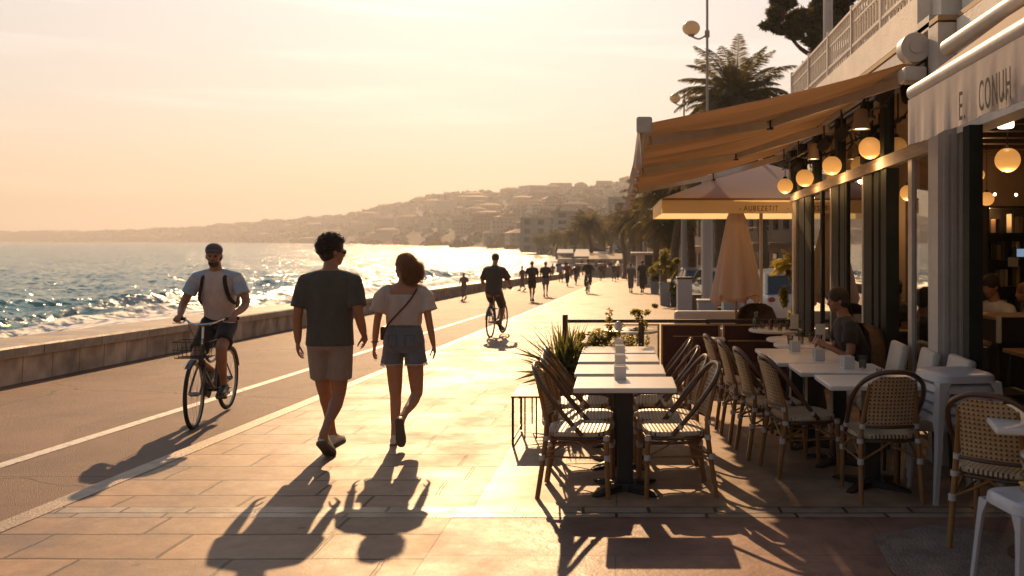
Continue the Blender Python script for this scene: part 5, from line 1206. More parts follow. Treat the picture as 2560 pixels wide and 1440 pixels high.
# windbreaks, rear tables, benches
M_redp = mat('dark_red_canvas', (.060, .010, .008), .6, var=.15, vscale=3); M_brass = mat('worn_brass', (.45, .30, .14), .35, metal=.7)
fence = thing('terrace_barrier', 'long dark timber barrier with a post at its left end closing the terrace', 'barrier', (0, 11.8, gz(11.8)+.02)); M_dtm = mat('dark_timber', (.045, .030, .020), .5, var=.2, vscale=6)
obj('top_rail', MB().cbox(-.70, 2.42, -.03, .03, .79, .835, .005), M_dtm, fence)
obj('post', MB().cbox(-.77, -.70, -.04, .04, 0, .90, .008), M_dtm, fence); obj('post', MB().cbox(1.14, 1.20, -.03, .03, 0, .79, .006), M_dtm, fence)
def panel(label, x0, x1, d, h, m, mid=None):
    t = thing('windbreak_panel', label, 'windbreak', ((x0+x1)/2, d, gz(d)+.02)); hw = (x1-x0)/2
    obj('panel', MB().box(-hw+.026, hw-.026, -.006, .006, .05, h-.02), m, t)
    mb = MB().box(-hw, hw, -.014, .014, h-.02, h); mb.box(-hw, -hw+.026, -.014, .014, 0, h-.02); mb.box(hw-.026, hw, -.014, .014, 0, h-.02); mb.box(-hw+.026, hw-.026, -.012, .012, .03, .05)
    obj('frame', mb, M_brass, t)
    if mid: obj('rail', MB().box(-hw*.6, hw*.6, -.022, -.012, mid, mid+.012), M_brass, t)
    return t
panel('clear glass windbreak panel behind the low round table', -.18, .52, 11.62, .785, M_clear)
panel('dark red windbreak panel in the middle of the terrace barrier', .54, 1.32, 11.60, .785, M_redp, .62)
panel('dark red windbreak panel at the right of the terrace barrier', 1.35, 2.14, 11.58, .785, M_redp)
t = thing('bench', 'dark red upholstered bench with brass trim behind the second row', 'bench', (1.86, 11.1, gz(11.1)+.02))
obj('backrest', MB().cbox(-.50, .50, -.03, .03, .20, .60, .01), M_redp, t); obj('trim', MB().box(-.50, .50, -.036, .036, .602, .614), M_brass, t); obj('seat', MB().cbox(-.50, .50, -.42, -.03, .24, .36, .02), M_redp, t); obj('base', MB().box(-.46, .46, -.38, .02, 0, .24), M_black, t)
t = thing('bar_stool', 'wooden stool with a white seat in front of the red panels', 'stool', (1.23, 11.2, gz(11.2)+.02)); obj('seat', MB().cbox(-.10, .10, -.10, .10, .60, .64, .012, 3), M_top, t)
for sx in (-1, 1):
    for sy in (-1, 1): obj('leg', MB().tube([(sx*.065, sy*.065, .60), (sx*.12, sy*.12, 0)], .014, 8), M_bam, t)
obj('footrest', MB().tube([(-.10, -.10, .24), (.10, -.10, .24), (.10, .10, .24), (-.10, .10, .24)], .008, 6, closed=True, up=(0, 0, 1)), M_bam, t)
def rtable(label, x, d, r, h=.75, rim=M_brass):
    t = thing('round_table', label, 'table', (x, d, gz(d)+.02)); obj('table_top', MB().lathe([(.02, h), (r-.01, h), (r, h-.008), (r, h-.028), (r-.012, h-.034), (.02, h-.034)], n=40), M_top, t, smooth=True)
    obj('pedestal', MB().tube([(0, 0, .02), (0, 0, h-.034)], .028, 12), M_iron, t, smooth=True); obj('base', MB().lathe([(.22, 0), (.22, .012), (.05, .03), (.03, .06)], n=24), M_iron, t, smooth=True); return t
rtable('round white table in front of the clear panel, with a plate of food', .14, 11.1, .34)
rtable('farther round table carrying glasses beside the glazing', 1.98, 11.2, .34); rtable('nearer round table carrying glasses, in front of the seated man', 1.93, 9.15, .33)
rtable('small round table between the two glass laden ones', 1.95, 10.15, .26, .72)
t = thing('plate_of_food', 'plate of food on the round table before the clear panel', 'plate', (.22, 11.05, gz(11.05)+.77)); obj('plate', MB().lathe([(.06, 0), (.13, .014), (.125, .018), (.05, .006)], n=24), M_nap, t, smooth=True)
mb = MB(); rnd = random.Random(3)
for i in range(14): mb.ball((rnd.uniform(-.07, .07), rnd.uniform(-.07, .07), .025), rnd.uniform(.015, .03), rnd.uniform(.015, .025), .014, None, 8, 5)
obj('food', mb, mat('fried_food', (.45, .20, .05), .5), t, smooth=2)
t = thing('coffee_pot', 'small white coffee pot on the round table before the clear panel', 'pot', (-.02, 11.1, gz(11.1)+.77)); obj('pot', MB().lathe([(.04, 0), (.055, .03), (.05, .07), (.03, .095), (.008, .11)], n=18), M_nap, t, smooth=True); obj('handle', MB().tube(spline([(.05, 0, .03), (.085, 0, .05), (.045, 0, .08)], 5), .006, 6), M_nap, t)
rnd = random.Random(12)
gl_ = [('tall glass of amber drink on the far round table', 1.90, 11.1, .14, M_amber), ('leftmost tumbler on the far round table', 1.82, 11.25, .10, M_water), ('tumbler at the back of the far round table', 2.02, 11.35, .10, None), ('amber drink at the right of the far round table', 2.12, 11.15, .12, M_amber), ('short tumbler at the front of the far round table', 2.0, 11.0, .09, M_water),
       ('tall clear glass on the near round table', 1.88, 9.15, .14, None), ('short glass at the left of the near round table', 1.76, 9.10, .09, M_water), ('amber glass at the back of the near round table', 2.02, 9.30, .11, M_amber), ('tumbler beside the hands of the seated man', 2.05, 9.05, .10, M_water)]
for lb, x, d, h, lq in gl_: tumbler(lb, (x, d, gz(d)+.77), h, .033, lq)
for lb, x, d in (('oil bottle standing on the left edge of the far round table', 1.72, 11.2), ('second oil bottle next to it on the far round table', 1.77, 11.35)):
    t = thing('bottle', lb, 'bottle', (x, d, gz(d)+.77)); obj('glass', MB().lathe([(.028, 0), (.030, .01), (.030, .11), (.012, .15), (.011, .19)], n=14), M_clear, t, smooth=True); obj('stopper', MB().tube([(0, 0, .188), (0, 0, .215)], .012, 8), M_chrome, t)
for lb, x, d, z in (('menu holder on the far round table by the glazing', 2.18, 11.0, .77), ('menu holder on the near round table by the glazing', 2.10, 9.22, .77)):
    t = thing('menu_holder', lb, 'menu holder', (x, d, gz(d)+z)); obj('card', MB().cbox(-.05, .05, -.004, .004, .012, .20, .002), M_paper, t); obj('foot', MB().cbox(-.055, .055, -.03, .03, 0, .012, .003), M_iron, t)
t = thing('rattan_armchair', 'brown rattan chair with rounded back by the far round table', 'chair', (1.92, 12.35, gz(12.35)+.05), R(180))
mb = MB(); Mx = mat('brown_rattan', (.12, .07, .04), .6, var=.3, vscale=20, bump=.6, bscale=60)
mb = MB(); rr_ = []
for z, s_ in ((.40, .27), (.6, .30), (.8, .29), (.93, .23), (.99, .12)):
    A = [R(a) for a in range(-170, -9, 16)]; rr_.append([Vector((s_*math.cos(a), s_*math.sin(a), z)) for a in A]+[Vector(((s_-.03)*math.cos(a), (s_-.03)*math.sin(a), z)) for a in A[::-1]])
mb.rings(rr_); obj('backrest', mb, Mx, t, smooth=True); obj('seat', MB().lathe([(.02, .45), (.25, .45), (.26, .43), (.25, .38), (.02, .38)], n=24), Mx, t, smooth=True)
for a in (45, 135, 225, 315): obj('leg', MB().tube([(.2*math.cos(R(a)), .2*math.sin(R(a)), .38), (.22*math.cos(R(a)), .22*math.sin(R(a)), 0)], .015, 8), M_bam, t)
dup(t, (2.34, 8.66, gz(8.66)+.02), R(92), 'dark rattan chair that the seated man sits on')

# seated people
def seat_pose(k=1.0, hrot=(0, 0, 0), lean=.08, arms=(.36, .80)):
    ax_, az_ = arms
    J = dict(pelvis=(0, 0, .50), waist=(0, .01, .66), chest=(0, .03+lean, .90), neck=(0, .02+lean*1.5, 1.075), head=(0, .05+lean*2, 1.225), hrot=hrot)
    for s_, q in (('L', -1), ('R', 1)):
        J['sh'+s_] = (q*.19, .02+lean*1.4, .99); J['wr'+s_] = (q*.12, ax_, az_); J['el'+s_] = ik(J['sh'+s_], J['wr'+s_], .29, .26, (q*.5, -.3, -.7))
        J['hip'+s_] = (q*.09, .02, .50); J['kn'+s_] = (q*.11, .43, .50); J['an'+s_] = (q*.11, .40, .09); J['he'+s_] = (q*.11, .34, .01); J['to'+s_] = (q*.12, .60, .005)
    return arm_dirs(J)
def sitter(label, x, d, deg, skin, shirt, bot, hrot=(0, 0, 0), vox=.011, z=0, hair=M_hair, arms=(.36, .80)):
    J = seat_pose(hrot=hrot, arms=arms)
    r_, b_, hd, M = person('p', label, J, dict(skin=skin, s=.98, shoe=M_dark, sole=M_sole, curl=.8, clothes=[('t', tee_fn(shirt, .62, .074, .080, (.185, .14), drop=.0)), ('s', shorts_fn(bot, 1.8, .105, .075, (.17, .13), name='trousers'))]), (x, d, gz(d)+.02+z), R(deg), voxel=vox)
    hb = MB(); H_ = Vector(hd); hb.ball(H_+M @ Vector((0, -.016, .038)), .086, .104, .092, M, 18, 12); hb.ball(H_+M @ Vector((0, -.05, -.02)), .076, .065, .075, M, 14, 10); obj('hair', hb, hair, r_, smooth=2)
    return r_
sitter('dark haired man in black t-shirt seated at the round table facing left', 2.34, 8.62, 90, M_skin, M_black and C_['charcoal'], C_['charcoal'], hrot=(0, R(-6), 0), vox=.008)
sitter('person in white shirt seated behind the black counter in the right-hand room', 4.12, 9.4, 110, M_skin, C_['white'], C_['navy'], hrot=(R(10), R(-14), 0), z=.12)
sitter('dark figure seated inside, seen through the open doors', 3.62, 11.0, 90, M_skin, C_['charcoal'], C_['charcoal'], vox=.015, z=.05)
sitter('second dark figure deeper inside the glazed room', 4.35, 11.6, -90, M_skin, C_['grey'], C_['charcoal'], vox=.015, z=.02)
sitter('woman with brown hair seated deep in the right-hand room', 5.1, 10.6, 60, M_skin2, C_['grey'], C_['charcoal'], vox=.015, hair=M_hair2)
# indoor furniture
def wtable(label, x, d, wx, wy, h, m=M_oak, name='wooden_table', dark=True):
    t = thing(name, label, 'table', (x, d, gz(d)+.03)); obj('table_top', MB().cbox(-wx/2, wx/2, -wy/2, wy/2, h-.035, h, .006), m, t)
    for sx in (-1, 1):
        for sy in (-1, 1): obj('leg', MB().tube([(sx*(wx/2-.06), sy*(wy/2-.05), h-.035), (sx*(wx/2-.02), sy*(wy/2-.03), 0)], .016, 8), M_black if dark else M_bam, t)
    return t
wtable('wooden table nearest the opening of the right-hand room', 3.95, 7.9, .80, .55, .78)
wtable('second wooden table deeper in the right-hand room', 4.0, 9.0, 1.1, .5, .80)
wtable('wooden table inside the glazed room behind the open doors', 3.5, 10.2, 1.0, .6, .78)
for i, (lb, x, d, dg) in enumerate((('dark chair inside near the opening of the right-hand room', 3.35, 7.7, -90), ('dark chair inside beside the second wooden table', 3.3, 9.0, -90), ('dark chair inside seen through the open doors', 3.1, 9.6, 0))):
    t = thing('indoor_chair', lb, 'chair', (x, d, gz(d)+.03), R(dg)); obj('seat', MB().cbox(-.2, .2, -.2, .2, .42, .46, .01), M_black, t); obj('backrest', MB().cbox(-.2, .2, -.22, -.19, .60, .86, .01), M_black, t)
    for sx in (-1, 1): obj('leg', MB().tube([(sx*.18, -.20, .88), (sx*.18, -.21, 0)], .013, 8), M_bam, t); obj('leg', MB().tube([(sx*.18, .18, .42), (sx*.19, .20, 0)], .013, 8), M_bam, t)
t = thing('counter', 'black service counter with a pale end panel in the right-hand room', 'counter', (4.5, 8.55, gz(8.55)+.03)); obj('front', MB().cbox(-.80, .9, -.02, .02, .82, 1.05, .004), M_black, t); obj('end_panel', MB().cbox(-.84, -.80, -.02, .02, .80, 1.06, .004), M_nap, t); obj('body', MB().box(-.80, .9, .03, .55, 0, 1.02), M_black, t); obj('worktop', MB().cbox(-.86, .95, .03, .60, 1.021, 1.05, .004), M_oak, t)
t = thing('shelf_unit', 'tall dark shelf unit full of bottles and books in the right-hand room', 'shelf', (5.35, 11.6, gz(11.6)+.03))
mb = MB()
for z in (0, .45, .9, 1.25, 1.6, 1.95, 2.3): mb.box(-.55, .9, -.15, .15, z, z+.025)
for x in (-.57, .16, .9): mb.box(x, x+.025, -.15, .15, 0, 2.33)
mb.box(-.57, .93, .15, .17, 0, 2.33); obj('carcass', mb, M_black, t)
rnd = random.Random(9); cols = [mat('spine_cream', (.45, .38, .28), .7), mat('spine_ochre', (.35, .22, .08), .7), mat('spine_brown', (.12, .07, .04), .7), mat('bottle_green', (.03, .06, .03), .25)]
for z in (.475, .925, 1.275, 1.625, 1.975):
    x = -.5
    while x < .85:
        w_ = rnd.uniform(.03, .06); h_ = rnd.uniform(.16, .28)
        if rnd.random() < .75 and not (.10 < x < .2): obj('bottle' if rnd.random() < .4 else 'book', MB().cbox(x, x+w_, -.10, .05, z, z+h_, .004), rnd.choice(cols), t)
        x += w_+rnd.uniform(.005, .05)
t = thing('notice', 'small pale notice pinned in the dark right-hand room', 'sign', at(2533, 655, 11.3)); obj('sheet', MB().box(-.065, .065, 0, .004, -.06, .06), M_paper, t)
t = thing('screen', 'small bluish screen at the right edge of the dark room', 'screen', at(2556, 632, 11.2)); obj('housing', MB().cbox(-.08, .10, .0, .03, -.06, .06, .004), M_black, t); obj('display', MB().box(-.072, .092, -.004, -.001, -.05, .05), mat('blue_display', (.1, .15, .2), .3, emit=(.3, .42, .6), estr=.5), t)

# ------------------------------------------------------------------ parasols
def parasol_open(label, c, half, h_edge, h_top, val):
    t = thing('parasol', label, 'parasol', (c[0], c[1], gz(c[1])+.02)); mb = MB(); Cn = [(-half, -half), (half, -half), (half, half), (-half, half)]
    apex = Vector((0, 0, h_top)); K = 10
    for i in range(4):
        a, b_ = Cn[i], Cn[(i+1) % 4]; g = len(mb.v)
        for r_ in range(K+1):
            for s_ in range(K+1):
                u = s_/K; p = Vector((lerp(a[0], b_[0], u), lerp(a[1], b_[1], u), h_edge)); v = apex.lerp(p, r_/K); v.z -= .10*math.sin(math.pi*u)*(r_/K)*.7*math.sin(math.pi*min(1, r_/K*.75)); mb.v.append(v)
        for r_ in range(K):
            for s_ in range(K): mb.f.append((g+r_*(K+1)+s_, g+r_*(K+1)+s_+1, g+(r_+1)*(K+1)+s_+1, g+(r_+1)*(K+1)+s_))
    obj('canopy', mb, mat('ecru_canvas', (.44, .38, .36), .85, trans=.30, transcol=(.75, .42, .16), bump=.15, bscale=3), t, smooth=True)
    vb = MB()
    for i in range(4):
        a, b_ = Cn[i], Cn[(i+1) % 4]; N = 30; rr = []
        for j in range(N+1):
            u = j/N; x_, y_ = lerp(a[0], b_[0], u)*1.002, lerp(a[1], b_[1], u)*1.002; nx, ny = (b_[1]-a[1]), -(b_[0]-a[0]); l = math.hypot(nx, ny); nx /= l; ny /= l; wv = .008*math.sin(j*1.3)
            rr.append([Vector((x_+nx*wv*t_, y_+ny*wv*t_, h_edge-.03-val*t_)) for t_ in (0, .5, 1)]+[Vector((x_+nx*(wv*t_+.004), y_+ny*(wv*t_+.004), h_edge-.03-val*t_)) for t_ in (1, .5, 0)])
        vb.rings(rr)
    v_ = obj('valance', vb, mat('lit_valance', (.80, .70, .54), .85, trans=.72, transcol=(1.0, .92, .70)), t, smooth=True, fix=False)
    ed = MB(); ed.tube([Vector((a[0], a[1], h_edge-.015)) for a in Cn], .018, 6, closed=True, up=(0, 0, 1)); obj('rim', ed, mat('rim_timber', (.30, .18, .09), .5), t)
    for a in Cn: obj('rib', MB().tube([apex-Vector((0, 0, .05)), Vector((a[0]*.99, a[1]*.99, h_edge-.03))], .016, 6), M_oak, t)
    obj('pole', MB().tube([(0, 0, 0), (0, 0, h_top)], .030, 12), M_wpaint, t, smooth=True)
    obj('finial', MB().ball((0, 0, h_top+.03), .04, n=12, k=8), M_wpaint, t, smooth=2)
    return t, v_
PC = (2.42, 15.1); pt, pv_ = parasol_open('open square off-white parasol with backlit orange valance beyond the awning', PC, 1.78, 2.62, 3.32, .20)
for tx_, lx_ in (('-', -.62), ('AUBEZETIT', -.55), ('-', .11)): lettering(tx_, Vector((lx_, -1.80, 2.43)), Matrix(((1, 0, 0), (0, 0, -1), (0, 1, 0))), .11, .8, mat('valance_ink', (.12, .06, .03), .8), pv_)
t = thing('parasol', 'closed beige parasol hanging in folds behind the red windbreaks', 'parasol', (1.82, 13.8, gz(13.8)+.02))
mb = MB(); rr_ = []; N = 64
for i in range(22):
    u = i/21; z = lerp(2.60, 1.02, u); r_ = .03+.07*min(1, u*5)+.27*u**1.1; am = .16*min(1, u*2)
    ring = []
    for j in range(N):
        a = 2*math.pi*j/N; f_ = 1+am*math.cos(8*a+.4*math.sin(u*5))+.06*math.sin(3*a+u*3); zz = z
        if i == 21: zz += .06*math.cos(8*a)+.05*math.sin(5*a)
        if i >= 18: f_ *= 1-.12*(i-18)/3*(.5+.5*math.sin(5*a+1))
        ring.append(Vector((r_*f_*math.cos(a), r_*f_*.9*math.sin(a), zz)))
    rr_.append(ring)
for u in (.97, .9, .6): rr_.append([Vector((v.x*u*.9, v.y*u*.9, v.z+(1-u)*1.2)) for v in rr_[21]])
mb.rings(rr_); obj('canopy', mb, mat('beige_canvas', (.74, .64, .56), .85, trans=.38, transcol=(.85, .70, .58), bump=.3, bscale=6), t, smooth=2)
obj('pole', MB().tube([(0, 0, 0), (0, 0, 2.62)], .022, 10), M_oak, t, smooth=True); obj('strut', MB().tube([(.16, .05, .0), (.15, .04, 1.5)], .018, 8), M_oak, t); obj('base', MB().cbox(-.3, .3, -.3, .3, 0, .07, .02), M_iron, t)
# ------------------------------------------------------------------ vegetation
def leafmat(name, c1, c2, tr=.4, tc_=None, vs=1.5):
    return mat(name, c1, .5, col2=c2, vscale=vs, trans=tr, transcol=tc_, spec=.35)
M_palm = leafmat('palm_leaf', (.030, .038, .010), (.075, .07, .02), .28, (.30, .22, .05)); M_trunk = mat('palm_trunk', (.13, .085, .05), .9, var=.4, vscale=6, bump=1, bscale=14, stretch=(1, 1, 4))
M_pine = leafmat('pine_needles', (.025, .035, .012), (.06, .055, .02), .3, (.20, .15, .04)); M_bark = mat('bark', (.10, .065, .04), .9, var=.4, vscale=5, bump=1, bscale=12)
M_bush = leafmat('bush_leaf', (.035, .055, .012), (.12, .12, .03), .5, (.45, .38, .06), 3); M_spike = leafmat('spiky_leaf', (.03, .045, .014), (.08, .085, .03), .35, (.30, .28, .06), 6)
def frond(mb, base, az, el, L, droop, nl, lw, rnd, llen=.42):
    """pinnate leaf: arching rib with many narrow leaflets"""
    h = Vector((math.cos(az), math.sin(az), 0)); side = Vector((-math.sin(az), math.cos(az), 0)); pts = []; p = Vector(base); e = el
    n = 10
    for i in range(n+1):
        pts.append(p.copy()); e -= droop/n*(.5+i/n); p += (h*math.cos(e)+Vector((0, 0, 1))*math.sin(e))*L/n
    mb.tube(pts, [.028*L/2.5, .018*L/2.5, .006], 4)
    for i in range(nl):
        t = .10+.90*i/nl; x = t*n; a = min(int(x), n-1); c = pts[a].lerp(pts[a+1], x-a); T = (pts[a+1]-pts[a]).normalized(); N = side.cross(T)
        ln = L*llen*(math.sin(math.pi*min(1, t*.85+.12))**.7)*rnd.uniform(.8, 1.1)
        for q in (-1, 1):
            d = (side*q*.85+T*.75+N*rnd.uniform(-.1, .35)+Vector((0, 0, -.25))).normalized(); w_ = T*lw*.5
            m_ = c+d*ln*.55; b = len(mb.v); tip = c+d*ln+Vector((0, 0, -.12*ln))
            mb.v += [c-w_*.6, c+w_*.6, m_+w_, tip, m_-w_]; mb.f.append((b, b+1, b+2, b+3, b+4))
def palm(label, x, y, h, L=2.4, nf=44, nl=34, seed=1, group='palms along the promenade', lw=.05, tr=.20, name='palm_tree', zb=None, llen=.32, dr=.9):
    rnd = random.Random(seed); t = thing(name, label, 'palm', (x, y, gz(y) if zb is None else zb), 0, group)
    mb = MB(); P = [(rnd.uniform(-.1, .1)*i, rnd.uniform(-.1, .1)*i, h*i/4) for i in range(5)]; P[0] = (0, 0, 0); S = spline(P, 6)
    rr = [tr*(1.35 if i < 2 else 1)*(1+.07*(i % 2)) for i in range(len(S))]; rr[-1] = tr*1.5; rr[-2] = tr*1.6; rr[-3] = tr*1.3
    mb.tube(S, rr, 12); obj('trunk', mb, M_trunk, t, smooth=2)
    top = S[-1]; cr = MB()
    for i in range(nf):
        u = (i+.5)/nf; el = lerp(R(86), R(-32), u**.85); az = i*2.39996+rnd.uniform(-.2, .2)
        frond(cr, top+Vector((math.cos(az)*.08, math.sin(az)*.08, .05)), az, el, L*rnd.uniform(.85, 1.1)*(1 if u < .8 else .85), (R(70)+R(35)*u)*dr, nl, lw, rnd, llen)
    obj('crown', cr, M_palm, t, fix=False); return t
def pl(px, py, d): return ((px-VX)/F*d, d, CZ-(py-HY)/F*d)
def hgt(px, py, d): x, y, z = pl(px, py, d); return x, y, z-gz(y)
x, y, h = hgt(1850, 250, 42); palm('big date palm with a full spread crown rising behind the awning', x, y, h, 3.1, 58, 70, 3, lw=.042, tr=.26, llen=.22, dr=.74)
x, y, h = hgt(1772, 268, 58); p2 = palm('smaller palm crown behind the lamp post, left of the big palm', x, y, h, 2.2, 40, 30, 5)
x, y, h = hgt(1478, 562, 112); p3 = palm('lone palm with dark round crown left of the promenade palms, in the haze', x, y, h, 2.6, 44, 26, 7, lw=.07)
def palmcopy(lb, px, py, d, src, s=1.0, rz=0):
    x, y, h = hgt(px, py, d); hs = [c for c in kids(src) if c.name.startswith('trunk')]
    H0 = src['h0']; k = h/H0; o = dup(src, (x, y, gz(y)), rz, lb)
    o.scale = (s, s, k)
    for c in kids(o):
        if c.name.startswith('crown'): c.scale = (1, 1, s/k); c.location = (0, 0, H0*(1-s/k))
    return o
src = palm('palm with a spiky crown right of the hazy walkers, first of the far row', *hgt(1560, 560, 92), 2.5, 40, 26, 11, lw=.065); src['h0'] = hgt(1560, 560, 92)[2]
rnd = random.Random(21)
FP = [('palm just left of the awning tip, over the kiosk', 1606, 545, 72, 1.05), ('tall palm behind the awning tip', 1640, 508, 58, 1.0), ('palm between the second lamp post and the awning tip', 1662, 560, 50, .9), ('tall palm with crown hidden by the awning, left of the white column', 1690, 470, 46, 1.0),
      ('palm trunk between the white column and the closed parasol', 1800, 455, 40, 1.0), ('palm trunk to the right of the closed parasol', 1906, 440, 34, .9), ('low palm at the right end of the hazy row', 1585, 590, 104, .9), ('small hazy palm on the left of the lone one', 1436, 590, 150, 1.0), ('faint palm in the haze above the shore', 1392, 596, 190, 1.1),
      ('fainter palm in the haze further round the bay', 1350, 600, 250, 1.2), ('palm low behind the small cyclist', 1512, 585, 125, .95), ('palm beside the lone one on its right', 1528, 572, 135, 1.1), ('very faint palm at the head of the bay', 1316, 604, 320, 1.3), ('hazy palm above the far walkers', 1462, 598, 165, 1.0), ('hazy palm over the beach head', 1410, 600, 210, 1.0), ('palm with trunk left of the white column', 1728, 400, 52, 1.1), ('dark palm crown under the pine', 1960, 350, 60, 1.0)]
for lb, px, py, d, s in FP: palmcopy(lb, px, py, d, src, s, rnd.uniform(0, 6))
def clumps(mb, cl, n, size, rnd, flat=.6, asp=2.2):
    """leaf-sized faces in uneven clumps: cl = [(centre, rx, ry, rz)]"""
    vol = [c[1]*c[2]*c[3] for c in cl]; tot = sum(vol)
    for c, v_ in zip(cl, vol):
        sub = [(Vector(c[0])+Vector((rnd.gauss(0, .5)*c[1], rnd.gauss(0, .5)*c[2], rnd.gauss(0, .5)*c[3])), rnd.uniform(.22, .42)) for _ in range(max(3, int(9*(v_/tot)**.3)))]
        for _ in range(int(n*v_/tot)+1):
            sc, sr = rnd.choice(sub); u = Vector((rnd.gauss(0, 1), rnd.gauss(0, 1), rnd.gauss(0, 1))).normalized()*rnd.random()**.45
            p = sc+Vector((u.x*c[1], u.y*c[2], u.z*c[3]))*sr*1.3
            a = Vector((rnd.gauss(0, 1), rnd.gauss(0, 1), rnd.gauss(0, flat))).normalized(); b_ = a.orthogonal().normalized(); b_ = Matrix.Rotation(rnd.uniform(0, 6.28), 3, a) @ b_
            s = size*rnd.uniform(.6, 1.3); i = len(mb.v); mb.v += [p-a*s*asp*.5, p+b_*s*.45, p+a*s*asp*.5, p-b_*s*.45]; mb.f.append((i, i+1, i+2, i+3))
# the umbrella pine at the top of the picture
rnd = random.Random(31); D = 34.0
t = thing('pine_tree', 'dark umbrella pine whose spreading crown fills the top right above the big palm', 'pine', (at(2052, 300, D).x, D, gz(D)))
Z0 = gz(D); X0 = at(2052, 300, D).x
def rel(px, py, dd=0): p = at(px, py, D); return Vector((p.x-X0, dd, p.z-Z0))
mb = MB(); mb.tube(spline([(0, 0, 0), (.1, 0, 4), rel(2045, 260), rel(2060, 120), rel(2100, 40)], 6), [.30, .26, .22, .18, .12], 12)
for tx, ty in ((1960, 60), (2140, 90), (2230, 30), (2010, 150)): mb.tube(spline([rel(2058, 150), rel((2058+tx)/2, (150+ty)/2+10, .5), rel(tx, ty, .3)], 5), [.12, .08, .03], 8)
obj('trunk', mb, M_bark, t, smooth=True)
cl = [(rel(1925, 30), .7, 1.0, .5), (rel(1990, 60), .9, 1.2, .5), (rel(2110, -20, .5), 1.4, 1.6, .8), (rel(2060, 90, .2), .7, 1.0, .5), (rel(1945, 45), .85, 1.2, .42), (rel(2000, 20), 1.1, 1.6, .5), (rel(2060, 45), 1.2, 1.8, .7), (rel(2130, 20, .4), 1.2, 1.6, .8), (rel(2190, 60, .3), .9, 1.2, .7), (rel(2230, -10), 1.2, 1.5, .8), (rel(2300, 10), 1.2, 1.4, .8), (rel(1935, 15), .6, .9, .35), (rel(1980, 75), .7, 1.0, .3), (rel(2035, 135), .50, .8, .6), (rel(2045, 200, .2), .50, .7, .55), (rel(2080, -40), 2.2, 2.0, .7), (rel(2020, 95), .5, .9, .4), (rel(2150, 120), .6, .9, .6), (rel(2060, 260, .2), .55, .7, .5)]
mb = MB(); clumps(mb, cl, 60000, .115, rnd, asp=3); obj('crown', mb, M_pine, t, fix=False)
def bush(label, x, y, z, cl, n, size, m, stem=None, pot=None, seed=1, name='bush', cat='bush', group=None, asp=2.2):
    rnd = random.Random(seed); t = thing(name, label, cat, (x, y, z), 0, group); mb = MB(); clumps(mb, cl, n, size, rnd, asp=asp); obj('foliage', mb, m, t, fix=False)
    if stem: obj('stem', MB().tube([(0, 0, 0), (0, 0, stem)], .03, 8), M_bark, t)
    return t
# spiky yucca and flowering shrubs in the trough beside the first row
tr_ = thing('planter', 'long low planter trough between the paving and the first row of tables', 'planter', (-.42, 8.95, gz(8.95)+.02)); obj('trough', MB().cbox(-.30, .62, -.20, .20, 0, .46, .012), mat('weathered_timber', (.12, .075, .045), .7, var=.3, vscale=6, stretch=(8, 1, 8)), tr_); obj('soil', MB().box(-.24, .60, -.18, .18, .461, .465), M_sand, tr_)
rnd = random.Random(8); t = thing('yucca', 'spiky leaved yucca at the left end of the planter', 'plant', (-.56, 8.9, gz(8.9)+.50)); mb = MB()
for i in range(190):
    az = rnd.uniform(0, 6.28); el = rnd.uniform(R(-12), R(88)); L = rnd.uniform(.34, .56)*(1.1 if el < R(60) else .95); h_ = Vector((math.cos(az)*math.cos(el), math.sin(az)*math.cos(el), math.sin(el))); s_ = Vector((-math.sin(az), math.cos(az), 0)); b0 = Vector((rnd.uniform(-.09, .09), rnd.uniform(-.07, .07), rnd.uniform(-.08, .12)))
    i0 = len(mb.v); dr = Vector((0, 0, -1))*L*.14*(1-math.sin(el)); w_ = .013
    mb.v += [b0-s_*w_*.7, b0+s_*w_*.7, b0+h_*L*.5+s_*w_, b0+h_*L+dr, b0+h_*L*.5-s_*w_]; mb.f.append((i0, i0+1, i0+2, i0+3, i0+4))
obj('leaves', mb, M_spike, t, fix=False)
t = bush('leafy shrub with small pale flowers behind the yucca', -.22, 8.98, gz(9)+.46, [((0, 0, .22), .26, .16, .24), ((.22, 0, .20), .22, .15, .22), ((.42, 0, .12), .18, .14, .14), ((-.12, 0, .16), .15, .12, .20), ((.12, 0, .48), .08, .07, .22), ((.02, 0, .40), .14, .08, .14)], 5200, .022, M_bush, seed=3, name='flowering_shrub', cat='plant')
mb = MB(); rnd = random.Random(6)
for i in range(46): mb.ball((rnd.uniform(-.25, .45), rnd.uniform(-.14, .02), rnd.uniform(.12, .42)), .010, n=6, k=4)
obj('flowers', mb, M_paper, t)
bush('tall thin sprig of leaves at the right end of the planter', .22, 9.1, gz(9.1)+.50, [((0, 0, .48), .06, .05, .16), ((-.08, 0, .60), .07, .05, .06), ((.10, 0, .62), .07, .05, .06), ((.02, 0, .25), .06, .05, .20)], 650, .020, M_bush, stem=.5, seed=9, name='shrub_sprig', cat='plant')
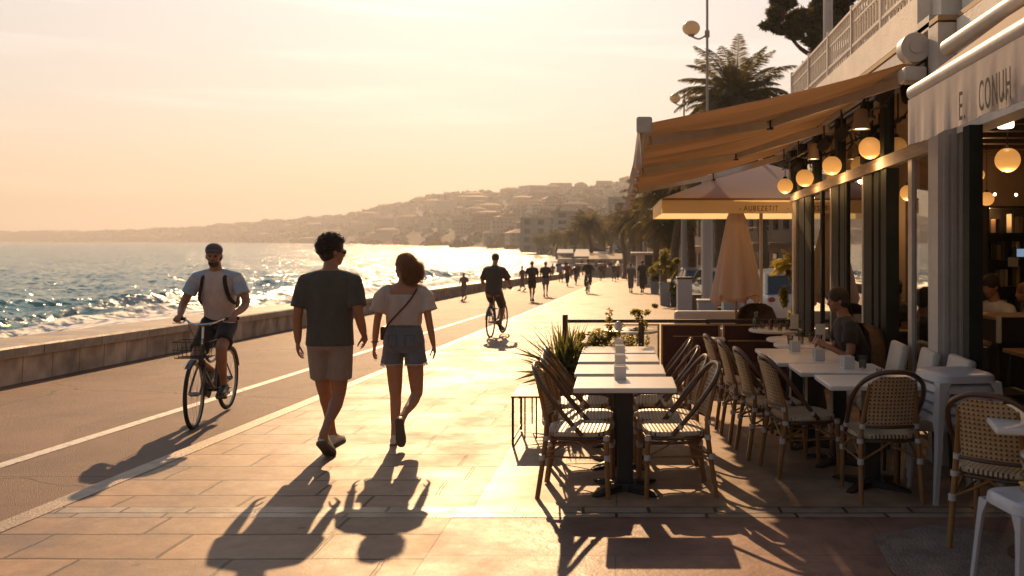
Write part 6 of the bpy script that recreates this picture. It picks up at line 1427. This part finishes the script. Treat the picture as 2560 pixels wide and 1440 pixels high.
# greenery at the far corner of the cafe
p = gpt(1958, 800); D2 = 14.6; x2 = (1978-VX)/F*D2+.02
bush('green hedge shrub standing against the white corner frame of the cafe', x2, D2-.3, gz(D2)+.02, [((0, 0, .9), .22, .3, .55), ((.05, 0, .35), .25, .3, .35), ((-.04, 0, 1.35), .16, .2, .22)], 5200, .035, M_bush, stem=1.0, seed=13)
t = thing('fan_palm', 'potted fan palm with yellow green leaves beside the cafe corner', 'palm', ((1988-VX)/F*15.4, 15.4, gz(15.4)+.02)); mb = MB(); rnd = random.Random(17)
for i in range(26): frond(mb, (0, 0, 1.55), i*2.4, R(rnd.uniform(-10, 80)), rnd.uniform(.34, .52), R(60), 16, .025, rnd, .5)
obj('leaves', mb, mat('bright_palm', (.09, .10, .02), .5, col2=(.16, .15, .03), trans=.5, transcol=(.6, .48, .08)), t, fix=False); obj('trunk', MB().tube([(0, 0, .3), (0, 0, 1.55)], .06, 8), M_trunk, t); obj('pot', MB().lathe([(.16, 0), (.24, .4), (.26, .42), (.24, .42), (.22, .38)], n=20), M_nap, t, smooth=True)
# planters on the promenade
M_plb = mat('grey_planter', (.33, .33, .34), .6, var=.1, vscale=4); M_box = mat('dark_blue_box', (.05, .055, .07), .5)
def planter(label, px, py, w_, h_, m, bl=None, seed=1, rr=.3, rh=.4, up=.5):
    p = gpt(px, py); t = thing('planter', label, 'planter', (p.x, p.y, p.z+.02)); hw = w_/2; mb = MB(); mb.rings([[Vector((s1*hw*k, s2*hw*k, z)) for s1, s2 in ((-1, -1), (1, -1), (1, 1), (-1, 1))] for k, z in ((.82, 0), (1, h_), (.88, h_), (.86, h_-.08))]); obj('pot', mb, m, t); obj('rim', MB().tube([(s1*hw, s2*hw, h_) for s1, s2 in ((-1, -1), (1, -1), (1, 1), (-1, 1))], .02, 6, closed=True, up=(0, 0, 1)), m, t)
    if bl: bush(bl, p.x, p.y, p.z+.02+h_, [((0, 0, up), rr, rr, rh), ((rr*.3, 0, up+rh*.4), rr*.6, rr*.6, rh*.5), ((-rr*.5, 0, up-.1), rr*.5, rr*.5, rh*.5)], 3000, .05, M_bush, stem=up, seed=seed, name='potted_bush')
planter('pale grey planter beyond the nearer one', 1637, 735, .50, .62, M_plb, 'smaller dark bush in the planter behind the round one', 4, .32, .34, .38)
planter('tall pale grey planter holding the round bush', 1663, 765, .44, .86, M_plb, 'round sunlit green bush in the tall grey planter', 5, .42, .44, .48)
planter('low dark planter box right of the tall grey one', 1690, 768, .44, .36, M_box, 'small bush in the low dark planter box', 6, .25, .25, .30)

# street lamps and poles
M_pole = mat('painted_steel', (.34, .30, .27), .5)
def slamp(label, px, d, topz, globes, r0, r1, zsw):
    x = (px-VX)/F*d; z = gz(d); t = thing('street_lamp', label, 'street lamp', (x, d, z+.02), 0, 'globe street lamps')
    obj('pole', MB().tube([(0, 0, 0), (0, 0, .12), (0, 0, zsw-z), (0, 0, zsw-z+.1), (0, 0, topz-z)], [r0*1.5, r0, r0, r1, r1*.8], 14), M_pole, t, smooth=True)
    for (gx, gpy, rr) in globes:
        g = at(gx, gpy, d); gl = Vector((g.x-x, 0, g.z-z))
        obj('arm', MB().tube(spline([(0, 0, gl.z-.18), (gl.x*.5, 0, gl.z-rr*1.35), (gl.x, 0, gl.z-rr)], 6), .028, 8), M_pole, t, smooth=True)
        gb = obj('globe', MB().ball(gl, rr*1.12, rr*1.12, rr*.92, n=24, k=14), mat('opal_glass', (.72, .62, .48), .35, trans=.45, transcol=(.9, .76, .56)), t, smooth=2); obj('collar', MB().tube([gl-Vector((0, 0, rr*1.0)), gl-Vector((0, 0, rr*.8))], [rr*.35, rr*.5], 12), M_pole, gb, smooth=True)
    obj('band', MB().tube([(0, 0, globes[0][3] if False else gl.z-.28), (0, 0, gl.z-.08)], r1*1.7, 10), M_pole, t, smooth=True)
slamp('tall street lamp with one globe on a curved arm, left of the big palm', 1768, 27.0, at(0, -60, 27).z, [(1728, 72, .245)], .17, .045, at(0, 440, 27).z)
slamp('farther street lamp with one globe low over the awning edge', 1710, 44.0, at(0, 225, 44).z, [(1688, 247, .25)], .15, .05, at(0, 460, 44).z)
t = thing('flag_pole', 'plain white pole rising in front of the pine above the balcony', 'pole', ((2070-VX)/F*19, 19, gz(19)+.02)); obj('shaft', MB().tube([(0, 0, 0), (0, 0, 3), (0, 0, 8.2)], [.12, .11, .10], 14), M_wpaint, t, smooth=True); obj('foot_plate', MB().lathe([(.2, 0), (.2, .03), (.12, .05)], n=16), M_wpaint, t)
for lb, px, d, w_, h_ in (('thin pale post beside the kiosk', 1640, 62, .16, 3.4), ('slim pale post left of the second lamp', 1612, 70, .18, 3.2), ('pale post right of the kiosk', 1655, 54, .14, 3.0)):
    t = thing('post', lb, 'post', ((px-VX)/F*d, d, gz(d)+.02)); obj('shaft', MB().tube([(0, 0, 0), (0, 0, h_)], w_, 10), M_pole, t, smooth=True); obj('cap', MB().ball((0, 0, h_), w_*1.2, n=10, k=6), M_pole, t, smooth=2)

# cabinets, low wall, sofa beyond the barrier
def cab(name, label, px, py, w_, dp, h_, m, cat, top=None):
    p = gpt(px, py); t = thing(name, label, cat, (p.x, p.y, p.z+.02)); obj('body', MB().cbox(-w_/2, w_/2, 0, dp, 0, h_, .02), m, t); obj('top', MB().cbox(-w_/2-.02, w_/2+.02, -.02, dp+.02, h_+.001, h_+.05, .01), top or m, t); return t
M_wc = mat('pale_laminate', (.40, .40, .42), .5, var=.08, vscale=3)
cab('menu_stand', 'tall pale menu stand left of the white column', 1712, 800, .42, .35, 1.15, M_wc, 'stand', M_black)
cab('service_cabinet', 'pale service cabinet at the foot of the white lamp column', 1770, 800, .55, .5, .50, M_wc, 'cabinet')
cab('outdoor_counter', 'long pale blue counter behind the closed parasol', 1880, 806, 1.55, .6, .58, mat('pale_blue_laminate', (.33, .38, .42), .45, var=.08, vscale=2), 'counter')
cab('litter_bin', 'low dark bin standing before the pale menu stand', 1737, 795, .40, .35, .62, mat('bin_brown', (.06, .045, .035), .5), 'bin')
t = thing('outdoor_sofa', 'low white cushioned sofa just beyond the timber barrier', 'sofa', ((1810-VX)/F*15.5, 15.6, gz(15.6)+.02)); obj('seat', MB().cbox(-.85, .75, -.35, .35, .28, .46, .05, 4), M_uph, t, smooth=True); obj('backrest', MB().cbox(-.85, .75, .28, .45, .40, .72, .06, 4), M_uph, t, smooth=True); obj('base', MB().box(-.80, .70, -.3, .4, 0, .28), M_iron, t)
# kiosk with flat roof down the promenade
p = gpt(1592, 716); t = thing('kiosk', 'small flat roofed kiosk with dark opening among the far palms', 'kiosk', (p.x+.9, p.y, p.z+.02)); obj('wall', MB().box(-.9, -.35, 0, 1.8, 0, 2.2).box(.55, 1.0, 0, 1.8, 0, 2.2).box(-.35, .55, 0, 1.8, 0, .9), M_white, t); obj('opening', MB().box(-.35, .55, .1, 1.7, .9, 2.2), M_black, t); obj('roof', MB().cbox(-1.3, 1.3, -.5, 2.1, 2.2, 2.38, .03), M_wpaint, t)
for i, (lb, px, d, w_, m) in enumerate((('far white stall with blue awning right of the beach head', 1432, 150, 5.0, 'stall_blue'), ('far pale stall left of the kiosk', 1478, 118, 4.2, 'stall_cream'), ('low hazy stall beyond the small cyclist', 1515, 100, 3.5, 'stall_tan'))):
    t = thing('stall', lb, 'stall', ((px-VX)/F*d, d, gz(d)+.02)); obj('wall', MB().box(-w_/2, w_/2, 0, 2, 0, 1.0), mat('stall_wall', (.4, .34, .28), .7), t); obj('awning', MB().prism([(-w_/2-.2, -.8, 2.0), (-w_/2-.2, 2, 2.6), (-w_/2-.2, 2, 2.5), (-w_/2-.2, -.8, 1.85)], (w_+.4, 0, 0)), mat(m, [(.35, .45, .6), (.55, .48, .4), (.4, .28, .18)][i], .7, trans=.2), t)
    for sx in (-1, 1): obj('post', MB().tube([(sx*w_/2, -.7, 0), (sx*w_/2, -.7, 1.95)], .04, 6), M_pole, t)
# two boxes of the beach head and small boats on the water are left to the haze

# cars parked along the road
def car(label, x, y, deg, col, est=False):
    t = thing('parked_car', label, 'car', (x, y, gz(y)+.01), R(deg), 'cars parked beyond the parasols'); m = mat('paint_'+label.split()[0], col, .28, coat=.8, spec=.5)
    W2 = .88; st = [(-2.1, .30, .62, .80), (-2.0, .26, .86, .90), (-1.2, .24, .90, .97), (0, .22, .90, 1.0), (1.0, .22, .88, 1.0), (1.75, .24, .78, .94), (2.08, .30, .62, .80)]
    rr = []
    for y_, z0, z1, k in st: rr.append([Vector((s_*W2*k*q, y_, lerp(z0, z1, u))) for s_, q, u in ((-1, .86, 0), (-1, 1, .3), (-1, 1.0, .75), (-1, .93, 1), (0, .5, 1.03), (1, .93, 1), (1, 1.0, .75), (1, 1, .3), (1, .86, 0))])
    obj('body', MB().rings(rr), m, t, smooth=True)
    gr = []
    for y_, z1, k in ((-1.85 if est else -1.55, .88, .84), (-1.45 if est else -1.05, 1.36, .70), (-.2, 1.43, .70), (.35, 1.36, .69), (1.05, .88, .84)): gr.append((y_, z1, k))
    g = MB(); prof = [Vector((0, a, b_)) for a, b_, k in gr]; 
    L_ = [Vector((-W2*k, a, b_)) for a, b_, k in gr]; Rr = [Vector((W2*k, a, b_)) for a, b_, k in gr]
    b0 = len(g.v); g.v += L_+Rr; n = len(L_); g.f += [tuple(range(n)), tuple(range(n, 2*n))[::-1]]+[(i, i+1, n+i+1, n+i) for i in range(n-1)]+[(n-1, 0, n, 2*n-1)]
    obj('windows', g, mat('car_glass', (.02, .022, .025), .06, spec=1), t)
    rf = MB(); rf.rings([[Vector((-W2*.72, a, b_+.004)), Vector((0, a, b_+.05)), Vector((W2*.72, a, b_+.004))]+[Vector((W2*.72, a, b_-.03)), Vector((-W2*.72, a, b_-.03))] for a, b_ in ((gr[1][0]-.05, gr[1][1]), (gr[2][0], gr[2][1]), (gr[3][0]+.05, gr[3][1]))]); obj('roof', rf, m, t, smooth=True)
    for s_ in (-1, 1):
        for a, b_ in ((0, 1), (3, 4)): obj('pillar', MB().tube([Vector((s_*W2*gr[a][2], gr[a][0], gr[a][1])), Vector((s_*W2*gr[b_][2], gr[b_][0], gr[b_][1]))], .035, 6), m, t)
        obj('pillar', MB().tube([(s_*W2*.77, -.35, .9), (s_*W2*.705, -.3, 1.42)], .03, 6), m, t)
    for s_ in (-1, 1):
        for y_ in (-1.3, 1.3):
            w_ = bpy.data.objects.new('wheel', None); COL.objects.link(w_); w_.parent = t; w_.location = (s_*.80, y_, .32)
            obj('tyre', MB().torus((0, 0, 0), .24, .085, 'x', 24, 10), M_tyre, w_, smooth=2); obj('rim', MB().tube([(-.07, 0, 0), (.07, 0, 0)], .17, 16), M_rim, w_)
        obj('headlight', MB().ball((s_*.62, 2.0, .66), .15, .06, .08, n=12, k=8), M_chrome, t, smooth=2); obj('tail_light', MB().ball((s_*.66, -2.03, .74), .10, .05, .08, n=10, k=6), mat('tail_red', (.3, .02, .01), .3), t, smooth=2)
        obj('mirror', MB().ball((s_*.98, .72, .98), .08, .05, .06, n=10, k=6), m, t, smooth=2)
car('silver estate car parked nearest, right of the closed parasol', 4.15, 24.0, 8, (.50, .50, .50), True)
car('teal hatchback parked just left of the closed parasol', 3.40, 30.5, 8, (.10, .14, .16)); car('white car parked behind the silver one', 5.4, 30.0, 6, (.55, .54, .52)); car('blue grey car parked farther down the row', 3.3, 38.0, 5, (.14, .17, .20))

# ------------------------------------------------------------------ buildings along the front and on the hillside
def facade_mat(name, col, bw, bh, glass=(.05, .045, .04), ww=.32, wh=.34):
    m = bpy.data.materials.new(name); m.use_nodes = True; nt = m.node_tree; p = nt.nodes['Principled BSDF']
    tc = nn(nt, 'ShaderNodeTexCoord'); sp = nn(nt, 'ShaderNodeSeparateXYZ'); nt.links.new(nn(nt, 'ShaderNodeNewGeometry').outputs['Position'], sp.inputs[0])
    u = math_(nt, 'PINGPONG', math_(nt, 'ADD', math_(nt, 'MULTIPLY', math_(nt, 'ADD', sp.outputs[0], sp.outputs[1]), 1/bw), 100.25), .5); v = math_(nt, 'PINGPONG', math_(nt, 'ADD', math_(nt, 'MULTIPLY', sp.outputs[2], 1/bh), 100), .5)
    w_ = math_(nt, 'MULTIPLY', math_(nt, 'GREATER_THAN', u, .5-ww*.5), math_(nt, 'GREATER_THAN', v, .5-wh*.5))
    mx = nn(nt, 'ShaderNodeMix', data_type='RGBA'); mx.inputs[6].default_value = (*col, 1); mx.inputs[7].default_value = (*glass, 1); nt.links.new(w_, mx.inputs[0]); nt.links.new(mx.outputs[2], p.inputs['Base Color']); p.inputs['Roughness'].default_value = .7
    return m
M_roof = mat('terracotta_roof', (.28, .12, .07), .8, var=.2, vscale=1)
def block(label, x0, x1, y0, y1, zt, col, floors, bays, balc=True, face_y=False, zb=None, cat='building', name='apartment_building', roofc=None):
    zb = gz(y0)-.1 if zb is None else zb; t = thing(name, label, cat, ((x0+x1)/2, (y0+y1)/2, zb)); hx, hy, H = (x1-x0)/2, (y1-y0)/2, zt-zb
    m = mat('wall_%.2f_%.2f' % (col[0], col[2]), col, .8, var=.08, vscale=.4)
    obj('wall', MB().box(-hx, hx, -hy, hy, 0, H), m, t); obj('roof', MB().box(-hx-.3, hx+.3, -hy-.3, hy+.3, H, H+.35), roofc or m, t)
    fh = H/floors
    for f in range(floors):
        for sidef in (0, 1):
            n = bays if sidef == 0 else max(2, bays//2); ln = hy if sidef == 0 else hx
            for b_ in range(n):
                c = lerp(-ln, ln, (b_+.5)/n); w_ = ln/n*.42; z0, z1 = fh*f+fh*.25, fh*f+fh*.80
                if sidef == 0:
                    w0 = obj('window', MB().box(-hx-.05, -hx-.005, c-w_, c+w_, z0, z1), M_dkframe, t); obj('pane', MB().box(-hx-.07, -hx-.052, c-w_*.85, c+w_*.85, z0+.08, z1-.08), M_carg, w0)
                else:
                    w0 = obj('window', MB().box(c-w_, c+w_, -hy-.05, -hy-.005, z0, z1), M_dkframe, t); obj('pane', MB().box(c-w_*.85, c+w_*.85, -hy-.07, -hy-.052, z0+.08, z1-.08), M_carg, w0)
        if balc and f > 0:
            s_ = obj('balcony', MB().box(-hx-1.1, -hx-.08, -hy, hy, fh*f-.12, fh*f), m, t); r_ = MB().box(-hx-1.1, -hx-1.06, -hy, hy, fh*f+.80, fh*f+.86)
            k_ = -hy
            while k_ < hy: r_.box(-hx-1.09, -hx-1.07, k_, k_+.04, fh*f, fh*f+.8); k_ += .5
            obj('railing', r_, m, s_)
    return t
M_carg = mat('window_dark_glass', (.03, .03, .03), .08, spec=1)
block('brown apartment block with balconies behind the open parasol', 8.6, 14, 44, 62, 7.0, (.24, .17, .12), 3, 6)
block('pale apartment block with balconies beyond the brown one', 6.6, 14, 68, 92, 7.2, (.42, .33, .25), 3, 7)
block('low ochre building between the awning tip and the far palms', 3.8, 12, 100, 124, 5.2, (.36, .24, .15), 3, 6)
block('white hotel with stacked balconies behind the far palms', -2.2, 9, 205, 236, 10.4, (.56, .50, .45), 5, 7)
block('cream apartment house left of the white hotel', -13.5, -6.5, 225, 250, 6.6, (.46, .38, .30), 4, 5, False)
block('grey apartment house up behind the white hotel', -4, 12, 300, 320, 16.0, (.40, .34, .30), 5, 6, False)
block('long pale building on the slope above the far palms', -34, -20, 300, 318, 9.0, (.45, .37, .30), 4, 6)
block('stepped apartment block with sunlit balconies at the foot of the hill', -20, -9, 262, 280, 10.0, (.44, .37, .31), 6, 5)
rnd = random.Random(77); FM = [facade_mat('house_facade_%d' % i, c, 3.2, 3.0) for i, c in enumerate(((.45, .38, .30), (.52, .45, .38), (.36, .27, .19), (.42, .30, .20)))]
FN = ['pale grey', 'cream', 'tan', 'ochre']; FM2 = {}
def house(px, f, w_, h_, k):
    R_ = ridge_r(px); d = lerp(cr_(px), R_, f); x = (px-VX)/F*d; z = hill_h(px, f, d)
    if k in FM2: o = dup(FM2[k], (x, d, z), rnd.uniform(-.5, .5))
    else:
        o = thing('hillside_house', '%s blocky house on the hazy far hillside' % FN[k], 'house', (x, d, z), 0, '%s houses on the hillside' % FN[k]); FM2[k] = o
        obj('wall', MB().box(-.5, .5, -.5, .5, -.5, .85), FM[k], o); obj('roof', MB().rings([[Vector((s1*(.54 if k > 1 else .505), s2*(.54 if k > 1 else .505), .85)) for s1, s2 in ((-1, -1), (1, -1), (1, 1), (-1, 1))], [Vector((s1*(.2 if k > 1 else .5), s2*(.1 if k > 1 else .5), 1.08 if k > 1 else .90)) for s1, s2 in ((-1, -1), (1, -1), (1, 1), (-1, 1))]]), M_roof if k > 1 else FM[k], o)
    o.scale = (w_, w_*rnd.uniform(.5, .9), h_)
for i in range(235):
    px = rnd.uniform(120, 1640); f = rnd.uniform(.05, .86)**1.1; d = lerp(cr_(px), ridge_r(px), f); sc = min(1.7, .62+d/1500)
    if px > 1480 and f < .25: continue
    house(px, f, rnd.uniform(9, 20)*sc, rnd.uniform(5, 11)*sc*(.8 if f > .5 else 1), i % 4)
# tree cover on the hillside and the dark line of trees behind the beach: masses nobody could count
mb = MB(); rnd = random.Random(5)
def blobtree(mb, c, r, rnd, n=34):
    for _ in range(n):
        u = Vector((rnd.gauss(0, 1), rnd.gauss(0, 1), rnd.gauss(0, 1))).normalized(); p = c+Vector((u.x*r, u.y*r, abs(u.z)*r*.85))*rnd.uniform(.75, 1.08)
        a = u.orthogonal().normalized(); a = Matrix.Rotation(rnd.uniform(0, 6.28), 3, u) @ a; b_ = u.cross(a)+u*rnd.uniform(-.5, .5); s = r*rnd.uniform(.30, .55); i = len(mb.v)
        mb.v += [p-a*s, p-b_*s*.8, p+a*s, p+b_*s*.8]; mb.f.append((i, i+1, i+2, i+3))
for i in range(2900):
    px = rnd.uniform(-150, 1980); f = rnd.random()**.8
    if i % 3 == 0: f = rnd.uniform(.93, 1.03)
    R_ = ridge_r(px); d = lerp(cr_(px), R_, f); x = (px-VX)/F*d
    if px > 1500 and f < .15: continue
    blobtree(mb, Vector((x, d, hill_h(px, f, d)-1.0)), rnd.uniform(3.5, 8.5)*(1 if d < 1300 else 1.5), rnd, 26)
tag(obj('hillside_woodland', mb, mat('far_foliage', (.030, .034, .014), .9, col2=(.07, .06, .03), vscale=.05), fix=False), kind='stuff')
mb = MB()
for i in range(420):
    d = 150+(rnd.random()**1.4)*650; x = shore(d)+14+rnd.uniform(0, 18)+d*.01
    blobtree(mb, Vector((x, d, -2.4+rnd.uniform(0, 2.5))), rnd.uniform(1.6, 3.6)*(1+d/900), rnd, 24)
tag(obj('shoreline_trees', mb, MATS['far_foliage'], fix=False), kind='stuff')
HAZE_D=.00055
HAZE_G=.3
# ------------------------------------------------------------------ haze
hz = bpy.data.materials.new('haze'); hz.use_nodes = True; nt = hz.node_tree
for n_ in list(nt.nodes):
    if n_.type == 'BSDF_PRINCIPLED': nt.nodes.remove(n_)
pv = nn(nt, 'ShaderNodeVolumePrincipled'); pv.inputs['Color'].default_value = (.86, .84, .84, 1); pv.inputs['Density'].default_value = HAZE_D; pv.inputs['Anisotropy'].default_value = HAZE_G
nt.links.new(pv.outputs[0], nt.nodes['Material Output'].inputs['Volume'])
mb = MB().box(-7300, 2600, -30, 7300, -8, 112)
tag(obj('haze', mb, hz), kind='stuff')
